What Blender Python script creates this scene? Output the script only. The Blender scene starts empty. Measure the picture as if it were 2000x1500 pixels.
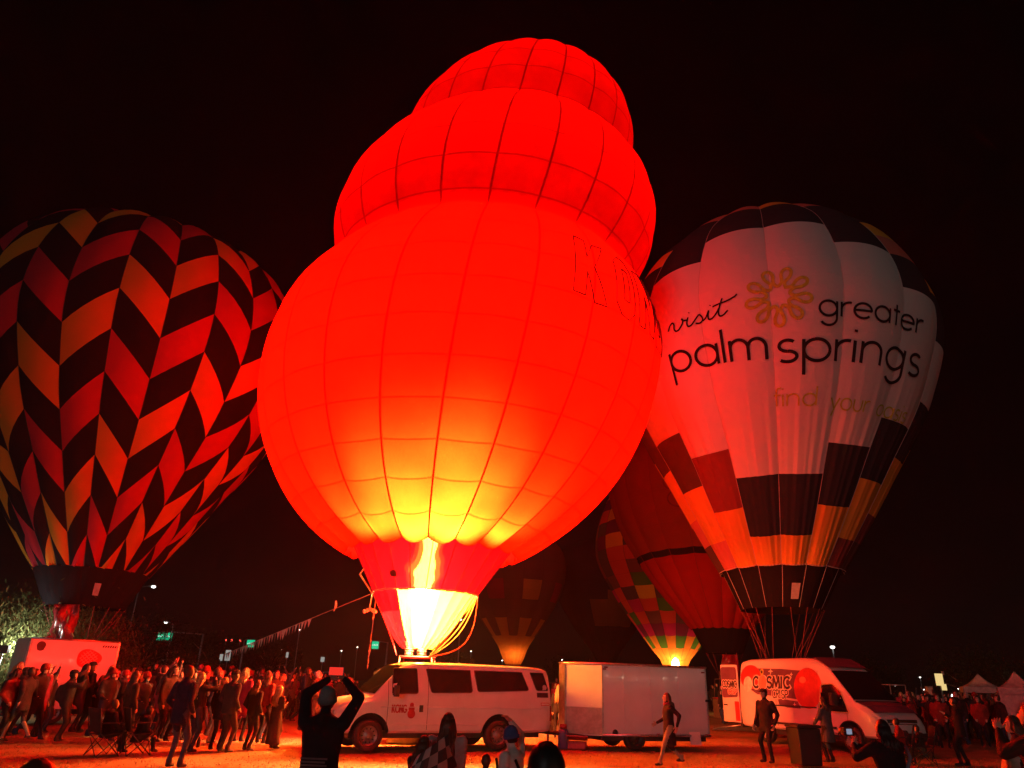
import bpy, bmesh, math, random
import numpy as np
from mathutils import Vector, Matrix
from mathutils.bvhtree import BVHTree

random.seed(7)
RNG = np.random.default_rng(11)
PI = math.pi
R_ = math.radians
S = bpy.context.scene
COL = S.collection

# ------------------------------------------------------------------ camera
CAM_POS = Vector((0.0, 0.0, 1.72))
F_PX = 1390.0                                  # focal length in pixels of a 2000 px wide frame
cam_d = bpy.data.cameras.new('camera')
cam = bpy.data.objects.new('camera', cam_d)
COL.objects.link(cam)
cam_d.sensor_fit = 'HORIZONTAL'
cam_d.sensor_width = 36.0
cam_d.lens = 36.0 * F_PX / 2000.0
cam_d.clip_start = 0.1
cam_d.clip_end = 1500.0
CAM_M = Matrix.Rotation(PI / 2 + R_(22.6), 4, 'X') @ Matrix.Rotation(R_(1.8), 4, 'Z')
cam.matrix_world = Matrix.Translation(CAM_POS) @ CAM_M
S.camera = cam

# ------------------------------------------------------------------ night sky and fill light
world = bpy.data.worlds.new("World")
S.world = world
world.use_nodes = True
wn = world.node_tree.nodes
wl = world.node_tree.links
bg = wn['Background']
sky_t = wn.new('ShaderNodeTexSky')
sky_t.sky_type = 'NISHITA'
sky_t.sun_disc = False
sky_t.sun_elevation = R_(11)
sky_t.sun_rotation = R_(200)
wl.new(sky_t.outputs['Color'], bg.inputs['Color'])
bg.inputs['Strength'].default_value = 0.00006

sun_d = bpy.data.lights.new('rear_fill', 'SUN')
sun_d.energy = 0.17
sun_d.angle = R_(14)
sun_d.color = (1.0, 0.94, 0.92)
sun = bpy.data.objects.new('rear_fill', sun_d)
COL.objects.link(sun)
sun.rotation_euler = (R_(79), 0, R_(-20))     # added for unseen stall lights behind the camera, a little from the left

S.view_settings.view_transform = 'Standard'
S.view_settings.look = 'None'
S.view_settings.gamma = 1.0
S.view_settings.exposure = 0.0
S.view_settings.use_curve_mapping = False
S.render.engine = 'CYCLES'
cy = S.cycles
cy.max_bounces = 10
cy.diffuse_bounces = 6
cy.glossy_bounces = 3
cy.transmission_bounces = 8
cy.transparent_max_bounces = 16
cy.volume_bounces = 2
cy.caustics_reflective = False
cy.caustics_refractive = False
cy.sample_clamp_indirect = 6.0
cy.use_denoising = True
try:
    cy.denoiser = 'OPENIMAGEDENOISE'
except Exception:
    pass

# ------------------------------------------------------------------ helpers: placing
def ray(px, py):
    v = Vector(((px - 1000) / F_PX, -(py - 750) / F_PX, -1.0)).normalized()
    return (CAM_M.to_3x3() @ v)

def gnd(px, py, z=0.0):
    """the spot of ground seen at a given place of the photograph (2000 x 1500)"""
    d = ray(px, py)
    t = (z - CAM_POS.z) / d.z
    return CAM_POS + d * t

def far(px, py, dist):
    d = ray(px, py)
    return CAM_POS + d * (dist / math.hypot(d.x, d.y))

# ------------------------------------------------------------------ helpers: naming
def tag(o, label=None, cat=None, group=None, kind=None):
    if label: o['label'] = label
    if cat: o['category'] = cat
    if group: o['group'] = group
    if kind: o['kind'] = kind
    return o

def link(name, me, parent=None, loc=None):
    o = bpy.data.objects.new(name, me)
    COL.objects.link(o)
    if parent is not None: o.parent = parent
    if loc is not None: o.location = loc
    return o

def empty(name, loc=(0, 0, 0), rz=0.0, rot=None):
    o = bpy.data.objects.new(name, None)
    o.empty_display_size = 0.2
    COL.objects.link(o)
    o.location = loc
    o.rotation_euler = rot if rot else (0, 0, rz)
    return o

KIDS = {}
def copy_tree(o, parent=None):
    c = o.copy()
    COL.objects.link(c)
    if parent is not None: c.parent = parent
    for ch in o.children:
        copy_tree(ch, c)
    return c

# ------------------------------------------------------------------ helpers: materials
def new_mat(name):
    m = bpy.data.materials.new(name)
    m.use_nodes = True
    nt = m.node_tree
    for n in list(nt.nodes):
        nt.nodes.remove(n)
    out = nt.nodes.new('ShaderNodeOutputMaterial')
    return m, nt, out

def noise_node(nt, scale, detail=4, rough=0.6, coord='Object'):
    tc = nt.nodes.new('ShaderNodeTexCoord')
    n = nt.nodes.new('ShaderNodeTexNoise')
    n.inputs['Scale'].default_value = scale
    n.inputs['Detail'].default_value = detail
    n.inputs['Roughness'].default_value = rough
    nt.links.new(tc.outputs[coord], n.inputs['Vector'])
    return n

MATS = {}
def pmat(name, col, rough=0.6, metal=0.0, var=0.25, scale=6.0, bump=0.0, bscale=40.0, coat=0.0, spec=0.5):
    """plain surface whose colour wanders a little, with optional fine relief"""
    if name in MATS: return MATS[name]
    m, nt, out = new_mat(name)
    b = nt.nodes.new('ShaderNodeBsdfPrincipled')
    nt.links.new(b.outputs[0], out.inputs['Surface'])
    b.inputs['Roughness'].default_value = rough
    b.inputs['Metallic'].default_value = metal
    b.inputs['Coat Weight'].default_value = coat
    b.inputs['Specular IOR Level'].default_value = spec
    n = noise_node(nt, scale)
    r = nt.nodes.new('ShaderNodeValToRGB')
    lo = [max(0, c * (1 - var)) for c in col]
    hi = [min(1, c * (1 + var)) for c in col]
    r.color_ramp.elements[0].position = 0.3
    r.color_ramp.elements[1].position = 0.7
    r.color_ramp.elements[0].color = (*lo, 1)
    r.color_ramp.elements[1].color = (*hi, 1)
    nt.links.new(n.outputs['Fac'], r.inputs['Fac'])
    nt.links.new(r.outputs['Color'], b.inputs['Base Color'])
    if bump > 0:
        n2 = noise_node(nt, bscale, 3)
        bp = nt.nodes.new('ShaderNodeBump')
        bp.inputs['Strength'].default_value = bump
        bp.inputs['Distance'].default_value = 0.02
        nt.links.new(n2.outputs['Fac'], bp.inputs['Height'])
        nt.links.new(bp.outputs['Normal'], b.inputs['Normal'])
    MATS[name] = m
    return m

def emat(name, col, strength, see_through=False):
    if name in MATS: return MATS[name]
    m, nt, out = new_mat(name)
    e = nt.nodes.new('ShaderNodeEmission')
    e.inputs['Color'].default_value = (*col, 1)
    e.inputs['Strength'].default_value = strength
    if see_through:
        t = nt.nodes.new('ShaderNodeBsdfTransparent')
        a = nt.nodes.new('ShaderNodeAddShader')
        nt.links.new(e.outputs[0], a.inputs[0])
        nt.links.new(t.outputs[0], a.inputs[1])
        nt.links.new(a.outputs[0], out.inputs['Surface'])
    else:
        nt.links.new(e.outputs[0], out.inputs['Surface'])
    MATS[name] = m
    return m

def fabric(name, refl, trans, f_trans=0.5, f_clear=0.0, seam=0.45, pleat=0.0, seam_w=0.018, clear=None):
    """balloon cloth: part of the light bounces off, part glows through, a little passes straight;
    doubled cloth along the sewn seams lets less through"""
    if name in MATS: return MATS[name]
    m, nt, out = new_mat(name)
    N, L = nt.nodes, nt.links
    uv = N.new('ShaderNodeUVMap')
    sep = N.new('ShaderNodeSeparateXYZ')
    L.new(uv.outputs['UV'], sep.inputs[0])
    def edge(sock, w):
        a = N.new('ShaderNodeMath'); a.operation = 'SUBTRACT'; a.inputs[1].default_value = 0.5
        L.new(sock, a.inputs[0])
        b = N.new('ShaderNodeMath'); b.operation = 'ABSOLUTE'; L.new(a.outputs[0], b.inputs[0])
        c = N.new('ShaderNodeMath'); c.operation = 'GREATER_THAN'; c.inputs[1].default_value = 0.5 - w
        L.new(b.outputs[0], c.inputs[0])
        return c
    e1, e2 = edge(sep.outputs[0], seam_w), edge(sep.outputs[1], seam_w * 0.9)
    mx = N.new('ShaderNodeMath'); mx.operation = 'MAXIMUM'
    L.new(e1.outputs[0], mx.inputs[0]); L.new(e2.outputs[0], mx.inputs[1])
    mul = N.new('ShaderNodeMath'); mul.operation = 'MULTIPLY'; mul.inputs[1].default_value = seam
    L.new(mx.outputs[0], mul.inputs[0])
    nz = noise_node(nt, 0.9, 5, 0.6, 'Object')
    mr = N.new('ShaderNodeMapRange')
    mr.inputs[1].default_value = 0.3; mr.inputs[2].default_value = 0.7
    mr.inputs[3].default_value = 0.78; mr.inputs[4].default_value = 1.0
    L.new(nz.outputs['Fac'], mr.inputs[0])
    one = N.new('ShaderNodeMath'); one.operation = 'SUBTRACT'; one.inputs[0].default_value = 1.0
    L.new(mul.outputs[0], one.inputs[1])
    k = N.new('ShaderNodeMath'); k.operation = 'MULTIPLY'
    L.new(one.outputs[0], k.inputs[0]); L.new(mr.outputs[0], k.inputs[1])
    def tint(col):
        v = N.new('ShaderNodeVectorMath'); v.operation = 'SCALE'
        v.inputs[0].default_value = col
        L.new(k.outputs[0], v.inputs['Scale'])
        return v.outputs[0]
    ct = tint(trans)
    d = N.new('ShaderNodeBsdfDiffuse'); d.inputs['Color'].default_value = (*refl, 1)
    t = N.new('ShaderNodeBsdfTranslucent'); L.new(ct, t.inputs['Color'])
    # cloth crinkle
    n2 = noise_node(nt, 5.0, 4, 0.65, 'Object')
    bp = N.new('ShaderNodeBump'); bp.inputs['Strength'].default_value = 0.25; bp.inputs['Distance'].default_value = 0.05
    L.new(n2.outputs['Fac'], bp.inputs['Height'])
    nrm = bp.outputs['Normal']
    if pleat > 0:
        w = N.new('ShaderNodeTexNoise'); w.inputs['Scale'].default_value = 1.0; w.inputs['Detail'].default_value = 4
        mp = N.new('ShaderNodeMapping'); mp.inputs['Scale'].default_value = (12, 0.35, 1)
        L.new(uv.outputs['UV'], mp.inputs['Vector']); L.new(mp.outputs[0], w.inputs['Vector'])
        b2 = N.new('ShaderNodeBump'); b2.inputs['Strength'].default_value = pleat; b2.inputs['Distance'].default_value = 0.12
        L.new(w.outputs['Fac'], b2.inputs['Height']); L.new(nrm, b2.inputs['Normal'])
        nrm = b2.outputs['Normal']
    L.new(nrm, d.inputs['Normal'])
    m1 = N.new('ShaderNodeMixShader'); m1.inputs[0].default_value = f_trans
    L.new(d.outputs[0], m1.inputs[1]); L.new(t.outputs[0], m1.inputs[2])
    last = m1
    if f_clear > 0:
        c = N.new('ShaderNodeBsdfTransparent')
        if clear: c.inputs['Color'].default_value = (*clear, 1)
        else: L.new(ct, c.inputs['Color'])
        m2 = N.new('ShaderNodeMixShader'); m2.inputs[0].default_value = f_clear
        L.new(m1.outputs[0], m2.inputs[1]); L.new(c.outputs[0], m2.inputs[2])
        last = m2
    L.new(last.outputs[0], out.inputs['Surface'])
    MATS[name] = m
    return m

# ------------------------------------------------------------------ helpers: meshes
class MB:
    """collects pieces into one mesh"""
    def __init__(self):
        self.v = []; self.f = []; self.mi = []; self.sm = []
    def add(self, verts, faces, mi=0, smooth=False):
        n = len(self.v)
        self.v.extend([tuple(x) for x in verts])
        for f in faces:
            self.f.append(tuple(i + n for i in f)); self.mi.append(mi); self.sm.append(smooth)
        return self
    def box(self, lo, hi, mi=0, M=None):
        x0, y0, z0 = lo; x1, y1, z1 = hi
        vs = [(x0,y0,z0),(x1,y0,z0),(x1,y1,z0),(x0,y1,z0),(x0,y0,z1),(x1,y0,z1),(x1,y1,z1),(x0,y1,z1)]
        if M is not None: vs = [M @ Vector(v) for v in vs]
        return self.add(vs, [(0,3,2,1),(4,5,6,7),(0,1,5,4),(1,2,6,5),(2,3,7,6),(3,0,4,7)], mi)
    def tube(self, pts, r, n=8, mi=0, caps=True, smooth=True):
        pts = [Vector(p) for p in pts]
        rs = r if isinstance(r, (list, tuple)) else [r] * len(pts)
        rings = []
        up = Vector((0, 0, 1))
        prev = None
        for i, p in enumerate(pts):
            d = (pts[min(i + 1, len(pts) - 1)] - pts[max(i - 1, 0)])
            if d.length < 1e-9: d = Vector((0, 0, 1))
            d.normalize()
            if prev is None:
                a = up if abs(d.z) < 0.95 else Vector((1, 0, 0))
                x = d.cross(a).normalized()
            else:
                x = (prev - d * prev.dot(d))
                x = x.normalized() if x.length > 1e-6 else d.orthogonal().normalized()
            prev = x
            y = d.cross(x)
            rings.append([p + (x * math.cos(2 * PI * k / n) + y * math.sin(2 * PI * k / n)) * rs[i] for k in range(n)])
        vs = [v for rg in rings for v in rg]
        fs = []
        for i in range(len(pts) - 1):
            for k in range(n):
                a = i * n + k; b = i * n + (k + 1) % n
                fs.append((a, b, b + n, a + n))
        if caps:
            fs.append(tuple(reversed(range(n)))); fs.append(tuple(range((len(pts) - 1) * n, len(pts) * n)))
        return self.add(vs, fs, mi, smooth)
    def lathe(self, prof, n=16, M=None, mi=0, smooth=True, sx=1.0, sy=1.0):
        """prof: (r, z) list; r=0 ends are closed"""
        vs = []; fs = []
        for r, z in prof:
            for k in range(n):
                a = 2 * PI * k / n
                v = Vector((r * sx * math.cos(a), r * sy * math.sin(a), z))
                vs.append(M @ v if M is not None else v)
        for i in range(len(prof) - 1):
            for k in range(n):
                a = i * n + k; b = i * n + (k + 1) % n
                fs.append((a, b, b + n, a + n))
        return self.add(vs, fs, mi, smooth)
    def ball(self, c, r, n=12, m=8, mi=0, M=None):
        rx, ry, rz = (r, r, r) if not isinstance(r, (tuple, list)) else r
        vs = []; fs = []
        for i in range(m + 1):
            t = PI * i / m
            for k in range(n):
                a = 2 * PI * k / n
                v = Vector((rx * math.sin(t) * math.cos(a), ry * math.sin(t) * math.sin(a), rz * math.cos(t)))
                if M is not None: v = M @ v
                vs.append(v + Vector(c))
        for i in range(m):
            for k in range(n):
                a = i * n + k; b = i * n + (k + 1) % n
                fs.append((a, a + n, b + n, b))
        return self.add(vs, fs, mi, True)
    def mesh(self, name, mats):
        me = bpy.data.meshes.new(name)
        me.from_pydata([tuple(v) for v in self.v], [], self.f)
        for m in (mats if isinstance(mats, (list, tuple)) else [mats]):
            me.materials.append(m)
        me.polygons.foreach_set('material_index', self.mi)
        me.polygons.foreach_set('use_smooth', self.sm)
        me.validate(clean_customdata=False)
        me.update()
        return me
    def build(self, name, mats, parent=None, loc=None, weld=False):
        me = self.mesh(name, mats)
        if weld:
            bm = bmesh.new(); bm.from_mesh(me)
            bmesh.ops.remove_doubles(bm, verts=bm.verts, dist=1e-5)
            bmesh.ops.recalc_face_normals(bm, faces=bm.faces)
            bm.to_mesh(me); bm.free()
        return link(name, me, parent, loc)

def bevel_mesh(me, width=0.02, seg=2, angle=35):
    bm = bmesh.new(); bm.from_mesh(me)
    bmesh.ops.remove_doubles(bm, verts=bm.verts, dist=1e-6)
    bmesh.ops.recalc_face_normals(bm, faces=bm.faces)
    es = [e for e in bm.edges if len(e.link_faces) == 2 and e.calc_face_angle(0) > R_(angle)]
    bmesh.ops.bevel(bm, geom=es, offset=width, segments=seg, affect='EDGES', profile=0.6, clamp_overlap=True)
    bm.to_mesh(me); bm.free()
    me.update()
# ================================================================== balloons
def pchip_np(x, X, Y):
    X = np.asarray(X, float); Y = np.asarray(Y, float); n = len(X)
    d = np.diff(Y) / np.diff(X); m = np.zeros(n); m[1:-1] = (d[1:] + d[:-1]) * 0.5; m[0] = d[0]; m[-1] = d[-1]
    i = np.clip(np.searchsorted(X, x) - 1, 0, n - 2); hh = X[i + 1] - X[i]; t = np.clip((x - X[i]) / hh, 0, 1)
    return (2*t**3-3*t**2+1)*Y[i] + (t**3-2*t**2+t)*hh*m[i] + (-2*t**3+3*t**2)*Y[i+1] + (t**3-t**2)*hh*m[i+1]

class Balloon:
    """shape of one envelope: a leaning axis, a radius for every height, gores that bulge between load tapes.
    phi = 0 faces the field in front of the balloon, phi grows to the east (picture right)"""
    def __init__(self, base, lean, prof, gores, phase, bulge, h0, h1, square=True):
        self.b = Vector((base[0], base[1], 0)); self.lean = lean
        self.n = gores; self.dphi = 2 * PI / gores; self.phase = phase; self.bulge = bulge
        self.h0 = h0; self.h1 = h1
        self.prof = prof
        hs = np.linspace(h0, h1, 1500) if True else None
        # denser near the crown
        u = np.linspace(0, 1, 2500); hs = h0 + (h1 - h0) * (1 - (1 - u) ** 2)
        rs = prof(hs)
        ds = np.hypot(np.diff(hs), np.diff(rs))
        self.hs = hs; self.rs = rs; self.ss = np.concatenate([[0], np.cumsum(ds)])
        self.smax = self.ss[-1]
        self.rmax = rs.max()
        ax = self.axis((h0 + h1) / 2)
        self.face = math.atan2(CAM_POS.y - ax.y, CAM_POS.x - ax.x)
        self.wr = None; self.soft = False
    def axis(self, h):
        tx, cx, ty = self.lean
        return Vector((self.b.x + tx * h + cx * h * h / 20, self.b.y + ty * h, h))
    def s_of_h(self, h): return float(np.interp(h, self.hs, self.ss))
    def h_of_s(self, s): return float(np.interp(s, self.ss, self.hs))
    def grid(self, phi, s, off=0.0):
        """phi, s arrays -> positions (N,3)"""
        phi = np.asarray(phi, float); s = np.asarray(s, float)
        h = np.interp(s, self.ss, self.hs); r = np.interp(s, self.ss, self.rs)
        e = 0.05
        h2 = np.interp(np.minimum(s + e, self.smax), self.ss, self.hs); r2 = np.interp(np.minimum(s + e, self.smax), self.ss, self.rs)
        h1 = np.interp(np.maximum(s - e, 0), self.ss, self.hs); r1 = np.interp(np.maximum(s - e, 0), self.ss, self.rs)
        dh = h2 - h1; dr = r2 - r1; l = np.hypot(dh, dr) + 1e-9
        nr = dh / l; nh = -dr / l
        u = ((phi - self.phase) / self.dphi) % 1.0
        bul = self.bulge * np.minimum(1.0, r / (0.35 * self.rmax)) * (1 - (2 * u - 1) ** 2)
        if self.soft: bul = bul * (.30 + .70 * np.exp(-s / 3.5))
        if self.wr is not None: bul = bul + self.wr(phi, s)
        bul = bul + off
        tx, cx, ty = self.lean
        a = self.face + phi
        rr = r + nr * bul
        return np.stack([self.b.x + tx * h + cx * h * h / 20 + np.cos(a) * rr,
                         self.b.y + ty * h + np.sin(a) * rr, h + nh * bul], -1)
    def patch(self, corners, nu, nv, flip=False):
        """corners: function (u,v)->(phi,s). returns verts, faces, uvs"""
        U, V = np.meshgrid(np.linspace(0, 1, nu + 1), np.linspace(0, 1, nv + 1), indexing='ij')
        P, Sx = corners(U.ravel(), V.ravel())
        # keep the two edges on their own side of the seam
        eps = 1e-6
        P = np.clip(P, P.min() + eps, P.max() - eps)
        X = self.grid(P, Sx)
        fs = []
        for i in range(nu):
            for j in range(nv):
                a = i * (nv + 1) + j
                fs.append((a, a + nv + 1, a + nv + 2, a + 1))
        return X, fs, np.stack([U.ravel(), V.ravel()], -1)

def patch_mesh(name, X, fs, uv, mat, origin):
    me = bpy.data.meshes.new(name)
    me.from_pydata([tuple(x - np.array(origin)) for x in X], [], fs)
    l = me.uv_layers.new(name='UVMap')
    idx = np.empty(len(me.loops), dtype=np.int32)
    me.loops.foreach_get('vertex_index', idx)
    l.data.foreach_set('uv', uv[idx].astype(np.float32).ravel())
    me.polygons.foreach_set('use_smooth', [True] * len(me.polygons))
    me.materials.append(mat)
    me.update()
    return me

def envelope(B, root, rows, colour, nu=6, nv=3, cheveron=False, front=2.0, row_edges=None, names='fabric_panel', par=0):
    """sew the envelope: one object for each panel that faces the field, the far side joined"""
    edges = row_edges if row_edges is not None else np.linspace(0, B.smax, rows + 1)
    o3 = tuple(root.location)
    back = {}
    for g in range(B.n):
        p0 = B.phase + g * B.dphi
        mid = ((p0 + B.dphi / 2 + PI) % (2 * PI)) - PI
        p0 = mid - B.dphi / 2
        up = (g % 2 == par)
        def cor(k0, k1):
            if cheveron:
                a, b = (k0, k1)
                def f(U, V):
                    ph = p0 + U * B.dphi
                    sh = (1 - U) if up else U
                    x = a + V * (b - a) + sh          # in rows
                    return ph, np.interp(np.clip(x, 0, len(edges) - 1), np.arange(len(edges)), edges)
                return f
            return lambda U, V: (p0 + U * B.dphi, edges[k0] + V * (edges[k1] - edges[k0]))
        ks = range(-1, len(edges) - 1) if cheveron else range(len(edges) - 1)
        for k in ks:
            m = colour(g, k, mid)
            if m is None: continue
            X, fs, uv = B.patch(cor(k, k + 1), nu, nv)
            if abs(mid) < front:
                link(names, patch_mesh(names, X, fs, uv, m, o3), root)
            else:
                back.setdefault(m.name, []).append((X, fs, uv, m))
    for key, lst in back.items():
        Xs = np.concatenate([a[0] for a in lst]); uvs = np.concatenate([a[2] for a in lst])
        fs = []; n = 0
        for a in lst:
            fs += [tuple(i + n for i in f) for f in a[1]]; n += len(a[0])
        o = link(names, patch_mesh(names, Xs, fs, uvs, lst[0][3], o3), root)
        o['kind'] = 'stuff'

def tapes(B, root, r, mat, s0=0.0, s1=None, seg=46, front=2.2, name='load_tape'):
    s1 = s1 if s1 is not None else B.smax * 0.995
    o3 = Vector(root.location)
    for g in range(B.n):
        phi = ((B.phase + g * B.dphi + PI) % (2 * PI)) - PI
        if abs(phi) > front: continue
        s = np.linspace(s0, s1, seg)
        P = B.grid(np.full(seg, phi), s, 0.004)
        MB().tube([Vector(p) - o3 for p in P], r, 5).build(name, mat, root)

def ribbon_on(B, pts, width, off, closed=False):
    """a flat printed stroke lying on the cloth. pts: list of (phi, s)"""
    P = np.array(pts, float)
    n = len(P)
    r = np.interp(P[:, 1], B.ss, B.rs)
    q = np.stack([P[:, 0] * r, P[:, 1]], -1)
    d = np.zeros_like(q)
    if closed:
        d = np.roll(q, -1, 0) - np.roll(q, 1, 0)
    else:
        d[1:-1] = q[2:] - q[:-2]; d[0] = q[1] - q[0]; d[-1] = q[-1] - q[-2]
    d /= (np.linalg.norm(d, axis=1, keepdims=True) + 1e-9)
    nn = np.stack([-d[:, 1], d[:, 0]], -1)
    a = q + nn * width / 2; b = q - nn * width / 2
    A = B.grid(a[:, 0] / r, a[:, 1], off); C = B.grid(b[:, 0] / r, b[:, 1], off)
    M_ = B.grid(P[:, 0], P[:, 1], off)
    vs = [None] * (3 * n)
    vs[0::3] = list(A); vs[1::3] = list(M_); vs[2::3] = list(C)
    fs = []
    for i in range(n if closed else n - 1):
        j = (i + 1) % n
        fs.append((3*i, 3*i+1, 3*j+1, 3*j)); fs.append((3*i+1, 3*i+2, 3*j+2, 3*j+1))
    return vs, fs

# ------------------------------------------------------------------ the glowing red three-tier balloon
def prof_main(h):
    def ell(h, c, R, up, dn):
        d = h - c
        q = np.where(d > 0, d / up, d / dn)
        return R * np.sqrt(np.maximum(1 - q * q, 0))
    h = np.asarray(h, float)
    r = np.maximum.reduce([ell(h, 11.84, 6.66, 5.36, 7.05), ell(h, 17.65, 6.01, 4.62, 4.66), ell(h, 21.42, 4.69, 4.86, 4.86)])
    return r

mb = Balloon((-2.736, 22.333), (0.0616, 0.056, 0.06), prof_main, 22, 0.0, 0.20, 5.35, 26.27)
mb.soft = True
red_root = empty('hot_air_balloon', (-2.736, 22.333, 0))
tag(red_root, 'huge glowing red balloon of three stacked bulbs with a burner flame', 'balloon')
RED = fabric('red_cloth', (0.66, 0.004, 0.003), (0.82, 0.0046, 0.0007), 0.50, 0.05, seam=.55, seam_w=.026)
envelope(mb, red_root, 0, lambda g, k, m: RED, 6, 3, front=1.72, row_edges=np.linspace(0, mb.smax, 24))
TAPE = pmat('dark_red_webbing', (0.16, 0.008, 0.006), 0.8)
WEBT = fabric('translucent_webbing', (0.25, 0.006, 0.004), (0.50, 0.002, 0.0006), 0.9, 0.0, seam=0.0)
for g in range(mb.n):                          # flat load tapes sewn over the vertical seams
    phi = ((mb.phase + g * mb.dphi + PI) % (2 * PI)) - PI
    if abs(phi) > 1.6: continue
    vs, fs = ribbon_on(mb, [(phi, s_) for s_ in np.linspace(0, mb.smax * .985, 110)], 0.036, 0.012)
    MB().add([v - np.array(red_root.location) for v in vs], fs, 0, True).build('load_tape', WEBT, red_root)

# ---- skirt, scoop, flame and burner of the red balloon
SKIRT = fabric('crimson_skirt_cloth', (0.10, 0.0012, 0.004), (0.028, 0.0002, 0.0010), 0.5, 0.07, clear=(0.55, 0.10, 0.025))
SCOOP = fabric('pale_scoop_cloth', (0.60, 0.50, 0.16), (0.42, 0.33, 0.035), 0.55, 0.28, seam=0.25, clear=(0.75, 0.36, 0.085))
RB = (-2.736, 22.333, 0.0)
LEAN_R = (0.0616, 0.056, 0.06)
sk = Balloon(RB, LEAN_R, lambda h: np.interp(h, [4.05, 5.40], [1.54, 2.40]), 22, 0.0, 0.03, 4.05, 5.40)
envelope(sk, red_root, 0, lambda g, k, m: SKIRT, 4, 4, front=1.75, row_edges=np.array([0, sk.smax]), names='skirt_panel')
tapes(sk, red_root, 0.014, TAPE, seg=6, front=1.75)
sc = Balloon(RB, LEAN_R, lambda h: np.interp(h, [2.52, 2.62, 2.95, 3.5, 4.05], [0.40, 0.50, 0.82, 1.18, 1.52]), 22, 0.0, 0.05, 2.52, 4.05)
PASS_RED = fabric('light_pass_red_cloth', (0.40, 0.006, 0.014), (0.40, 0.004, 0.010), 0.5, 0.60, clear=(0.95, 0.03, 0.03))  # made see-through so flame light falls red on the west ground
def scoop_col(g, k, m):
    d = math.degrees(m)
    if -40 < d < 92: return SCOOP
    if k == 0 and (-48 < d < -40 or 92 < d < 140): return None          # gaps left open so flame light reaches ground and van
    if k == 0 and -115 < d < -48: return PASS_RED
    return SKIRT
envelope(sc, red_root, 0, scoop_col, 4, 5, front=1.75, row_edges=np.array([0, sc.s_of_h(3.5), sc.smax]), names='scoop_panel')
# wavy white hem where skirt and scoop meet
hem = MB()
for k in range(64):
    a0 = -PI * 0.55 + k * (PI * 1.05) / 64; a1 = a0 + (PI * 1.05) / 64
    P = sk.grid(np.array([a0, a1]), np.array([0.04, 0.04]), 0.02 + 0.012 * math.sin(k * 1.9))
    hem.tube([Vector(P[0]) - Vector(RB), Vector(P[1]) - Vector(RB)], 0.018, 5)
hem.build('hem', pmat('white_hem', (0.7, 0.62, 0.45), 0.8), red_root)
# dark data plate sewn on the skirt
P = sk.grid(np.array([-0.62, -0.50, -0.50, -0.62]), np.array([0.42, 0.42, 0.62, 0.62]), 0.05)
MB().add([Vector(p) - Vector(RB) for p in P], [(0, 1, 2, 3)]).build('patch', pmat('dark_red_patch', (0.08, 0.004, 0.006), 0.8), red_root)

def flame_obj(root, pts, rad, name='flame', strength=60.0, col=(1.0, 0.66, 0.24), n=14, wob=0.22):
    o3 = Vector(root.location)
    rs = random.Random(3)
    m = MB()
    pts = [Vector(p) for p in pts]
    N_ = 44
    vs = []; fs = []
    for i in range(N_ + 1):
        t = i / N_ * (len(pts) - 1); a = int(min(t, len(pts) - 2)); u = t - a
        c = pts[a].lerp(pts[a + 1], u); r = rad[a] * (1 - u) + rad[a + 1] * u
        for k in range(n):
            w = 2 * PI * k / n
            q = r * (1 + wob * math.sin(i * 0.62 + 2 * w) + wob * 0.7 * math.sin(i * 1.25 - 3 * w + 1.3))
            vs.append((c.x + q * math.cos(w) - o3.x, c.y + q * math.sin(w) - o3.y, c.z - o3.z))
    for i in range(N_):
        for k in range(n):
            a = i * n + k; b = i * n + (k + 1) % n
            fs.append((a, b, b + n, a + n))
    m.add(vs, fs, 0, True)
    return m.build(name, emat('flame_' + name + str(int(strength)), col, strength, True), root)

FL = [(-2.50, 22.15, 2.55), (-2.46, 21.9, 3.1), (-2.40, 21.6, 3.8), (-2.40, 21.45, 4.5), (-2.26, 21.3, 5.2), (-2.30, 21.25, 5.9), (-2.15, 21.2, 6.6)]
flame_obj(red_root, FL, [0.05, 0.13, 0.24, 0.27, 0.18, 0.20, 0.03], strength=480.0, wob=.16)
flame_obj(red_root, [(x, y, z + .1) for x, y, z in FL], [0.07, 0.20, 0.36, 0.42, 0.31, 0.32, 0.05], strength=45.0, col=(1.0, 0.38, 0.08), wob=.13)
flame_obj(red_root, [(x, y, z + .15) for x, y, z in FL], [0.08, 0.26, 0.46, 0.54, 0.42, 0.42, 0.06], strength=14.0, col=(1.0, 0.28, 0.04), wob=.10)

def lamp(name, loc, energy, col, size, parent=None):
    d = bpy.data.lights.new(name, 'POINT'); d.energy = energy; d.color = col; d.shadow_soft_size = size
    o = bpy.data.objects.new(name, d); COL.objects.link(o); o.location = loc
    if parent: o.parent = parent; o.location = Vector(loc) - Vector(parent.location)
    return o
# burner lamp, then lamps added inside the envelope for its glow

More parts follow.
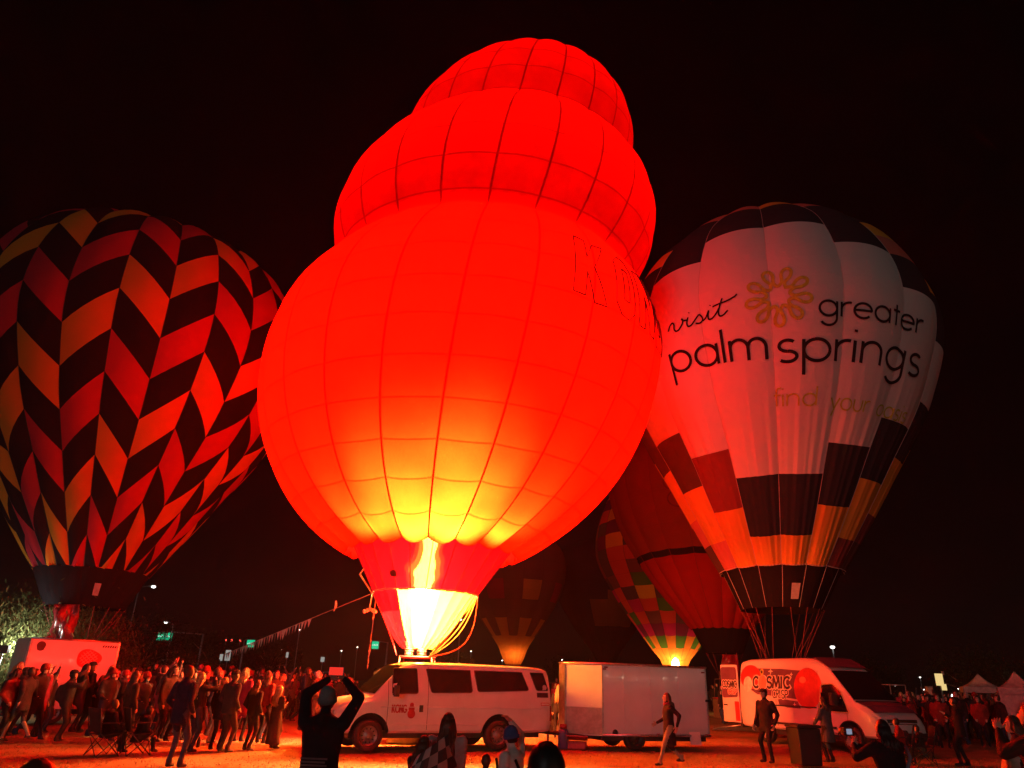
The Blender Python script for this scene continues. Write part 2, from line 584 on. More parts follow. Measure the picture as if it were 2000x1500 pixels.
lamp('burner_and_fill_light', (-2.5, 22.45, 3.2), 10500, (1.0, 0.13, 0.03), 0.10, red_root)
for (h_, d_, q_in, e_) in ((5.9, -30, 1.0, 22000), (5.9, -8, 1.2, 92000), (5.9, 12, 1.2, 110000), (5.9, 38, 1.0, 27000), (6.9, -12, 1.5, 14000), (6.9, 12, 1.5, 19000), (7.8, 6, 1.4, 5000)):
    # added spots off the flame, aimed outward to brighten the near cloth
    a_ = mb.axis(h_); w_ = mb.face + R_(d_); r_ = float(mb.prof(h_)) - q_in
    ld_ = bpy.data.lights.new('burner_and_fill_light', 'SPOT'); ld_.energy = e_; ld_.color = (1.0, 0.62, 0.20); ld_.shadow_soft_size = 0.25
    ld_.spot_size = R_(112); ld_.spot_blend = 1.0
    lo_ = bpy.data.objects.new('burner_and_fill_light', ld_); COL.objects.link(lo_); lo_.parent = red_root
    lo_.location = Vector((a_.x + r_ * math.cos(w_), a_.y + r_ * math.sin(w_), h_)) - Vector(RB)
    lo_.rotation_euler = Vector((math.cos(w_), math.sin(w_), -0.22)).to_track_quat('-Z', 'Y').to_euler()
lamp('burner_and_fill_light', (-2.20, 22.3, 7.4), 13500, (1.0, 0.20, 0.04), 0.40, red_root)  # lamp added above the flame for the overall red glow

STEEL = pmat('burner_steel', (0.20, 0.10, 0.08), 0.5, 0.6)
WICK = pmat('wicker', (0.30, 0.17, 0.07), 0.8, bump=0.5, bscale=60)
REDPAD = pmat('red_padding', (0.45, 0.03, 0.03), 0.7)
def basket(root, c, hb, w=0.62, mat=WICK, frame=STEEL):
    """c: centre on the ground, hb: burner height"""
    o3 = Vector(root.location); c = Vector(c) - o3
    b = MB()
    b.box((c.x - w, c.y - w, 0.02), (c.x + w, c.y + w, 0.10)); 
    t = 0.05
    for (x0, x1, y0, y1) in ((-w, w, -w, -w + t), (-w, w, w - t, w), (-w, -w + t, -w + t, w - t), (w - t, w, -w + t, w - t)):
        b.box((c.x + x0, c.y + y0, 0.10), (c.x + x1, c.y + y1, 1.08))
    o = b.build('basket', mat, root)
    rim = MB(); 
    rim.tube([(c.x + x, c.y + y, 1.1) for x, y in ((-w, -w), (w, -w), (w, w), (-w, w), (-w, -w))], 0.05, 8)
    rim.build('rim', REDPAD, root)
    for sx in (-1, 1):
        for sy in (-1, 1):
            MB().tube([(c.x + sx * w * .9, c.y + sy * w * .9, 1.05), (c.x + sx * w * .75, c.y + sy * w * .75, hb - 0.15)], 0.025, 6).build('upright', STEEL, root)
    fr = MB(); q = w * .75
    fr.tube([(c.x + x, c.y + y, hb - .15) for x, y in ((-q, -q), (q, -q), (q, q), (-q, q), (-q, -q))], 0.03, 6)
    fr.tube([(c.x - q, c.y, hb - .15), (c.x + q, c.y, hb - .15)], 0.025, 6)
    fr.build('burner_frame', frame, root)
    for sx in (-.28, .12):
        bn = MB()
        bn.lathe([(0.0, 0), (.13, 0), (.14, .08), (.12, .1), (.12, .34), (.15, .42), (.0, .42)], 14, Matrix.Translation((c.x + sx, c.y, hb - .12)))
        for k in range(5):
            z = hb + .02 + k * .06
            bn.tube([(c.x + sx + .15 * math.cos(a), c.y + .15 * math.sin(a), z) for a in np.linspace(0, 2 * PI, 13)], 0.014, 5)
        bn.build('burner', STEEL, root)
basket(red_root, (-2.56, 22.78, 0), 2.42, frame=REDPAD)
# lines from the skirt hem down to the basket corner
ROPE = pmat('pale_rope', (0.62, 0.50, 0.34), 0.8)
ROPER = pmat('red_rope', (0.55, 0.06, 0.08), 0.8)
for i, (ph, sag, rm) in enumerate(((1.05, .0, ROPE), (1.2, .06, ROPER), (1.32, .12, ROPE), (1.45, .2, ROPE), (1.55, .42, ROPER), (-1.5, .12, ROPER))):
    a = Vector(sk.grid(np.array([ph]), np.array([0.02]), 0.03)[0]); b = Vector((-2.15, 22.1, 2.28)) if ph > 0 else Vector((-3.1, 22.1, 2.3))
    pts = []
    for t in np.linspace(0, 1, 14):
        p = a.lerp(b, t); k = math.sin(PI * t)
        p += Vector((0.9 * sag * k, 0, -sag * k)); pts.append(p - Vector(RB))
    MB().tube(pts, 0.016, 5).build('rope', rm, red_root)
# wooden-looking strut with a knot of cord beside the mouth
st = MB()
A_ = Vector(sk.grid(np.array([-1.5]), np.array([0.0]), 0.05)[0]) - Vector(RB)
st.tube([A_, A_ + Vector((-0.42, -.1, .55)), A_ + Vector((-0.30, -.1, .72))], [.02, .035, .03], 6)
st.tube([A_, A_ + Vector((-0.02, -.1, -.45))], 0.02, 6)
for k in range(5):
    st.ball(tuple(A_ + Vector((-0.16 + .08 * k, -.1, -.46 - .03 * abs(k - 2)))), .06, 6, 4)
st.build('toggle_cord', ROPE, red_root)

# letters on the lower bulb: shade at their raised edges, drawn as dark lines
def outline_poly(B, poly, width, off, mat, root, name, closed=True):
    pts = []
    n = len(poly)
    rng = range(n if closed else n - 1)
    for i in rng:
        a = poly[i]; b = poly[(i + 1) % n]
        for t in np.linspace(0, 1, 9)[:-1]: pts.append((a[0] + (b[0] - a[0]) * t, a[1] + (b[1] - a[1]) * t))
    if not closed: pts.append(poly[-1])
    P = B.grid(np.array([p[0] for p in pts]), np.array([p[1] for p in pts]), off)
    o3 = Vector(root.location)
    pp = [Vector(p) - o3 for p in P]
    if closed: pp.append(pp[0])
    MB().tube(pp, width / 2, 5, caps=not closed).build(name, mat, root)
def KP(x, y):                                  # letters 2.3 m tall, laid out along the bulb
    return (R_(26.0) + x / 6.45, 7.95 + y)
LET = pmat('letter_edge_shade', (0.07, 0.003, 0.003), 0.8)
letters_main = {
 'K': [[(0, 0), (.42, 0), (.42, .85), (.80, -.1), (1.22, -.1), (.72, 1.15), (1.15, 2.2), (.75, 2.2), (.42, 1.4), (.42, 2.2), (0, 2.2)]],
 'O': [[(1.55, .25), (1.85, -.1), (2.25, -.1), (2.55, .25), (2.55, 1.85), (2.25, 2.2), (1.85, 2.2), (1.55, 1.85)], [(1.90, .45), (2.20, .45), (2.20, 1.65), (1.90, 1.65)]],
 'N': [[(2.8, 0), (3.15, 0), (3.15, 1.2), (3.5, 0), (3.9, 0), (3.9, 2.2), (3.55, 2.2), (3.55, 1.0), (3.2, 2.2), (2.8, 2.2)]],
 'G': [[(4.2, .3), (4.5, 0), (5.2, 0), (5.2, 1.2), (4.8, 1.2), (4.8, .5), (4.6, .5), (4.6, 1.8), (5.2, 1.8), (5.2, 2.2), (4.5, 2.2), (4.2, 1.9)]],
}
for ch, polys in letters_main.items():
    for poly in polys:
        outline_poly(mb, [KP(*p) for p in poly], 0.040, 0.03, LET, red_root, 'letter_edge_shade')

# ------------------------------------------------------------------ pick-up: chevron balloon on the west side
def prof_tab(H, Rr):
    H = np.array(H, float); Q = np.array(Rr, float) ** 2
    return lambda h: np.sqrt(np.maximum(pchip_np(np.asarray(h, float), H, Q), 0))

lb = Balloon((-16.976, 30.607), (-0.052, 0.022, 0.0), prof_tab([4.0, 5.68, 8.83, 11.78, 14.72, 17.66, 19.77, 21.03], [1.5, 2.3, 4.43, 6.27, 7.24, 6.72, 5.16, 0]), 26, R_(4.0), 0.12, 5.35, 21.03)
chev_root = empty('hot_air_balloon', (-16.976, 30.607, 0))
tag(chev_root, 'black balloon with zigzag chevron panels of red and orange', 'balloon')
C_BLK = fabric('black_cloth', (0.018, 0.016, 0.020), (0.02, 0.012, 0.012), 0.3, 0.0, seam_w=0.01)
C_RED = fabric('magenta_red_cloth', (0.50, 0.035, 0.055), (0.3, 0.02, 0.03), 0.3, 0.0, seam_w=0.01)
C_ORG = fabric('orange_yellow_cloth', (0.68, 0.26, 0.035), (0.4, 0.1, 0.02), 0.3, 0.0, seam_w=0.01)
def chev_col(g, k, mid):
    gi = round((math.degrees(mid) + 30.6) / 13.846)
    if (k - gi) % 2: return C_BLK
    return C_ORG if (k // 2 + gi // 2) % 2 == 0 else C_RED
envelope(lb, chev_root, 0, chev_col, 5, 4, cheveron=True, front=1.75, row_edges=np.append(-.26 + 1.63 * np.arange(14), lb.smax), par=1)
WEB = pmat('dark_webbing', (0.03, 0.025, 0.025), 0.8)
tapes(lb, chev_root, 0.012, WEB, seg=40, front=1.7)
lsk = Balloon((-16.976, 30.607), (-0.052, 0.022, 0.0), lambda h: np.interp(h, [3.95, 5.35], [1.45, 2.12]), 26, R_(4.0), 0.03, 3.95, 5.35)
envelope(lsk, chev_root, 0, lambda g, k, m: C_BLK, 3, 3, front=1.75, row_edges=np.array([0, lsk.smax]), names='skirt_panel')
LB3 = Vector(chev_root.location)
P = lsk.grid(np.array([.08, .20, .20, .08]), np.array([.45, .45, .95, .95]), 0.05)
MB().add([Vector(p) - LB3 for p in P], [(0, 1, 2, 3)]).build('placard', pmat('white_placard', (.42, .40, .38), .6), chev_root)
basket(chev_root, (-17.05, 30.7, 0), 2.35, 0.7)
# shiny red wind scoop cloth hanging below the skirt, crumpled
def hanging_cloth(root, c, w, z0, z1, mat, name, seed=1, depth=.12, ry=0):
    rs = np.random.default_rng(seed)
    nx, nz = 14, 26
    vs = []; fs = []
    ph = rs.uniform(0, 6, 8)
    for i in range(nx + 1):
        for j in range(nz + 1):
            u = i / nx; v = j / nz
            d = depth * (math.sin(5 * u + 9 * v + ph[0]) * .4 + math.sin(11 * u - 7 * v + ph[1]) * .3 + math.sin(3 * u + 17 * v * (1.3 - v) + ph[2]) * .3)
            d -= .25 * depth * 8 * (abs(u - .5)) ** 2
            ww = w * (1 + .05 * math.sin(7 * v + ph[3]))
            vs.append((c[0] + (u - .5) * ww, c[1] - d, z0 + v * (z1 - z0)))
    for i in range(nx):
        for j in range(nz):
            a = i * (nz + 1) + j
            fs.append((a, a + nz + 1, a + nz + 2, a + 1))
    o3 = Vector(root.location)
    m = MB().add([Vector(v) - o3 for v in vs], fs, 0, True)
    o = m.build(name, mat, root)
    sd = o.modifiers.new('thick', 'SOLIDIFY'); sd.thickness = 0.008
    return o
hanging_cloth(chev_root, (-17.0, 29.0, 0), 1.0, 2.25, 3.95, pmat('shiny_red_vinyl', (.26, .010, .018), .33), 'hanging_cloth', 4, .22)
for ph in np.linspace(-2.6, 2.6, 14):
    a = Vector(lsk.grid(np.array([ph]), np.array([0.02]), .02)[0]) - LB3
    b = Vector((-17.05 + .5 * math.copysign(1, math.sin(ph)), 30.7 - .5 * math.copysign(1, math.cos(ph)), 2.2)) - LB3
    MB().tube([a, b], 0.012, 5).build('rope', pmat('dark_red_rope', (.25, .05, .05), .7), chev_root)

# ------------------------------------------------------------------ white lettered balloon on the east side
rb = Balloon((11.108, 31.074), (0.115, -0.044, 0.0), prof_tab([4.6, 6.47, 10.07, 13.43, 16.78, 20.14, 22.54, 23.98], [1.55, 2.5, 4.56, 6.35, 7.16, 6.07, 3.81, 0]), 16, R_(2.2), 0.14, 6.3, 23.98)
_ph = RNG.uniform(0, 6.28, 12)
def pleats(phi, s):
    a = np.clip((9.0 - s) / 4.0, 0, 1) * np.clip((s + .6) / 1.5, 0, 1)
    x = phi * 1.0
    w = np.sin(x * 61 + _ph[0] + .25 * s) * .35 + np.sin(x * 97 + _ph[1] - .2 * s) * .35 + np.sin(x * 157 + _ph[2] + .1 * s) * .2 + np.sin(x * 37 + _ph[3]) * .3
    return a * .034 * w
rb.wr = pleats
white_root = empty('hot_air_balloon', (11.108, 31.074, 0))
tag(white_root, 'white advertising balloon lettered palm springs above stepped navy and orange patches', 'balloon')
W_ = fabric('white_cloth', (0.74, 0.70, 0.68), (0.5, 0.45, 0.42), 0.25, 0.0, seam=.25, seam_w=.008)
NAVY = fabric('navy_cloth', (0.030, 0.038, 0.046), (0.02, 0.02, 0.03), 0.2, 0.0, seam=.25, seam_w=.008)
ORG = fabric('orange_cloth', (0.78, 0.34, 0.05), (0.4, 0.12, 0.03), 0.2, 0.0, seam=.25, seam_w=.008)
MAR = fabric('maroon_cloth', (0.22, 0.05, 0.045), (0.1, 0.02, 0.02), 0.2, 0.0, seam=.25, seam_w=.008)
BRN = fabric('brown_cloth', (0.10, 0.045, 0.035), (0.05, 0.02, 0.02), 0.2, 0.0, seam=.25, seam_w=.008)
SAL = fabric('salmon_cloth', (0.60, 0.16, 0.12), (0.3, 0.06, 0.04), 0.2, 0.0, seam=.25, seam_w=.008)
ROWS_R = np.concatenate([np.arange(0, 8) * 1.24, np.array([10.1, 11.55, 12.45, 13.35, 14.68, 15.95, 17.3, 18.8, 20.6, rb.smax])])
LOWPAT = {  # gores counted east from the one left of the middle
    0: [ORG, NAVY, NAVY], 1: [ORG, NAVY, NAVY], 2: [ORG, ORG, NAVY, NAVY], 3: [MAR, ORG, ORG, NAVY, NAVY], 4: [BRN, MAR, ORG, ORG, NAVY, NAVY], 5: [BRN, BRN, MAR, ORG, ORG, NAVY],
    -1: [ORG, ORG, MAR, MAR], -2: [SAL, ORG, ORG, BRN, BRN], -3: [BRN, SAL, ORG, ORG, BRN, BRN], -4: [BRN, BRN, SAL, ORG, ORG, BRN], -5: [NAVY, BRN, BRN, SAL, ORG, ORG]}
TOPK = {0: 12, 1: 12, -1: 11, 2: 11, -2: 10, 3: 9, -3: 9, 4: 8, -4: 8}
def white_col(g, k, mid):
    gi = round((math.degrees(mid) + 9.05) / 22.5)
    gi = ((gi + 8) % 16) - 8
    low = LOWPAT.get(gi, [NAVY, NAVY, BRN, ORG, ORG, NAVY])
    if k < len(low): return low[k]
    t = TOPK.get(gi, 8)
    if k < t: return W_
    if k < t + 2: return NAVY
    return [ORG, NAVY, SAL][(k - t + gi) % 3]
envelope(rb, white_root, 0, white_col, 30, 5, front=1.8, row_edges=ROWS_R)
PALEWEB = pmat('pale_webbing', (.5, .42, .40), .8)
tapes(rb, white_root, 0.010, PALEWEB, seg=60, front=1.7)
rsk = Balloon((11.108, 31.074), (0.115, -0.044, 0.0), lambda h: np.interp(h, [4.7, 6.3], [1.6, 2.38]), 16, R_(2.2), 0.03, 4.75, 6.3)
envelope(rsk, white_root, 0, lambda g, k, m: C_BLK, 4, 3, front=1.8, row_edges=np.array([0, rsk.smax]), names='skirt_panel')
WB3 = Vector(white_root.location)
tapes(rsk, white_root, 0.011, PALEWEB, seg=6, front=1.7)
hem = MB()
for k in range(70):
    a0 = -1.75 + k * 3.5 / 70; a1 = a0 + 3.5 / 70
    P = rb.grid(np.array([a0, a1]), np.array([0.03, 0.03]), 0.02)
    hem.tube([Vector(P[0]) - WB3, Vector(P[1]) - WB3], 0.016, 5)
hem.build('hem', PALEWEB, white_root)
P = rsk.grid(np.array([.20, .36, .36, .20]), np.array([.35, .35, 1.0, 1.0]), 0.05)
MB().add([Vector(p) - WB3 for p in P], [(0, 1, 2, 3)]).build('placard', pmat('white_placard', (.42, .40, .38), .6), white_root)
basket(white_root, (11.3, 31.0, 0), 2.5, 0.7)
for ph in np.linspace(-2.7, 2.7, 14):
    a = Vector(rsk.grid(np.array([ph]), np.array([0.02]), .02)[0]) - WB3
    b = Vector((11.3 + .5 * math.copysign(1, math.sin(ph)), 31.0 - .5 * math.copysign(1, math.cos(ph)), 2.35)) - WB3
    MB().tube([a, b], 0.010, 5).build('rope', pmat('dark_red_rope', (.25, .05, .05), .7), white_root)

# ---- single-stroke round lettering
def arc(cx, cy, rx, ry, a0, a1, n=18):
    return [(cx + rx * math.cos(R_(a)), cy + ry * math.sin(R_(a))) for a in np.linspace(a0, a1, n)]
def line(*p):
    out = []
    for a, b in zip(p[:-1], p[1:]):
        n = max(3, int(8 * math.hypot(b[0] - a[0], b[1] - a[1])) + 2)
        out += [(a[0] + (b[0] - a[0]) * t, a[1] + (b[1] - a[1]) * t) for t in np.linspace(0, 1, n)]
    return out
GLY = {
 'a': ([arc(.5, .5, .5, .5, 0, 360, 30), line((1, 1), (1, 0))], 1.28),
 'd': ([arc(.5, .5, .5, .5, 0, 360, 30), line((1, 1.6), (1, 0))], 1.28),
 'p': ([arc(.5, .5, .5, .5, 0, 360, 30), line((0, 1), (0, -.62))], 1.25),
 'g': ([arc(.5, .5, .5, .5, 0, 360, 30), line((1, 1), (1, -.15)) + arc(.52, -.15, .48, .48, 0, -150, 16)], 1.28),
 'o': ([arc(.5, .5, .5, .5, 0, 360, 30)], 1.25),
 'e': ([line((.03, .52), (1, .52)) + arc(.5, .5, .5, .5, 2, 318, 28)], 1.22),
 'l': ([line((0, 1.6), (0, 0))], .30),
 'i': ([line((0, 1), (0, 0)), line((0, 1.38), (0, 1.5))], .30),
 'm': ([line((0, 1), (0, 0)), line((0, .0), (0, .58)) + arc(.36, .6, .36, .4, 180, 0, 14) + line((.72, .6), (.72, 0)), line((.72, .58), (.72, .6)) + arc(1.08, .6, .36, .4, 180, 0, 14) + line((1.44, .6), (1.44, 0))], 1.74),
 'n': ([line((0, 1), (0, 0)), line((0, .0), (0, .56)) + arc(.42, .56, .42, .44, 180, 0, 16) + line((.84, .56), (.84, 0))], 1.14),
 'u': ([line((0, 1), (0, .44)) + arc(.42, .44, .42, .44, 180, 360, 16) + line((.84, .44), (.84, 1))], 1.14),
 'r': ([line((0, 1), (0, 0)), line((0, .0), (0, .5)) + arc(.45, .5, .45, .48, 180, 75, 12)], .72),
 's': ([arc(.36, .745, .30, .255, 40, 270, 18) + arc(.36, .245, .34, .245, 90, -140, 18)], .95),
 't': ([line((.25, 1.4), (.25, 0)), line((0, 1.0), (.55, 1.0))], .74),
 'f': ([line((.2, 0), (.2, 1.25)) + arc(.5, 1.25, .3, .3, 180, 80, 8), line((0, .95), (.5, .95))], .66),
 'y': ([line((0, 1), (.45, .05)), line((.9, 1), (.2, -.6))], 1.08),
 ' ': ([], .62),
}
INK = pmat('black_print', (.012, .010, .012), .85, spec=.2)
OLIVE = pmat('green_print', (.42, .46, .05), .85, spec=.2)
def write_on(B, root, text, phi0, s0, xh, width, mat, s_slope=0.0, track=0.0, total=None, name='lettering', off0=.03, r_ref=None):
    adv = sum(GLY[c][1] for c in text)
    r_ = r_ref or float(np.interp(s0, B.ss, B.rs))
    kx = 1.0
    if total: kx = total / (adv * xh)
    x = 0.0; m = MB(); q = 0
    for c in text:
        for st_ in GLY[c][0]:
            pts = []
            for (gx, gy) in st_:
                X = (x + gx) * xh * kx; Y = gy * xh
                pts.append((phi0 + X / r_, s0 + Y + s_slope * X))
            vs, fs = ribbon_on(B, pts, width, off0 + .0025 * (q % 4)); q += 1
            o3 = np.array(root.location)
            m.add([v - o3 for v in vs], fs, 0, True)
        x += GLY[c][1]
    return m.build(name, mat, root)
write_on(rb, white_root, 'palm', R_(-34.0), 8.62, .84, .125, INK, s_slope=-.085, total=33.6 / 57.3 * 6.6 * 1.07)
write_on(rb, white_root, 'springs', R_(3.6), 8.12, .84, .125, INK, total=(57.2 - 3.6) / 57.3 * 6.55 * 1.02, s_slope=-.005)
write_on(rb, white_root, 'greater', R_(16.6), 9.86, .58, .095, INK, total=(55.0 - 16.6) / 57.3 * 6.9 * 1.04, s_slope=-.022)
write_on(rb, white_root, 'find', R_(1.6), 6.42, .46, .062, OLIVE, total=(16.2 - 1.6) / 57.3 * 5.95 * 1.06)
write_on(rb, white_root, 'your', R_(22.5), 6.28, .44, .062, OLIVE, total=(37.0 - 22.5) / 57.3 * 5.9 * 1.04)
write_on(rb, white_root, 'oasis', R_(42.6), 6.24, .42, .062, OLIVE, total=(58.8 - 42.6) / 57.3 * 5.9 * 1.04)
# flowing script word
def cat_rom(P, n=7):
    P = [np.array(p, float) for p in P]; out = []
    P = [2 * P[0] - P[1]] + P + [2 * P[-1] - P[-2]]
    for i in range(1, len(P) - 2):
        for t in np.linspace(0, 1, n, endpoint=False):
            a, b, c, d = P[i - 1:i + 3]
            out.append(tuple(.5 * ((2 * b) + (-a + c) * t + (2 * a - 5 * b + 4 * c - d) * t * t + (-a + 3 * b - 3 * c + d) * t ** 3)))
    out.append(tuple(P[-2])); return out
VIS = [[(0, .25), (.12, .62), (.28, .80), (.36, .62), (.34, .25), (.42, .02), (.58, .05), (.78, .40), (.84, .72), (.78, .85), (.86, .66), (1.02, .60)],
       [(1.10, .80), (1.02, .35), (1.06, .05), (1.22, .08), (1.42, .42), (1.62, .78)],
       [(1.62, .78), (1.74, .50), (1.76, .20), (1.60, .02), (1.42, .10)],
       [(1.76, .10), (1.95, .30), (2.12, .80)], [(2.12, .80), (2.06, .40), (2.08, .08), (2.24, .06), (2.45, .35), (2.62, .75)],
       [(2.78, 1.45), (2.62, .75), (2.56, .30), (2.62, .05), (2.78, .08), (2.98, .35)],
       [(2.32, .98), (2.60, 1.06), (2.95, 1.12), (3.30, 1.32), (3.42, 1.50)],
       [(1.16, 1.12), (1.18, 1.18)], [(2.20, 1.14), (2.22, 1.20)]]
m = MB()
for q, st_ in enumerate(VIS):
    pts = [(R_(-32.4) + x * .86 / 6.75, 10.26 + y * .50 + x * .012) for x, y in cat_rom(st_)]
    vs, fs = ribbon_on(rb, pts, .07, .03 + .0025 * (q % 4))
    m.add([v - np.array(white_root.location) for v in vs], fs, 0, True)
m.build('lettering', INK, white_root)
# nine-looped flower
m = MB()
key = []
for k in range(9):
    th = 70 + 40 * k
    for (da, rr) in ((-20, .46), (-5.5, .66), (-10.5, .98), (-7.5, 1.22), (0, 1.32), (7.5, 1.22), (10.5, .98), (5.5, .66)):
        key.append((rr * math.cos(R_(th + da)), rr * math.sin(R_(th + da))))
pts = cat_rom(key + key[:1], 5)[:-1]
pts = [(R_(4.7) + x * .90 / 6.95, 10.72 + y * .90) for x, y in pts]
vs, fs = ribbon_on(rb, pts, .13, .035, closed=True)
m.add([v - np.array(white_root.location) for v in vs], fs, 0, True)
m.build('flower_emblem', OLIVE, white_root)

# ------------------------------------------------------------------ checkered balloon with a small pilot flame, farther back
cb = Balloon((12.72, 56.59), (0.010, 0.037, 0.0), prof_tab([2.8, 3.58, 5.73, 8.24, 11.1, 14.32, 16.65, 17.91], [.72, 1.1, 2.71, 4.5, 5.9, 5.58, 4.22, 0]), 18, R_(3), .12, 3.45, 17.91)
chk_root = empty('hot_air_balloon', (12.72, 56.59, 0))
tag(chk_root, 'patchwork balloon of many coloured squares with a small flame behind the trailer', 'balloon')
def q_(n, c, t=None, ft=.45): return fabric(n, c, t or c, ft, 0.0, seam_w=.02)
Q = dict(o=q_('amber_square', (.70, .25, .05), (.75, .22, .04)), g=q_('green_square', (.06, .16, .04), (.10, .22, .04)), p=q_('purple_square', (.16, .02, .08)), m=q_('magenta_square', (.50, .02, .14)),
         r=q_('red_square', (.62, .06, .05)), k=q_('slate_square', (.10, .06, .08)), y=q_('yellow_square', (.65, .35, .05)), b=q_('plum_square', (.18, .06, .07)), n=q_('brown_square', (.26, .07, .05)))
PAT = ["oooooooooooooooooo", "gogogogogogogogogo", "pmpmpmpmpmpmpmpmpm", "krgrbrkrgrbrkrgrbr", "rkrmrgrkrmrgrkrmrg", "bmrkykbmrkykbmrkyk", "nkbrgynkbrgynkbrgy", "nbkrbonbkrbonbkrbo", "nbkrrynbkrrynbkrry", "nbpokrnbpokrnbpokr"]
def chk_col(g, k, mid):
    if k < len(PAT): return Q[PAT[k][g % 18]]
    return Q["nbkrpo"[(g * 2 + k) % 6]]
envelope(cb, chk_root, 0, chk_col, 4, 3, front=1.75, row_edges=np.concatenate([np.arange(0, 16) * 1.02, [17.5, cb.smax]]))
tapes(cb, chk_root, .012, WEB, seg=30, front=1.6)
cs = Balloon((12.72, 56.59), (0.010, 0.037, 0.0), lambda h: np.interp(h, [2.3, 3.45], [.55, 1.05]), 18, R_(3), .03, 2.35, 3.45)
envelope(cs, chk_root, 0, lambda g, k, m: Q['o'], 3, 3, front=1.75, row_edges=np.array([0, cs.smax]), names='skirt_panel')
m = MB()
for k in range(40):
    a0 = -1.7 + k * 3.4 / 40
    P = cs.grid(np.array([a0, a0 + 3.4 / 40]), np.array([.72, .72]), .06)
    m.tube([Vector(p) - Vector(chk_root.location) for p in P], .04, 5)
m.build('hem', pmat('white_hem', (0.7, 0.62, 0.45), 0.8), chk_root)
flame_obj(chk_root, [(12.55, 55.6, 2.9), (12.55, 55.55, 3.1), (12.55, 55.55, 3.35), (12.55, 55.55, 3.65)], [.08, .26, .24, .04], strength=26.0, col=(1, .62, .2), wob=.12)
lamp('burner_and_fill_light', (12.6, 56.3, 3.9), 420, (1, .55, .18), .2, chk_root)
basket(chk_root, (12.72, 56.59, 0), 2.3, .6)

# ------------------------------------------------------------------ dark red belted balloon between the two
db = Balloon((13.515, 46.06), (-0.055, 0.107, 0.0), prof_tab([4.9, 6.08, 8.74, 11.78, 15.2, 17.67, 19.0], [1.7, 2.6, 4.68, 6.42, 7.06, 5.62, 0]), 20, 0.05, .14, 5.0, 19.0)
dark_root = empty('hot_air_balloon', (13.515, 46.06, 0))
tag(dark_root, 'plain dark red balloon with one black belt, half hidden by the white balloon', 'balloon')
DR = fabric('deep_red_cloth', (.40, .018, .015), (.3, .01, .01), .3, 0, seam_w=.006)
MZ = fabric('rust_cloth', (.30, .05, .03), (.3, .04, .02), .3, 0, seam_w=.006)
s_b = db.s_of_h(8.9)
envelope(db, dark_root, 0, lambda g, k, m: C_BLK if k == 1 else (DR if k == 0 or k > 5 else MZ), 5, 4, front=1.75, row_edges=np.array([0, s_b, s_b + .42, s_b + 2, s_b + 4, s_b + 6, s_b + 9, db.smax]))
tapes(db, dark_root, .012, pmat('dark_red_webbing', (.16, .008, .006), .8), seg=30, front=1.6)
ds_ = Balloon((13.515, 46.06), (-0.055, 0.107, 0.0), lambda h: np.interp(h, [3.6, 5.0], [1.1, 1.75]), 20, .05, .03, 3.6, 5.0)
envelope(ds_, dark_root, 0, lambda g, k, m: C_BLK, 3, 3, front=1.75, row_edges=np.array([0, ds_.smax]), names='skirt_panel')
hanging_cloth(dark_root, (13.35, 44.7, 0), 1.0, 2.1, 3.5, pmat('shiny_red_vinyl', (.42, .015, .03), .22), 'hanging_cloth', 9, .15)
basket(dark_root, (13.4, 46.1, 0), 2.3, .7)
for th in (-1.2, -.6, .1, .7, 1.3):
    a = Vector(ds_.grid(np.array([th]), np.array([.02]), .02)[0]) - Vector(dark_root.location)
    MB().tube([a, Vector((13.4 + .45 * math.copysign(1, th), 45.7, 2.2)) - Vector(dark_root.location)], .012, 5).build('rope', pmat('dark_red_rope', (.25, .05, .05), .7), dark_root)
# twin scalloped appliques on its cloth
m = MB()
for (p0, s0) in ((-.32, s_b + 4.4), (-.30, s_b + 3.4), (-.33, s_b + 5.4)):
    pts = [(p0 + .09 * math.cos(t) * 1.3, s0 + .5 * math.sin(t)) for t in np.linspace(PI * .5, PI * 1.5, 14)]
    vs, fs = ribbon_on(db, pts, .09, .03)
    m.add([v - np.array(dark_root.location) for v in vs], fs, 0, True)
m.build('applique', pmat('dark_red_webbing', (.16, .008, .006), .8), dark_root)

# ------------------------------------------------------------------ two unlit balloons far off in the dark
eb = Balloon((1.153, 84.99), (-0.015, -0.008, 0.0), prof_tab([3.2, 3.61, 5.78, 8.31, 11.2, 14.45, 16.8, 18.07], [.7, .95, 1.98, 3.8, 5.43, 6.01, 4.83, 0]), 16, R_(11), .1, 3.4, 18.07)
cas_root = empty('hot_air_balloon', (1.153, 84.99, 0))
tag(cas_root, 'dim brown balloon with orange castle battlements round its base, far off', 'balloon')
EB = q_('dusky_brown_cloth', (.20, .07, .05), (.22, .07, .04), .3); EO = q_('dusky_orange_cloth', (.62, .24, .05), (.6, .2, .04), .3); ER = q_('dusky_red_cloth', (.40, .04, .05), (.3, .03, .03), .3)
def cas_col(g, k, mid):
    if k <= 2: return EO
    if k == 3: return EO if g % 2 == 0 else EB
    if k == 4: return EO if g % 2 == 0 else EB
    if 7 <= k <= 8: return [EO, EB, ER, EB][g % 4]
    return EB
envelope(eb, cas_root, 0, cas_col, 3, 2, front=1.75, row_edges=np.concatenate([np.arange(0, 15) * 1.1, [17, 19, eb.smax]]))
es = Balloon((1.153, 84.99), (-0.015, -0.008, 0.0), lambda h: np.interp(h, [2.4, 3.4], [.55, .8]), 16, R_(11), .02, 2.4, 3.4)
envelope(es, cas_root, 0, lambda g, k, m: EB, 3, 2, front=1.75, row_edges=np.array([0, es.smax]), names='skirt_panel')
basket(cas_root, (1.153, 84.99, 0), 2.3, .6)
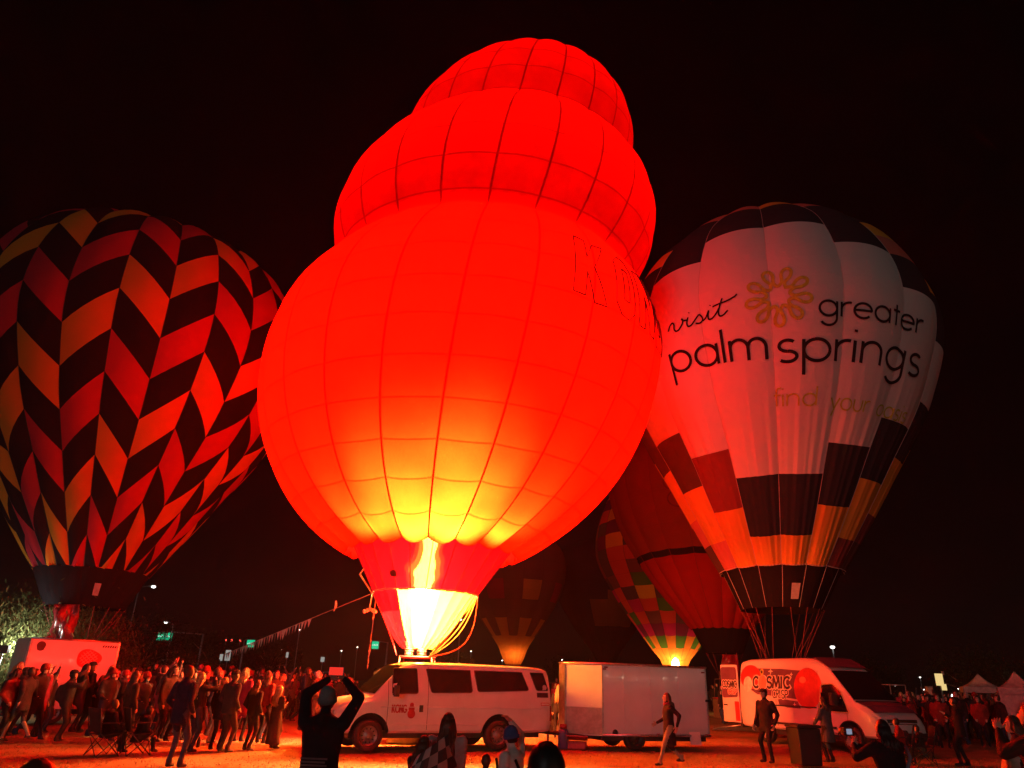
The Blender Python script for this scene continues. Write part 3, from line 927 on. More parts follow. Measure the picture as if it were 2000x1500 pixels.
lamp('burner_and_fill_light', (1.15, 84.4, 4.6), 260, (1, .42, .12), .2, cas_root)

p_ = far(1185, 1300, 96)
fb = Balloon((p_.x, p_.y), (-.01, 0, 0), prof_tab([3.2, 3.8, 6, 9, 12, 15.5, 18, 19.2], [.7, .9, 2.2, 4.4, 6.0, 6.4, 4.9, 0]), 16, R_(4), .1, 3.4, 19.2)
dim_root = empty('hot_air_balloon', (p_.x, p_.y, 0))
tag(dim_root, 'very dim balloon with an orange animal-like blotch, almost lost in the dark', 'balloon')
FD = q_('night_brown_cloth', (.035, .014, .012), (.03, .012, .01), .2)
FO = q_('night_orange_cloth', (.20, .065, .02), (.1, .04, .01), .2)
def dim_col(g, k, mid):
    d = math.degrees(mid)
    return FO if (5 <= k <= 8 and -15 < d < 55 and not (k == 8 and d < 10)) else FD
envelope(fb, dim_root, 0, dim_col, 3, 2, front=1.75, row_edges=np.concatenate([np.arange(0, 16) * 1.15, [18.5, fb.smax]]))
basket(dim_root, (p_.x, p_.y, 0), 2.3, .6)
# ================================================================== vehicles
PAINT_W = pmat('white_vehicle_paint', (0.72, 0.71, 0.71), 0.30, var=.10, scale=1.6, coat=.5)
PAINT_T = pmat('white_trailer_skin', (0.74, 0.73, 0.73), 0.13, var=.07, scale=1.5, bump=.10, bscale=2.2, coat=.2)
GLASS = pmat('dark_window_glass', (0.012, 0.012, 0.014), 0.06, spec=.6, var=.1)
RUBBER = pmat('black_rubber', (0.018, 0.018, 0.018), 0.75)
DARKP = pmat('black_plastic', (0.022, 0.022, 0.024), 0.5)
CHROME = pmat('chrome', (0.65, 0.65, 0.66), 0.15, 1.0, var=.05)
ALU = pmat('aluminium_trim', (0.55, 0.55, 0.56), 0.35, .9)
TREAD = pmat('aluminium_stone_guard', (0.30, 0.24, 0.21), 0.38, .45, bump=.10, bscale=55)
RIMS = pmat('grey_steel_rim', (0.26, 0.25, 0.25), 0.4, .6)
LENS_R = pmat('red_lens', (0.35, 0.01, 0.01), 0.2)
LENS_W = pmat('clear_lens', (0.55, 0.55, 0.55), 0.12)
PRED = pmat('red_print', (0.50, 0.02, 0.03), .5)
PDRK = pmat('dark_print', (0.035, 0.012, 0.02), .5)
SEATM = pmat('grey_seat_cloth', (0.16, 0.14, 0.13), .9)

class Side:
    """vertical plane of a vehicle side, for reading places off the photograph"""
    def __init__(self, root, y):
        self.M = root.matrix_basis.copy() if root.matrix_basis else Matrix()
        self.M = Matrix.Translation(root.location) @ Matrix.Rotation(root.rotation_euler.z, 4, 'Z')
        self.Mi = self.M.inverted(); self.y = y
    def __call__(self, px, py):
        o = self.Mi @ CAM_POS; d = self.Mi.to_3x3() @ ray(px, py)
        t = (self.y - o.y) / d.y
        p = o + d * t
        return (p.x, p.z)

def loft_body(stations, nside=1):
    """stations: (x, z0, zbelt, zroof, ws, wb, wr, rr); closed body"""
    def sec(s):
        x, z0, zb, zr, ws, wb, wr, rr = s
        zm = z0 + (zb - z0) * .5
        half = [(0, z0), (ws * .93, z0), (ws, z0 + .06), (max(ws, wb) * 1.004, zm), (wb, zb)]
        for t in (.33, .66): half.append((wb + (wr - wb) * t + .018 * math.sin(PI * t), zb + (zr - rr - zb) * t))
        half.append((wr, zr - rr))
        for a in (30, 60, 90):
            half.append((wr - rr * (1 - math.cos(R_(a))) * 1.3, zr - rr + rr * math.sin(R_(a))))
        half.append((0, zr + .015))
        left = [(x, y, z) for y, z in half]
        right = [(x, -y, z) for y, z in half[1:-1]][::-1]
        return left + right
    rings = [sec(s) for s in stations]
    n = len(rings[0]); m = MB()
    vs = [v for r in rings for v in r]; fs = []
    for i in range(len(rings) - 1):
        for k in range(n):
            a = i * n + k; b = i * n + (k + 1) % n
            fs.append((a, b, b + n, a + n))
    fs.append(tuple(range(n))); fs.append(tuple(reversed(range((len(rings) - 1) * n, len(rings) * n))))
    m.add(vs, fs, 0, True)
    return m

def side_w(stations, x, z):
    st = sorted(stations, key=lambda s: s[0])
    xs = [s[0] for s in st]
    x = min(max(x, xs[0]), xs[-1])
    v = [float(np.interp(x, xs, [s[k] for s in st])) for k in range(8)]
    _, z0, zb, zr, ws, wb, wr, rr = v
    if z <= zb: return max(ws, wb) * 1.004 if abs(z - zb) > .02 else wb
    t = min(1, (z - zb) / max(.01, zr - rr - zb))
    return wb + (wr - wb) * t + .018 * math.sin(PI * min(1, t))

def cut(o, cutters):
    for c in cutters:
        c.parent = o.parent
        md = o.modifiers.new('arch', 'BOOLEAN'); md.object = c; md.operation = 'DIFFERENCE'; md.solver = 'EXACT'; md.material_mode = 'TRANSFER'
    bpy.context.view_layer.update()
    dg = bpy.context.evaluated_depsgraph_get()
    me = bpy.data.meshes.new_from_object(o.evaluated_get(dg), depsgraph=dg)
    o.modifiers.clear()
    old = o.data; o.data = me
    for c in cutters:
        bpy.data.objects.remove(c, do_unlink=True)
    return o

def smooth_by_angle(o, deg=32):
    me = o.data
    bm = bmesh.new(); bm.from_mesh(me)
    for f in bm.faces: f.smooth = True
    for e in bm.edges:
        e.smooth = not (len(e.link_faces) == 2 and e.calc_face_angle(0) > R_(deg))
    bm.to_mesh(me); bm.free()

def rounded(pts, r, seg=4):
    """round the corners of a polygon"""
    out = []; n = len(pts)
    for i in range(n):
        p = Vector(pts[i]); a = Vector(pts[i - 1]); b = Vector(pts[(i + 1) % n])
        da = (a - p); db_ = (b - p); ra = min(r, da.length * .45); rb_ = min(r, db_.length * .45)
        s = p + da.normalized() * ra; e = p + db_.normalized() * rb_
        for t in np.linspace(0, 1, seg + 1):
            out.append(tuple(s * (1 - t) ** 2 + p * 2 * t * (1 - t) + e * t * t))
    return out

def on_side(stations, poly, sgn, off, mat, root, name, flat_y=None, subdiv=True):
    """flat pane or print following the side of the body"""
    bm = bmesh.new()
    vs = [bm.verts.new((p[0], 0, p[1])) for p in poly]
    f = bm.faces.new(vs)
    bmesh.ops.triangulate(bm, faces=[f])
    if subdiv:
        for _ in range(2):
            es = [e for e in bm.edges if e.calc_length() > .3]
            if es: bmesh.ops.subdivide_edges(bm, edges=es, cuts=1)
        bmesh.ops.triangulate(bm, faces=bm.faces)
    for v in bm.verts:
        w = flat_y if flat_y is not None else side_w(stations, v.co.x, v.co.z)
        v.co.y = sgn * (w + off)
    bmesh.ops.recalc_face_normals(bm, faces=bm.faces)
    for fc in bm.faces:
        if fc.normal.y * sgn < 0: fc.normal_flip()
        fc.smooth = True
    me = bpy.data.meshes.new(name); bm.to_mesh(me); bm.free()
    me.materials.append(mat)
    return link(name, me, root)

def strokes_on_side(stations, text, glyphs, x0, z0, h, width, sgn, dirx, off, mat, root, name, flat_y=None, total=None, slope=0.0):
    """drawn letters on a side; dirx = -1 when reading direction runs towards the tail"""
    adv = sum(glyphs[c][1] for c in text)
    kx = total / (adv * h) if total else 1.0
    m = MB(); x = 0.0; q = 0
    for c in text:
        for st_ in glyphs[c][0]:
            P = np.array([((x + gx) * h * kx, gy * h) for gx, gy in st_])
            d = np.zeros_like(P); d[1:-1] = P[2:] - P[:-2]; d[0] = P[1] - P[0]; d[-1] = P[-1] - P[-2]
            d /= np.linalg.norm(d, axis=1, keepdims=True) + 1e-9
            P[0] -= d[0] * width * .3; P[-1] += d[-1] * width * .3
            nn = np.stack([-d[:, 1], d[:, 0]], -1)
            A = P + nn * width / 2; B = P - nn * width / 2
            vs = []
            for a, b in zip(A, B):
                for p in (a, b):
                    X = x0 + dirx * p[0]; Z = z0 + p[1] + slope * p[0]
                    w = flat_y if flat_y is not None else side_w(stations, X, Z)
                    vs.append((X, sgn * (w + off + .0006 * (q % 3)), Z))
            m.add(vs, [(2*i, 2*i+1, 2*i+3, 2*i+2) for i in range(len(P) - 1)], 0)
            q += 1
        x += glyphs[c][1]
    return m.build(name, mat, root)

CAP = {
 'C': ([arc(.42, .5, .42, .5, 48, 312, 24)], .86),
 'O': ([arc(.46, .5, .46, .5, 0, 360, 28)], 1.1),
 'S': ([arc(.30, .745, .27, .255, 35, 270, 18) + arc(.30, .245, .30, .245, 90, -145, 18)], .78),
 'M': ([line((0, 0), (.12, 1)), line((.12, 1), (.45, .15)), line((.45, .15), (.78, 1)), line((.78, 1), (.9, 0))], 1.14),
 'I': ([line((0, 0), (0, 1))], .32),
 'R': ([line((0, 0), (0, 1)), line((0, 1), (.28, 1)) + arc(.28, .76, .26, .24, 90, -90, 12) + line((.28, .52), (0, .52)), line((.22, .52), (.54, 0))], .76),
 'P': ([line((0, 0), (0, 1)), line((0, 1), (.28, 1)) + arc(.28, .74, .27, .26, 90, -90, 12) + line((.28, .48), (0, .48))], .74),
 'K': ([line((0, 0), (0, 1)), line((.55, 1), (.06, .45)), line((.16, .55), (.58, 0))], .80),
 'N': ([line((0, 0), (0, 1)), line((0, 1), (.56, 0)), line((.56, 0), (.56, 1))], .80),
 'G': ([arc(.42, .5, .42, .5, 48, 350, 24) + line((.84, .42), (.5, .42))], 1.05),
 '~': ([line((0, .1), (.2, .6), (.35, .1), (.55, .55), (.75, .1))], .95),
}
def wheel(root, c, r, w, sgn, spokes=5, rimcol=RIMS):
    """tyre with tread grooves and a rim with holes; sgn = outward side"""
    Mx = Matrix.Translation(c) @ Matrix.Rotation(-sgn * PI / 2, 4, 'X')
    t = MB()
    t.lathe([(r * .60, -w / 2), (r * .86, -w / 2), (r * .97, -w / 2 + .03), (r, -w / 2 + .06), (r, w / 2 - .06), (r * .97, w / 2 - .03), (r * .86, w / 2), (r * .60, w / 2), (r * .60, -w / 2)], 36, Mx)
    tyre = t.build('tyre', RUBBER, root)
    m = MB()
    m.lathe([(r * .60, -w / 2 + .01), (r * .61, w / 2 - .01), (r * .56, w / 2 - .015), (r * .53, w / 2 - .06), (r * .30, w / 2 - .05), (r * .20, w / 2 - .015), (r * .10, w / 2 + .0), (0, w / 2 + .0)], 30, Mx)
    m.build('rim', rimcol, tyre)
    h = MB()
    for k in range(spokes * 2):
        a = 2 * PI * k / (spokes * 2)
        Mh = Mx @ Matrix.Rotation(a, 4, 'Z') @ Matrix.Translation((r * .42, 0, w / 2 - .05))
        h.ball((0, 0, 0), (r * .075, r * .045, .018), 8, 5, 0, None)
        n0 = len(h.v) - 9 * 8
        for i in range(len(h.v) - (5 + 1) * 8, len(h.v)): h.v[i] = tuple(Mh @ Vector(h.v[i]))
    h.build('rim_hole', DARKP, tyre)
    return tyre

def cyl_cutter(x, z, r, y0, y1):
    m = MB(); n = 28
    vs = [(x + r * math.cos(2*PI*k/n), y0, z + r * math.sin(2*PI*k/n)) for k in range(n)] + [(x + r * math.cos(2*PI*k/n), y1, z + r * math.sin(2*PI*k/n)) for k in range(n)]
    fs = [tuple(range(n)), tuple(reversed(range(n, 2*n)))] + [(k, (k+1) % n, n + (k+1) % n, n + k)[::-1] for k in range(n)]
    m.add(vs, fs)
    o = m.build('cutter', RUBBER)
    bm = bmesh.new(); bm.from_mesh(o.data); bmesh.ops.recalc_face_normals(bm, faces=bm.faces); bm.to_mesh(o.data); bm.free()
    return o

def outline_rim(stations, poly, sgn, off, r, mat, root, name):
    pts = []
    n = len(poly)
    for i in range(n + 1):
        p = poly[i % n]; pts.append((p[0], sgn * (side_w(stations, p[0], p[1]) + off), p[1]))
    return MB().tube(pts, r, 5, caps=False).build(name, mat, root)

# ------------------------------------------------------------------ white passenger van (nose to the west)
Pf = gnd(717, 1470); 
best = None
for yy in np.linspace(1448, 1470, 200):
    q = gnd(972, yy); d_ = abs((q - Pf).length - 3.52)
    if best is None or d_ < best[0]: best = (d_, q)
Pr = best[1]
fw = (Pf - Pr).normalized()
vyaw = math.atan2(fw.y, fw.x)
lft = Vector((-fw.y, fw.x, 0))                     # the van's left side looks at the camera
van_o = Pr - fw * 1.62 - lft * 0.98
pv = empty('passenger_van', (van_o.x, van_o.y, 0), vyaw)
tag(pv, 'white passenger van with long side windows parked in front of the burner', 'van')
ST = [(0.0, .50, 1.18, 1.90, .90, .93, .76, .10), (.06, .46, 1.18, 2.01, .95, .97, .79, .12), (.25, .44, 1.18, 2.06, .985, .995, .81, .12), (1.0, .42, 1.18, 2.09, .99, 1.0, .82, .12), (2.6, .42, 1.18, 2.10, .99, 1.0, .82, .12),
      (4.0, .42, 1.18, 2.08, .99, 1.0, .82, .12), (4.30, .42, 1.18, 2.01, .99, 1.0, .815, .10), (4.60, .42, 1.17, 1.76, .99, .998, .84, .06), (4.90, .42, 1.15, 1.48, .99, .995, .88, .05),
      (5.12, .42, 1.10, 1.25, .99, .99, .91, .05), (5.50, .42, 1.05, 1.19, .985, .985, .90, .06), (5.82, .42, .98, 1.10, .97, .965, .87, .07), (5.95, .44, .85, .98, .93, .93, .84, .08), (5.99, .50, .75, .85, .88, .88, .80, .08)]
body = loft_body(ST).build('body', [PAINT_W], pv)
bm = bmesh.new(); bm.from_mesh(body.data); bmesh.ops.recalc_face_normals(bm, faces=bm.faces); bm.to_mesh(body.data); bm.free()
cut(body, [cyl_cutter(1.62, .38, .50, .62, 1.3), cyl_cutter(1.62, .38, .50, -1.3, -.62), cyl_cutter(5.14, .38, .50, .62, 1.3), cyl_cutter(5.14, .38, .50, -1.3, -.62)])
smooth_by_angle(body, 34)
for x in (1.62, 5.14):
    for s in (1, -1): wheel(pv, (x, s * .86, .37), .37, .25, s)
SV = Side(pv, 0.98)
def win(px, r=.07, off=.008):
    return rounded([SV(*p) for p in px], r)
panes = {'window': [[(751, 1354), (772, 1304), (818, 1304), (817, 1355)], [(836, 1303), (922, 1304), (923, 1353), (843, 1353)], [(930, 1303), (1022, 1305), (1034, 1349), (934, 1351)], [(1039, 1306), (1064, 1308), (1074, 1349), (1049, 1349)]]}
for q, pl in enumerate(panes['window']):
    pg = win(pl)
    pg = [(min(max(x, .10), 4.62), min(z, 1.93)) for x, z in pg]
    w_ = on_side(ST, pg, 1, .006, GLASS, pv, 'window')
    outline_rim(ST, pg, 1, .006, .012, DARKP, w_, 'gasket')
    pm = [(x, z) for x, z in pg]
    w2 = on_side(ST, pm, -1, .006, GLASS, pv, 'window')
# windscreen
def slope_patch(y0, y1, x_t, z_t, x_b, z_b, bulge, mat, root, name, off=.008, n=8, topn=.80):
    vs = []; fs = []
    dx, dz = x_b - x_t, z_b - z_t; l = math.hypot(dx, dz); nx_, nz_ = -dz / l, dx / l
    for i in range(n + 1):
        for j in range(5):
            t = j / 4; y = (y0 + (y1 - y0) * i / n) * (topn + (1 - topn) * t)
            b = off + bulge * (1 - (2 * i / n - 1) ** 2)
            vs.append((x_t + dx * t + nx_ * b, y, z_t + dz * t + nz_ * b))
    for i in range(n):
        for j in range(4):
            a = i * 5 + j; fs.append((a, a + 1, a + 6, a + 5))
    return MB().add(vs, fs, 0, True).build(name, mat, root)
slope_patch(-.90, .90, 4.335, 2.0, 5.06, 1.31, .012, GLASS, pv, 'windscreen', .012)
# door gaps and trim
for xs_, zt in ((3.66, 1.98), (4.72, 1.62)):
    MB().tube([(xs_, side_w(ST, xs_, z) + .001, z) for z in np.linspace(.5, zt, 12)], .006, 4).build('door_gap', DARKP, pv)
MB().tube([(x, side_w(ST, x, .62) + .004, .62) for x in np.linspace(2.2, 4.6, 12)], .012, 5).build('side_moulding', PAINT_W, pv)
MB().tube([(x, side_w(ST, x, 1.02) + .002, 1.02) for x in np.linspace(.3, 4.9, 20)], .010, 5).build('body_crease', PAINT_W, pv)
MB().tube([(x, .80, 2.035) for x in np.linspace(.3, 4.15, 10)], .014, 5).build('drip_rail', PAINT_W, pv)
hx, hz = SV(822, 1384)
MB().box((hx - .05, .995, hz - .08), (hx + .05, 1.02, hz + .08)).build('door_handle', DARKP, pv)
# lettering and toy shape on the door
x0, z0 = SV(765, 1391)
strokes_on_side(ST, 'KONG', CAP, x0, z0, .165, .036, 1, -1, .006, PRED, pv, 'lettering', total=.40)
xt, zt = SV(803, 1388)
tb = MB()
for (dz, r) in ((-.075, .105), (.045, .082), (.135, .055)):
    vs = [(xt + r * math.cos(a), side_w(ST, xt, zt + dz) + .006 + dz * .004, zt + dz + r * math.sin(a)) for a in np.linspace(0, 2*PI, 18, endpoint=False)]
    tb.add(vs, [tuple(range(18))])
tb.build('emblem', PRED, pv)
# stickers at the tail
a = SV(1049, 1353); b = SV(1077, 1363)
on_side(ST, [(max(a[0], .12), a[1]), (max(b[0], .12) - .02, a[1]), (max(b[0], .12) - .02, b[1]), (max(a[0], .12), b[1])], 1, .007, PDRK, pv, 'sticker')
a = SV(1056, 1373); b = SV(1077, 1378); bx_ = max(b[0], .08)
fr_ = [(a[0], a[1]), (bx_, a[1]), (bx_, b[1]), (a[0], b[1])]
outline_rim(ST, fr_, 1, .006, .009, PRED, pv, 'sticker')
a = SV(1067, 1343)
on_side(ST, [(max(a[0], .2) + .07 * math.cos(t), a[1] + .07 * math.sin(t)) for t in np.linspace(0, 2*PI, 14, endpoint=False)], 1, .012, pmat('pale_print', (.5, .48, .48), .5), pv, 'sticker')
MB().box((.0, .90, 1.02 - .30), (.07, .965, 1.10)).build('tail_light', LENS_R, pv)
MB().box((-.10, -.92, .46), (.02, .92, .60)).build('bumper', CHROME, pv)
MB().box((5.97, -.95, .44), (6.08, .95, .64)).build('bumper', CHROME, pv)
for s in (1, -1):
    MB().box((5.93, s * .60 - .15, .72), (5.995, s * .60 + .15, .92)).build('headlight', LENS_W, pv)
g_ = MB()
for k in range(5): g_.box((5.965, -.42, .72 + k * .042), (5.995, .42, .745 + k * .042))
g_.build('grille', DARKP, pv)
mm = MB(); mm.box((4.52, 1.06, 1.26), (4.62, 1.22, 1.52)); mm.tube([(4.6, .96, 1.3), (4.58, 1.1, 1.36)], .02, 6)
mm.build('wing_mirror', DARKP, pv)
und = MB(); und.box((.3, -.8, .30), (5.6, .8, .46)); und.build('underbody', DARKP, pv)

# ------------------------------------------------------------------ white enclosed trailer with a pointed nose
Rb = gnd(1388, 1440, .36); Fb = gnd(1178, 1438, .36)
ax_ = (Fb - Rb); ax_.z = 0; tl = ax_.length; ax_.normalize()
tyaw = math.atan2(ax_.y, ax_.x)
tr = empty('enclosed_trailer', (Rb.x, Rb.y, 0), tyaw)         # +x to the nose, near side is +y
tag(tr, 'white box trailer with pointed nose hitched behind the passenger van', 'trailer')
TW = 1.75; NZ = .86; Z0, Z1 = .36, 2.26
# local: near side y=0, far side y=-TW
def prism(poly, z0, z1):
    n = len(poly); m = MB()
    m.add([(x, y, z0) for x, y in poly] + [(x, y, z1) for x, y in poly], [tuple(range(n)), tuple(reversed(range(n, 2*n)))] + [(k, (k+1) % n, n + (k+1) % n, n + k) for k in range(n)])
    return m
plan = [(0, 0), (0, -TW), (tl, -TW), (tl + NZ, -TW * .62), (tl + NZ, -TW * .38), (tl, 0)]
bo = prism(plan, Z0, Z1).build('body', PAINT_T, tr)
bevel_mesh(bo.data, .02, 2)
# sheet seams, corner trims, roof rail
for x in (tl - .01, tl * .55, .04):
    MB().box((x - .018, .002, Z0 + .02), (x + .018, .012, Z1 - .05)).build('corner_trim' if x != tl * .55 else 'sheet_seam', ALU if x != tl * .55 else PAINT_T, tr)
rail = MB()
pr = [(p[0] + (.012 if p[0] > tl else 0), p[1]) for p in plan]
rail.tube([(0, .01, Z1 - .02), (tl, .01, Z1 - .02), (tl + NZ + .01, -TW * .38, Z1 - .02), (tl + NZ + .01, -TW * .62, Z1 - .02), (tl, -TW - .01, Z1 - .02)], .035, 6)
rail.build('roof_rail', ALU, tr)
br_ = MB(); br_.tube([(0, .012, Z0 + .03), (tl, .012, Z0 + .03)], .035, 6); br_.build('bottom_rail', ALU, tr)
# stone guard on the slanted nose
dn = Vector((NZ, -TW * .38, 0)).normalized(); nn_ = Vector((-dn.y, dn.x, 0))
L_ = math.hypot(NZ, TW * .38)
def nose_pt(u, z, off): p = Vector((tl, 0, 0)) + dn * u + nn_ * off; return (p.x, p.y, z)
MB().add([nose_pt(.02, Z0 + .03, .006), nose_pt(L_ - .01, Z0 + .03, .006), nose_pt(L_ - .01, Z0 + .72, .006), nose_pt(.02, Z0 + .72, .006),
          nose_pt(.02, Z0 + .03, .022), nose_pt(L_ - .01, Z0 + .03, .022), nose_pt(L_ - .01, Z0 + .72, .022), nose_pt(.02, Z0 + .72, .022)],
         [(4, 5, 6, 7), (0, 4, 7, 3), (5, 1, 2, 6), (7, 6, 2, 3), (0, 1, 5, 4)]).build('stone_guard', TREAD, tr)
MB().box((tl + NZ - .02, -TW * .62 - .02, Z0 + .02), (tl + NZ + .03, -TW * .38 + .02, Z1 - .06)).build('nose_cap', ALU, tr)
STr = Side(tr, 0.0)
# latch, fuel cap, fender, wheel
x_, z_ = STr(1183, 1303); MB().box((x_ - .05, .0, z_ - .02), (x_ + .05, .03, z_ + .02)).build('marker_light', LENS_R, tr)
x_, z_ = STr(1201, 1431); MB().lathe([(0, .0), (.075, .0), (.085, .02), (0, .03)], 16, Matrix.Translation((x_, .0, z_)) @ Matrix.Rotation(-PI/2, 4, 'X')).build('valve_cap', DARKP, tr)
x_, z_ = STr(1381, 1369); MB().box((x_ - .06, .0, z_ - .03), (x_ + .06, .035, z_ + .03)).build('latch', DARKP, tr)
wx, wz = STr(1243, 1450)
wheel(tr, (wx, -.13, .33), .33, .22, 1, rimcol=DARKP)
wheel(tr, (wx, -TW + .13, .33), .33, .22, -1, rimcol=DARKP)
fe = MB(); n = 14
fe_pts = [(wx + .42 * math.cos(a), .0, .36 + .36 * math.sin(a)) for a in np.linspace(0, PI, n)]
vs = [(x, .01, z) for x, y, z in fe_pts] + [(x, .14, z) for x, y, z in fe_pts]
# chassis, tongue, jack
ch = MB(); ch.box((.1, -TW + .1, .24), (tl, -.1, .358)); ch.tube([(tl, -.2, .30), (tl + NZ + .9, -TW/2, .42)], .05, 6); ch.tube([(tl, -TW + .2, .30), (tl + NZ + .9, -TW/2, .42)], .05, 6)
ch.build('chassis', DARKP, tr)
jk = MB(); jk.tube([(tl + NZ + .45, -TW/2, .0), (tl + NZ + .45, -TW/2, .85)], .035, 8); jk.tube([(tl + NZ + .45, -TW/2 - .12, .85), (tl + NZ + .45, -TW/2 + .16, .85)], .016, 6)
jk.lathe([(0, 0), (.12, 0), (.12, .02), (0, .02)], 12, Matrix.Translation((tl + NZ + .45, -TW/2, .0))); jk.build('jack', ALU, tr)
MB().box((tl + NZ + .85, -TW/2 - .06, .38), (tl + NZ + 1.15, -TW/2 + .06, .50)).build('hitch', ALU, tr)
for x in (tl * .28, tl * .80):
    MB().box((x - .014, .002, Z0 + .05), (x + .014, .008, Z1 - .05)).build('sheet_seam', PAINT_T, tr)
rv = MB()
for x in np.arange(.08, tl, .13):
    for z in (Z0 + .09, Z1 - .09): rv.ball((x, .003, z), (.011, .006, .011), 6, 4)
for x in (.04, tl * .28, tl * .55, tl * .80, tl - .01):
    for z in np.arange(Z0 + .2, Z1 - .15, .13): rv.ball((x + .03, .003, z), (.010, .006, .010), 6, 4)
rvo = rv.build('rivets', ALU, tr); rvo['kind'] = 'stuff'
for x, z in ((tl * .5, Z0 + .06), (.12, Z0 + .06), (.12, Z1 - .16), (tl * .98, Z1 - .16)):
    MB().box((x - .05, .0, z - .018), (x + .05, .022, z + .018)).build('marker_light', LENS_R, tr)
# ladder-like rear door ajar, leaning panel
x_, z_ = STr(1345, 1430)
pn = MB().add([(.66, .03, .16), (.42, .20, .16), (.46, .18, .50), (.68, .03, .50), (.68, .01, .16), (.44, .18, .16), (.48, .16, .50), (.70, .01, .50)], [(0, 1, 2, 3), (7, 6, 5, 4), (0, 3, 7, 4), (1, 5, 6, 2), (3, 2, 6, 7), (0, 4, 5, 1)]).build('side_hatch', PAINT_T, tr)

# ------------------------------------------------------------------ trailer on the west side, lit pink
A0 = far(62, 1248, 28.5)
a_dir = Vector((math.cos(R_(43)), math.sin(R_(43)), 0)); q_az = far(235, 1256, 1.0); q_n = Vector((q_az.y, -q_az.x, 0))
B0 = A0 + a_dir * (-(A0.x * q_n.x + A0.y * q_n.y) / (a_dir.x * q_n.x + a_dir.y * q_n.y))
ax2 = Vector((B0.x - A0.x, B0.y - A0.y, 0)); tl2 = ax2.length; ax2.normalize()
tr2 = empty('enclosed_trailer', (A0.x, A0.y, 0), math.atan2(ax2.y, ax2.x))     # +x to the east, near side -y
tag(tr2, 'box trailer glowing pink with a plaid strawberry picture beside the pale tree', 'trailer')
H2 = 2.55; W2 = 2.1
bo = prism([(0, 0), (tl2, 0), (tl2, W2), (0, W2), ], .45, H2).build('body', PAINT_T, tr2)
bevel_mesh(bo.data, .03, 2)
def on_tr2(px, py): 
    s_ = Side(tr2, 0.0); return s_(px, py)
for x in (.02, tl2 - .02): MB().box((x - .03, -.012, .47), (x + .03, -.001, H2 - .03)).build('corner_trim', ALU, tr2)
MB().tube([(0, -.01, H2 - .02), (tl2, -.01, H2 - .02)], .03, 6).build('roof_rail', ALU, tr2)
x_, z_ = on_tr2(81, 1260)
MB().add([(x_ + .13 * math.cos(a) , -.006, z_ + .12 * math.sin(a) - (.05 if math.sin(a) < -.5 else 0)) for a in np.linspace(0, 2*PI, 16, endpoint=False)], [tuple(reversed(range(16)))]).build('emblem', PDRK, tr2)
# plaid strawberry
xs_, zs_ = on_tr2(173, 1286)
berry = []
for a in np.linspace(0, 2*PI, 26, endpoint=False):
    r = .36 + .03 * math.cos(3 * a); berry.append((xs_ + r * math.cos(a) * 1.05, -.006, zs_ + r * .78 * math.sin(a)))
MB().add(berry, [tuple(reversed(range(26)))]).build('emblem', PRED, tr2)
ck = MB()
for i in range(-4, 5):
    for s_ in (1, -1):
        c = i * .09; L2 = math.sqrt(max(0, .27 ** 2 - c * c))
        if L2 < .05: continue
        a = Vector((c - s_ * L2 * .0, 0)); 
        dx_ = .7071; p0 = Vector((c * .7 - L2 * dx_, s_ * (c * .7 + 0) - s_ * -L2 * dx_ * -1)); p1 = Vector((c * .7 + L2 * dx_, s_ * c * .7 + s_ * L2 * dx_ * 1))
        p0 = Vector((c * dx_ - L2 * dx_, s_ * (-c * dx_ - L2 * dx_))); p1 = Vector((c * dx_ + L2 * dx_, s_ * (-c * dx_ + L2 * dx_)))
        w = .012
        nn2 = Vector((-(p1 - p0).y, (p1 - p0).x)).normalized() * w
        ck.add([(xs_ + q.x, -.010 - .001 * s_, zs_ + q.y * .9) for q in (p0 + nn2, p1 + nn2, p1 - nn2, p0 - nn2)], [(0, 1, 2, 3)])
ck.build('emblem_pattern', pmat('pale_pink_print', (.6, .35, .35), .5), tr2)
x_, z_ = on_tr2(200, 1263)
m = MB()
for k in range(7):
    m.add([(x_ + k * .075, -.006, z_ - .03), (x_ + k * .075 + .055, -.006, z_ - .03), (x_ + k * .075 + .075, -.006, z_ + .035 + .02 * (k % 3 == 0)), (x_ + k * .075 + .02, -.006, z_ + .035)], [(0, 1, 2, 3)])
m.build('small_print', PDRK, tr2)
wx2, wz2 = on_tr2(119, 1325)
wheel(tr2, (wx2, .16, .36), .36, .24, -1)
ar = MB(); 
aa = [(wx2 + .56 * math.cos(a), .40 + .52 * math.sin(a)) for a in np.linspace(0, PI, 16)]
ar.add([(x, -.02, z) for x, z in aa] + [(x, -.10, z) for x, z in aa], [(i, i + 1, i + 17, i + 16) for i in range(15)], 0, True)
ar.build('fender', DARKP, tr2)
MB().box((.2, .2, .30), (tl2 - .2, W2 - .2, .446)).build('chassis', DARKP, tr2)
dr = MB(); dr.box((-.03, .12, .55), (-.002, W2 - .12, H2 - .12)); dr.build('end_door', PAINT_T, tr2)

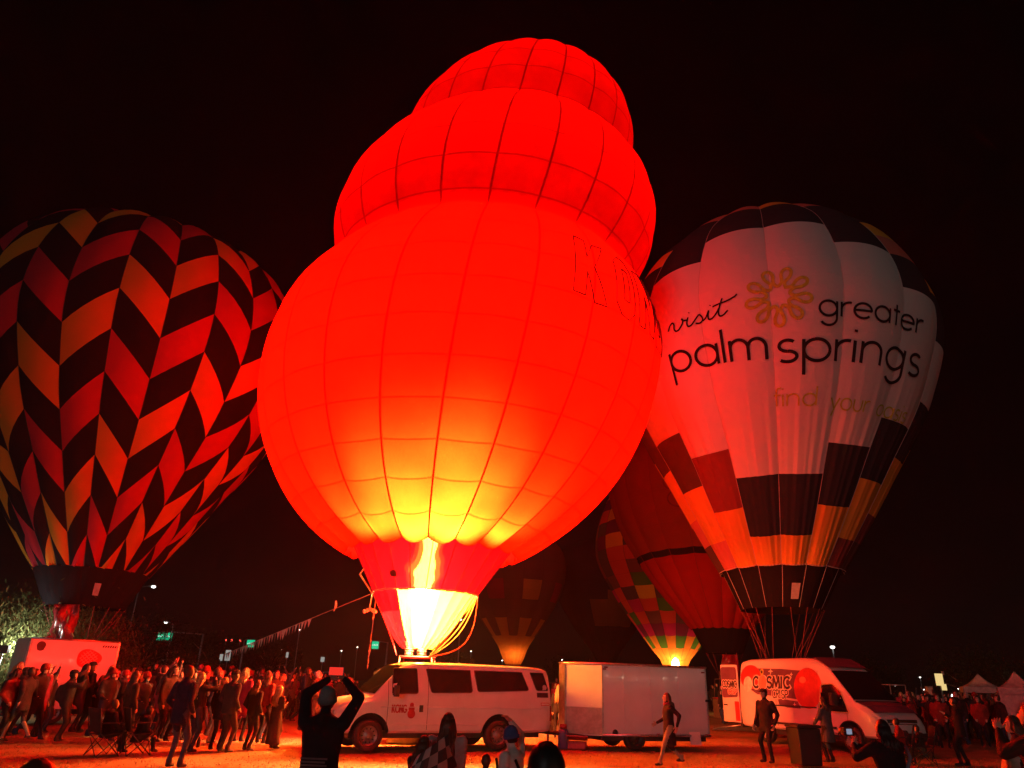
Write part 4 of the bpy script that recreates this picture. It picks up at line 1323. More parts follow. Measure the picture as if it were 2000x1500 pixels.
# ------------------------------------------------------------------ high-roof delivery van with fruit artwork
Fc = gnd(1667, 1472)
az = gnd(1450, 1430); az = Vector((az.x / az.y, 1.0, 0))
bst = None
for t in np.linspace(24.5, 34, 400):
    p = az * t; e = abs((p - Vector((Fc.x, Fc.y, 0))).length - 4.90)
    if p.y > Fc.y and (bst is None or e < bst[0]): bst = (e, p)
Rc = bst[1]
fwc = (Vector((Fc.x, Fc.y, 0)) - Rc).normalized()
rgt = Vector((fwc.y, -fwc.x, 0))
dv_o = Rc - rgt * 1.0
dv = empty('delivery_van', (dv_o.x, dv_o.y, 0), math.atan2(fwc.y, fwc.x))       # right side is -y
tag(dv, 'tall delivery van wrapped with big red apples and bold fruit lettering', 'van')
S2 = [(0.0, .52, 1.35, 2.52, .93, .96, .82, .16), (.06, .48, 1.35, 2.62, .98, 1.0, .85, .18), (.4, .46, 1.35, 2.68, 1.01, 1.03, .87, .18), (1.5, .46, 1.35, 2.70, 1.01, 1.03, .88, .18), (3.2, .46, 1.35, 2.70, 1.01, 1.03, .88, .18),
      (3.7, .46, 1.35, 2.63, 1.01, 1.03, .87, .17), (4.0, .46, 1.35, 2.50, 1.01, 1.03, .86, .14), (4.25, .46, 1.35, 2.33, 1.01, 1.03, .86, .10), (4.7, .46, 1.33, 1.88, 1.01, 1.02, .89, .06), (5.15, .46, 1.25, 1.42, 1.01, 1.01, .93, .05),
      (5.5, .46, 1.12, 1.30, 1.0, .99, .90, .07), (5.8, .46, .98, 1.12, .97, .95, .84, .08), (5.93, .48, .80, .95, .92, .90, .80, .08), (5.98, .52, .70, .82, .86, .85, .76, .08)]
PAINT_D = pmat('cream_vehicle_paint', (0.62, 0.55, 0.52), 0.34, var=.06, scale=2.0, coat=.3)
body = loft_body(S2).build('body', [PAINT_D], dv)
bm = bmesh.new(); bm.from_mesh(body.data); bmesh.ops.recalc_face_normals(bm, faces=bm.faces); bm.to_mesh(body.data); bm.free()
cut(body, [cyl_cutter(1.2, .40, .48, .62, 1.4), cyl_cutter(1.2, .40, .48, -1.4, -.62), cyl_cutter(4.93, .40, .48, .62, 1.4), cyl_cutter(4.93, .40, .48, -1.4, -.62)])
smooth_by_angle(body, 34)
for x in (1.2, 4.93):
    for s in (1, -1): wheel(dv, (x, s * .88, .36), .36, .24, s)
SD = Side(dv, -1.0)
PURP = pmat('plum_wrap_print', (.13, .05, .09), .4, var=.2, scale=3)
APPLE = pmat('apple_red_print', (.55, .03, .03), .4, var=.25, scale=2.5)
APLIT = pmat('apple_blush_print', (.66, .22, .14), .4, var=.2, scale=5)
CREAM = pmat('cream_print', (.72, .62, .55), .45)
LEAF = pmat('leaf_print', (.42, .40, .08), .45)
def sd(pts): return [SD(*p) for p in pts]
def ell_side(cx, cz, rx, rz, n=30): return [(cx + rx * math.cos(a), cz + rz * math.sin(a)) for a in np.linspace(0, 2*PI, n, endpoint=False)]
def clampx(pg, lo=.05, hi=4.15, ztop=2.50): return [(min(max(x, lo), hi), min(z, ztop)) for x, z in pg]
up_poly = clampx(sd([(1471, 1305), (1520, 1306), (1565, 1310), (1590, 1314), (1588, 1345), (1560, 1366), (1530, 1362), (1500, 1358), (1480, 1356), (1465, 1346), (1460, 1330), (1470, 1318)]))
on_side(S2, up_poly, -1, .004, PURP, dv, 'wrap_print')
on_side(S2, clampx(sd([(1520, 1364), (1560, 1370), (1566, 1384), (1540, 1382), (1524, 1376)])), -1, .004, PURP, dv, 'wrap_print')
c = SD(1577, 1344); on_side(S2, clampx(ell_side(c[0], c[1], .60, .62), hi=4.05), -1, .007, APPLE, dv, 'apple_print')
c = SD(1566, 1328); on_side(S2, clampx(ell_side(c[0], c[1], .15, .10)), -1, .009, APLIT, dv, 'apple_print')
c = SD(1463, 1322); on_side(S2, clampx(ell_side(c[0], c[1], .55, .40)), -1, .007, APPLE, dv, 'apple_print')
c = SD(1460, 1336); on_side(S2, clampx(ell_side(c[0], c[1], .24, .26)), -1, .009, CREAM, dv, 'apple_print')
# white halo below the letters, then letters
def sdir(a, b): return (b[0] - a[0])
pC = SD(1471.5, 1342.5); pE = SD(1544.5, 1344.0); tC = pE[0] - pC[0]; hC = SD(1500, 1322)[1] - SD(1500, 1343)[1]
slope_c = (pE[1] - pC[1]) / tC
strokes_on_side(S2, 'COSMIC', CAP, pC[0], pC[1], hC, hC * .42, -1, 1, .011, CREAM, dv, 'letter_halo', total=tC * 1.02, slope=slope_c)
strokes_on_side(S2, 'C', CAP, pC[0], pC[1], hC, hC * .24, -1, 1, .015, PDRK, dv, 'lettering', total=tC * .98 * .86 / sum(CAP[c_][1] for c_ in 'COSMIC'))
kx = tC / sum(CAP[c_][1] for c_ in 'COSMIC')
strokes_on_side(S2, 'SMIC', CAP, pC[0] + kx * (CAP['C'][1] + CAP['O'][1]), pC[1] + slope_c * kx * 1.96, hC, hC * .24, -1, 1, .015, PDRK, dv, 'lettering', total=kx * sum(CAP[c_][1] for c_ in 'SMIC'), slope=slope_c)
ox = pC[0] + kx * (CAP['C'][1] + .46); oz = pC[1] + hC * .5
on_side(S2, ell_side(ox, oz, kx * .56, hC * .68), -1, .016, APLIT, dv, 'apple_print')
lf = ell_side(ox - .04, oz + hC * .98, .09, .11, 16)
on_side(S2, lf, -1, .014, LEAF, dv, 'leaf_print')
on_side(S2, ell_side(ox - .04, oz + hC * .98, .045, .055, 12), -1, .018, PDRK, dv, 'leaf_print')
pR = SD(1510.5, 1362.5); pQ = SD(1542.5, 1364.5); tR = pQ[0] - pR[0]; hR = SD(1520, 1347.5)[1] - SD(1520, 1363)[1]
strokes_on_side(S2, 'CRISP', CAP, pR[0], pR[1], hR, hR * .40, -1, 1, .011, CREAM, dv, 'letter_halo', total=tR, slope=(pQ[1] - pR[1]) / tR)
strokes_on_side(S2, 'CRISP', CAP, pR[0], pR[1], hR, hR * .15, -1, 1, .015, PDRK, dv, 'lettering', total=tR, slope=(pQ[1] - pR[1]) / tR)
for (sx, sy, r) in ((1502, 1311, .13), (1543, 1317, .08), (1554, 1376, .08)):
    c = SD(sx, sy); pts = []
    for k in range(8): 
        rr = r if k % 2 == 0 else r * .3; pts.append((c[0] + rr * math.cos(k * PI / 4), c[1] + rr * math.sin(k * PI / 4)))
    on_side(S2, clampx(pts), -1, .010, CREAM, dv, 'star_print')
# cab window, seams, mirror, windscreen, lights
pg = rounded(clampx(sd([(1602, 1337), (1622, 1335), (1640, 1352), (1669, 1393), (1632, 1391), (1602, 1385)]), .1, 4.98, 2.1), .06)
w_ = on_side(S2, pg, -1, .007, GLASS, dv, 'window'); outline_rim(S2, pg, -1, .007, .022, pmat('yellow_gasket', (.55, .48, .2), .5), w_, 'gasket')
for x in (3.78, 1.9, 4.88):
    MB().tube([(x, -side_w(S2, x, z) - .002, z) for z in np.linspace(.55, 2.3 if x < 4 else 1.3, 14)], .007, 4).build('door_gap', DARKP, dv)
MB().tube([(x, -side_w(S2, x, 1.20) - .006, 1.20) for x in np.linspace(1.0, 3.7, 14)], .022, 5).build('slide_rail', DARKP, dv)
MB().tube([(x, -side_w(S2, x, .66) - .004, .66) for x in np.linspace(1.75, 4.4, 14)], .035, 6).build('side_moulding', DARKP, dv)
mm = MB(); mm.box((4.55, -1.34, 1.30), (4.66, -1.10, 1.66)); mm.tube([(4.6, -1.0, 1.4), (4.6, -1.14, 1.42)], .03, 6)
mo = mm.build('wing_mirror', DARKP, dv); bevel_mesh(mo.data, .03, 2)
mm = MB(); mm.box((4.55, 1.10, 1.30), (4.66, 1.34, 1.66)); mm.tube([(4.6, 1.0, 1.4), (4.6, 1.14, 1.42)], .03, 6)
mo = mm.build('wing_mirror', DARKP, dv)
slope_patch(-.90, .90, 4.28, 2.30, 5.10, 1.47, .02, GLASS, dv, 'windscreen', .012, topn=.92)
slope_patch(-.84, .84, 3.62, 2.68, 4.22, 2.37, .02, PURP, dv, 'roof_print', .035, topn=.96)
slope_patch(-.90, .90, 5.20, 1.40, 5.50, 1.31, .03, PURP, dv, 'bonnet_print', .016, topn=.98)
slope_patch(-.88, .88, 5.50, 1.31, 5.79, 1.13, .03, PURP, dv, 'bonnet_print', .016, topn=1.0)
MB().tube([(5.17, y, 1.435) for y in np.linspace(-.9, .9, 10)], .03, 6).build('wiper_cowl', DARKP, dv)
gb = MB(); gb.box((5.84, -.60, .62), (5.955, .60, .98)); gb.build('grille_surround', DARKP, dv)
for s in (1, -1):
    MB().tube([(4.93 + .49 * math.cos(a), s * 1.016, .40 + .49 * math.sin(a)) for a in np.linspace(-.1, PI + .1, 18)], .022, 5).build('arch_lip', DARKP, dv)
    MB().tube([(1.2 + .49 * math.cos(a), s * 1.036, .40 + .49 * math.sin(a)) for a in np.linspace(-.1, PI + .1, 18)], .022, 5).build('arch_lip', DARKP, dv)
for s in (1, -1):
    hl = MB().add([(5.86, s * .92, .80), (5.90, s * .60, .82), (5.74, s * .62, 1.12), (5.45, s * .93, 1.13), (5.72, s * .965, .84)], [(0, 1, 2, 3, 4)]).build('headlight', LENS_W, dv)
    sd_ = hl.modifiers.new('thick', 'SOLIDIFY'); sd_.thickness = .03; sd_.offset = 0
g_ = MB()
for k in range(4): g_.box((5.90, -.55, .66 + k * .085), (5.975, .55, .70 + k * .085))
g_.build('grille', CHROME, dv)
MB().box((5.90, -.95, .40), (6.03, .95, .62)).build('bumper', DARKP, dv)
MB().box((-.12, -.95, .42), (.0, .95, .54)).build('bumper', DARKP, dv)
MB().box((.3, -.85, .30), (5.6, .85, .48)).build('underbody', DARKP, dv)
MB().box((-.02, -.97, 1.0), (.05, -.90, 1.55)).build('tail_light', LENS_R, dv)
# rear door swung straight back
dd = MB(); dd.box((-.98, -.985, .55), (-.05, -.93, 2.50)); do = dd.build('rear_door', PAINT_D, dv); bevel_mesh(do.data, .03, 2)
Sdoor = Side(dv, -.99)
on_side(S2, rounded([(-.95, 1.35), (-.08, 1.40), (-.08, 2.42), (-.95, 2.42)], .1), -1, 0, PURP, do, 'wrap_print', flat_y=.990, subdiv=False)
strokes_on_side(S2, 'COSMIC', CAP, -.90, 1.72, .22, .10, -1, 1, .0, CREAM, do, 'letter_halo', flat_y=.994, total=.80)
strokes_on_side(S2, 'COSMIC', CAP, -.90, 1.72, .22, .05, -1, 1, .0, PDRK, do, 'lettering', flat_y=.998, total=.80)
strokes_on_side(S2, 'CRISP', CAP, -.62, 1.50, .14, .06, -1, 1, .0, CREAM, do, 'letter_halo', flat_y=.994, total=.50)
strokes_on_side(S2, 'CRISP', CAP, -.62, 1.50, .14, .03, -1, 1, .0, APPLE, do, 'lettering', flat_y=.998, total=.50)
MB().box((-.90, -1.01, 1.10), (-.70, -.985, 1.14)).build('door_handle', DARKP, do)
MB().box((-.30, -.990, .60), (-.06, -.985, 1.25)).build('apple_print', APPLE, do)
# ramp board lying behind
p = gnd(1455, 1428)
rm = empty('loading_ramp', (p.x, p.y, 0), -.35)
tag(rm, 'pale edged ramp board lying on the grass under the tall van', 'ramp')
m = MB(); m.add([(-1.3, -.3, .01), (1.1, -.3, .01), (1.1, .45, .01), (-1.3, .45, .01), (-1.3, -.3, .05), (1.1, -.3, .42), (1.1, .45, .42), (-1.3, .45, .05)], [(0, 3, 2, 1), (4, 5, 6, 7), (0, 1, 5, 4), (1, 2, 6, 5), (2, 3, 7, 6), (3, 0, 4, 7)])
m.build('ramp_board', DARKP, rm)
m = MB(); m.tube([(-1.3, -.31, .06), (1.1, -.31, .43)], .03, 6); m.build('edge_trim', ALU, rm)
# ================================================================== ground, trees, street furniture
gm, nt, out = new_mat('dry_grass_ground')
b = nt.nodes.new('ShaderNodeBsdfPrincipled'); b.inputs['Roughness'].default_value = .95; b.inputs['Specular IOR Level'].default_value = .1
nt.links.new(b.outputs[0], out.inputs['Surface'])
n1 = noise_node(nt, .35, 6, .65); n2 = noise_node(nt, 9.0, 5, .7)
mxn = nt.nodes.new('ShaderNodeMix'); mxn.data_type = 'FLOAT'; mxn.inputs[0].default_value = .25
nt.links.new(n1.outputs['Fac'], mxn.inputs[2]); nt.links.new(n2.outputs['Fac'], mxn.inputs[3])
rp = nt.nodes.new('ShaderNodeValToRGB'); rp.color_ramp.elements[0].position = .38; rp.color_ramp.elements[1].position = .64
rp.color_ramp.elements[0].color = (.22, .15, .068, 1); rp.color_ramp.elements[1].color = (.42, .29, .135, 1)
nt.links.new(mxn.outputs[0], rp.inputs['Fac']); nt.links.new(rp.outputs['Color'], b.inputs['Base Color'])
bp = nt.nodes.new('ShaderNodeBump'); bp.inputs['Strength'].default_value = .3; bp.inputs['Distance'].default_value = .02
n3 = noise_node(nt, 22.0, 4, .7); nt.links.new(n3.outputs['Fac'], bp.inputs['Height']); nt.links.new(bp.outputs['Normal'], b.inputs['Normal'])
G = MB()
xs = np.concatenate([[-320, -120], np.linspace(-40, 40, 81), [120, 320]]); ys = np.concatenate([[-70], np.linspace(0, 60, 61), [120, 320]])
vs = [(x, y, -0.012 - .02 * (math.sin(x * .7 + 1.3 * math.sin(y * .5)) * math.sin(y * .6) * .5 + .5)) for x in xs for y in ys]
nyy = len(ys); fs = []
for i in range(len(xs) - 1):
    for j in range(nyy - 1):
        a = i * nyy + j; fs.append((a, a + nyy, a + nyy + 1, a + 1))
G.add(vs, fs, 0, True)
tag(G.build('ground', gm), kind='structure')
# short dry grass, thickest where the camera sees it
nb = 40000
d = 9 + 19 * RNG.random(nb) ** .8; az = (RNG.random(nb) - .5) * 1.42
gx = d * np.sin(az); gy = d * np.cos(az)
hgt = .010 + .022 * RNG.random(nb); wd = .006 + .008 * RNG.random(nb); an = RNG.random(nb) * 2 * np.pi; lx = (RNG.random(nb) - .5) * .05; ly = (RNG.random(nb) - .5) * .05
V = np.empty((nb * 3, 3)); gz = -.02
V[0::3] = np.stack([gx - np.cos(an) * wd, gy - np.sin(an) * wd, np.full(nb, gz)], 1)
V[1::3] = np.stack([gx + np.cos(an) * wd, gy + np.sin(an) * wd, np.full(nb, gz)], 1)
V[2::3] = np.stack([gx + lx, gy + ly, gz + hgt], 1)
me = bpy.data.meshes.new('grass'); me.vertices.add(nb * 3); me.vertices.foreach_set('co', V.ravel())
me.loops.add(nb * 3); me.loops.foreach_set('vertex_index', np.arange(nb * 3, dtype=np.int32)); me.polygons.add(nb); me.polygons.foreach_set('loop_start', np.arange(0, nb * 3, 3, dtype=np.int32))
me.materials.append(pmat('dry_grass_blades', (.36, .25, .12), .9, var=.3, scale=3, spec=.1)); me.update(calc_edges=True)
tag(link('grass', me), kind='stuff')

# ---- trees
BARK = pmat('pale_bark', (.22, .18, .12), .9, bump=.5, bscale=20)
def leaf_mat(name, c): 
    if name in MATS: return MATS[name]
    m, nt, out = new_mat(name)
    d_ = nt.nodes.new('ShaderNodeBsdfDiffuse'); t_ = nt.nodes.new('ShaderNodeBsdfTranslucent'); mx = nt.nodes.new('ShaderNodeMixShader'); mx.inputs[0].default_value = .35
    n = noise_node(nt, 1.2, 4); r = nt.nodes.new('ShaderNodeValToRGB'); r.color_ramp.elements[0].color = (*[v * .5 for v in c], 1); r.color_ramp.elements[1].color = (*[min(1, v * 1.5) for v in c], 1)
    r.color_ramp.elements[0].position = .3; r.color_ramp.elements[1].position = .7
    nt.links.new(n.outputs['Fac'], r.inputs['Fac']); nt.links.new(r.outputs['Color'], d_.inputs[0]); nt.links.new(r.outputs['Color'], t_.inputs[0])
    nt.links.new(d_.outputs[0], mx.inputs[1]); nt.links.new(t_.outputs[0], mx.inputs[2]); nt.links.new(mx.outputs[0], out.inputs['Surface'])
    MATS[name] = m; return m
def tree(name, loc, H, W, nleaf, leaf, mat, label, cat='tree', group=None, droop=.3, seed=1, trunk_h=.35, lean=0.0, clumps=22):
    rs = np.random.default_rng(seed)
    r = empty(name, loc); tag(r, label, cat, group)
    t = MB()
    top = Vector((lean * H, 0, H * trunk_h))
    t.tube([(0, 0, -.05), (lean * H * .4, .02, H * trunk_h * .5), tuple(top)], [W * .035, W * .028, W * .022], 8)
    cl = []
    for k in range(clumps):
        a = rs.uniform(0, 2 * np.pi); rr = W * .5 * math.sqrt(rs.random()); z = H * (trunk_h + .12 + (.80 - trunk_h) * rs.random()) * (1 - .25 * (rr / (W * .5)) ** 2)
        c = Vector((lean * H + rr * math.cos(a), rr * math.sin(a), z)); cl.append((c, W * rs.uniform(.13, .23)))
        if k < 9:
            m_ = top.lerp(c, .5) + Vector((0, 0, H * .05))
            t.tube([top, m_, c], [W * .016, W * .011, W * .004], 5)
    t.build('trunk', BARK, r)
    n = nleaf // len(cl); P = []
    for c, q in cl:
        p = rs.normal(size=(n, 3)) * q * .55
        p[:, 2] -= droop * np.abs(rs.normal(size=n)) * q
        P.append(p + np.array(c))
    P = np.concatenate(P); n = len(P)
    a = rs.normal(size=(n, 3)); a /= np.linalg.norm(a, axis=1, keepdims=True); b_ = rs.normal(size=(n, 3)); b_ -= a * (a * b_).sum(1, keepdims=True); b_ /= np.linalg.norm(b_, axis=1, keepdims=True)
    a[:, 2] -= droop; L = leaf * rs.uniform(.6, 1.4, (n, 1)); w = L * .35
    V = np.empty((n * 4, 3)); V[0::4] = P - a * L; V[1::4] = P + b_ * w; V[2::4] = P + a * L; V[3::4] = P - b_ * w
    V[:, 2] = np.maximum(V[:, 2], .05)
    me = bpy.data.meshes.new('crown'); me.from_pydata(V.tolist(), [], np.arange(n * 4).reshape(-1, 4).tolist()); me.materials.append(mat); me.update()
    link('crown', me, r)
    return r
LG = leaf_mat('palo_verde_leaves', (.11, .12, .045)); LD = leaf_mat('dark_leaves', (.045, .05, .022)); LB = leaf_mat('dry_bush_leaves', (.12, .075, .035))
p = far(52, 1330, 37); tree('pale_tree', (p.x, p.y, 0), 4.4, 6.0, 44000, .07, LG, 'pale green weeping tree lit white behind the end of the west trailer', droop=.7, seed=3, trunk_h=.34, lean=.12, clumps=30)
p = far(-40, 1330, 39); tree('pale_tree', (p.x, p.y, 0), 5.0, 5.0, 20000, .07, LG, 'pale green tree cut off by the west edge, lit white', droop=.6, seed=4, trunk_h=.34)
p = far(366, 1330, 62); tree('round_bush', (p.x, p.y, 0), 3.4, 3.6, 6000, .09, LB, 'round brown bush behind the west crowd', 'bush', droop=.1, seed=5, trunk_h=.12)
for i, (x, dd, H, W) in enumerate(((265, 66, 6.4, 6.5), (205, 70, 5.2, 6), (410, 140, 9.0, 10), (520, 150, 8, 10), (1905, 74, 5.2, 6), (1975, 56, 4.0, 4.2), (1700, 110, 5.5, 7), (870, 120, 6, 8), (1130, 125, 6, 8))):
    p = far(x, 1330, dd)
    tree('dark_tree', (p.x, p.y, 0), H, W, 8000, .10 * dd / 70, LD, ['dark tree behind the ropes of the chevron balloon', 'dark tree right behind the west trailer', 'dim tall tree beside the double green sign', 'dim tree left of the middle green sign', 'dark tree behind the peaked canopy', 'low dark tree rising between the canopies', 'dark far tree beyond the tall van', 'dim far tree beyond the white van roof', 'dim far tree beyond the gap at the trailer'][i], group='dark trees round the field', droop=.2, seed=10 + i, trunk_h=.25, clumps=18)

# ---- lamps far off
WHITE_L = emat('white_street_light', (1.0, .97, .9), 5.0); RED_L = emat('red_signal_light', (1.0, .08, .05), 3.0); WARM_L = emat('warm_light', (1.0, .8, .45), 3.0)
POLE = pmat('galvanised_pole', (.28, .28, .28), .5, .5)
def street_lamp(px, py, dist, rad, label, arm=0.0, mat=WHITE_L, group='small lights far off in the dark'):
    p = far(px, py, dist); 
    r = empty('street_lamp', (p.x - arm, p.y, 0)); tag(r, label, 'street lamp', group)
    MB().tube([(0, 0, 0), (0, 0, p.z - .1)], [.09, .05], 6).build('pole', POLE, r)
    h = MB(); h.tube([(0, 0, p.z - .15), (arm * .6, 0, p.z + .05), (arm, 0, p.z + rad * .8)], .04, 5)
    h.ball((arm, 0, p.z + rad * .9), (rad * 1.4, rad * 1.4, rad * .5), 8, 5); h.build('lamp_head', POLE, r)
    MB().ball((arm, 0, p.z), (rad * 1.2, rad, rad * .7), 10, 6).build('lamp', mat, r)
    return r
street_lamp(300, 1146, 92, .2, 'tall street lamp shining above the ropes of the chevron balloon', arm=1.6)
street_lamp(78, 1192, 70, .18, 'street lamp shining over the crown of the pale tree')
street_lamp(324, 1216, 84, .16, 'street lamp just above the double green sign', arm=-.8)
street_lamp(899, 1210, 88, .16, 'bright lamp between the scoop ropes and the castle balloon')
street_lamp(1626, 1264, 75, .18, 'lamp on a pole rising behind the tall fruit lettered van')
for (x, y, dd) in ((585, 1230, 120), (512, 1260, 170), (550, 1269, 150), (667, 1271, 180), (698, 1264, 170), (920, 1272, 170), (981, 1290, 215), (1098, 1289, 220),  (1797, 1323, 190), (1805, 1347, 190), (1747, 1340, 170), (1872, 1345, 170)):
    street_lamp(x, y, dd, dd * .0008, 'tiny white light of a distant street lamp beyond the field')
for (x, y) in ((1860, 1358), (1876, 1359)):
    street_lamp(x, y, 62, .13, 'bright white work light beyond the east crowd, beside the lit sign', mat=WHITE_L, group='work lights beyond the east crowd')
for (x, y) in ((441, 1253), (452, 1253), (469, 1254)):
    p = far(x, y, 150)
    r = empty('traffic_signal', (p.x, p.y, 0)); tag(r, 'tiny red traffic signal left of the middle green sign', 'traffic light', 'red traffic signals far off')
    MB().tube([(0, 0, 0), (0, 0, p.z)], .08, 6).build('pole', POLE, r)
    MB().box((-.2, -.05, p.z - .5), (.2, .15, p.z + .6)).build('housing', DARKP, r)
    MB().ball((0, -.1, p.z + .2), .2, 8, 6).build('lens', RED_L, r)
# a floodlight by the pale tree, mostly out of frame
p = far(6, 1268, 34)
r = empty('flood_lamp', (p.x, p.y, 0)); tag(r, 'white floodlight shining up into the pale tree at the west edge', 'floodlight')
MB().tube([(0, 0, 0), (0, 0, p.z)], .05, 6).build('stand', POLE, r)
hd = MB().box((-.22, -.1, p.z - .14), (.22, .06, p.z + .14)).build('lamp_head', DARKP, r); bevel_mesh(hd.data, .02, 2)
MB().add([(-.19, .065, p.z - .11), (.19, .065, p.z - .11), (.19, .065, p.z + .11), (-.19, .065, p.z + .11)], [(0, 1, 2, 3)]).build('lens', emat('flood_light_lens', (.95, 1.0, .95), 40), r)
lamp('flood_light', (p.x + .2, p.y + .5, p.z + .2), 330, (.93, 1.0, .86), .2, r)

# ---- lit green street-name signs on signal poles
SIGN_G = emat('green_lit_sign', (.0, .60, .28), .95); SIGN_W = emat('white_lit_sign', (.75, 1.0, .85), 1.0)
def green_sign(px, py, dist, w, h, n, label, arm):
    p = far(px, py, dist)
    r = empty('street_sign', (p.x, p.y, 0)); tag(r, label, 'street sign', 'lit green street signs')
    x1 = arm
    MB().tube([(x1, .3, 0), (x1, .3, p.z + .4)], [.14, .10], 8).build('pole', POLE, r)
    MB().tube([(x1, .3, p.z + .35), (-w / 2, .12, p.z + h / 2 + .1)], [.07, .05], 6).build('mast_arm', POLE, r)
    for k in range(n):
        a = -w / 2 + k * w / n + .03; c = a + w / n - .06
        q = MB().box((a, -.06, p.z - h / 2), (c, .06, p.z + h / 2)).build('sign_panel', DARKP, r)
        MB().add([(a + .03, -.064, p.z - h / 2 + .03), (c - .03, -.064, p.z - h / 2 + .03), (c - .03, -.064, p.z + h / 2 - .03), (a + .03, -.064, p.z + h / 2 - .03)], [(0, 1, 2, 3)]).build('sign_face', SIGN_G, q)
        m = MB()
        for j in range(4):
            xx = a + .12 + j * (c - a - .2) / 4
            m.box((xx, -.070, p.z - .06), (xx + (c - a) * .12, -.067, p.z + .05 + .05 * (j % 2)))
        m.build('sign_marks', SIGN_W, q)
green_sign(322, 1243, 90, 1.75, .85, 2, 'double lit green street sign on a mast arm over the west crowd', 4.0)
green_sign(490, 1257, 105, 1.15, .95, 1, 'single lit green street sign beside the start of the pennant line', -1.0)
green_sign(733, 1260, 98, 1.0, .95, 1, 'single lit green street sign behind the hanging pennant cord', 1.5)
for (x, y, w, h, dd, lab) in ((445, 1280, .5, .95, 78, 'small upright white sign glowing at the far end of the pennant line'), (432, 1284, .3, .6, 80, 'smaller pale sign left of the upright white sign'), (561, 1279, .28, .6, 95, 'little bluish lit sign above the west crowd'), (630, 1288, .4, .5, 85, 'small pale square sign near the phone holding man')):
    p = far(x, y, dd); r = empty('sign_board', (p.x, p.y, 0)); tag(r, lab, 'sign')
    MB().tube([(0, .05, 0), (0, .05, p.z)], .04, 6).build('post', POLE, r)
    MB().box((-w / 2, -.03, p.z - h / 2), (w / 2, .03, p.z + h / 2)).build('board', emat('pale_lit_board', (.62, .62, .56), .45), r)

# ---- pennant lines of the red balloon
PENN = [pmat('cream_pennant', (.75, .66, .52), .8), pmat('rose_pennant', (.68, .40, .32), .8)]
def pennants(A, B, sag, t0, n, size, label, limp=0.0, seed=1, tails=()):
    r = empty('pennant_line', tuple(A)); tag(r, label, 'bunting', 'pennant lines of the red balloon')
    rs = random.Random(seed); A = Vector(A); B = Vector(B)
    def at(t): return A.lerp(B, t) - Vector((0, 0, sag * math.sin(PI * t)))
    MB().tube([at(t) - A for t in np.linspace(0, 1, 40)], .012, 4).build('cord', ROPE, r)
    dr = (B - A); dr.normalize()
    for k in range(n):
        t = t0 + (1 - t0) * (k + .5) / n; c = at(t) - A
        s_ = size * rs.uniform(.85, 1.15); tw = rs.uniform(-.5, .5) + limp * rs.uniform(-1, 1)
        w = dr * s_ * .5 * (1 - .5 * limp) + Vector((-dr.y, dr.x, 0)) * s_ * .2 * tw
        tip = c + Vector((rs.uniform(-.1, .1) * s_, rs.uniform(-.25, .1) * s_, -s_ * (1.1 - .1 * limp)))
        e = Vector((0, .004, 0))
        m = MB().add([c - w, c + w, tip, c - w + e, c + w + e, tip + e], [(0, 2, 1), (3, 4, 5), (0, 1, 4, 3), (1, 2, 5, 4), (2, 0, 3, 5)])
        m.build('pennant', PENN[k % 2], r)
Ah = Vector(sk.grid(np.array([-1.45]), np.array([0.0]), .05)[0])
Bh = far(438, 1278, 40)
pennants(Ah, Bh, .0, .30, 34, .30, 'string of small triangular pennants slanting down from balloon mouth to the west')
A2 = far(734, 1168, 23.2); B2 = far(718, 1301, 27.0)
pennants(A2, B2, .0, .12, 22, .17, 'limp pennant cord hanging almost straight down beside the flame scoop', limp=1.0, seed=4)
p = far(655, 1183, 25.6)
m = MB(); m.tube([(0, 0, .16), (.02, 0, .0), (-.03, 0, -.18)], [.03, .045, .012], 6); o = m.build('ribbon_tail', PENN[0]); o.location = p
tag(o, 'knotted pale ribbon tail at the upper end of the pennants', 'ribbon')

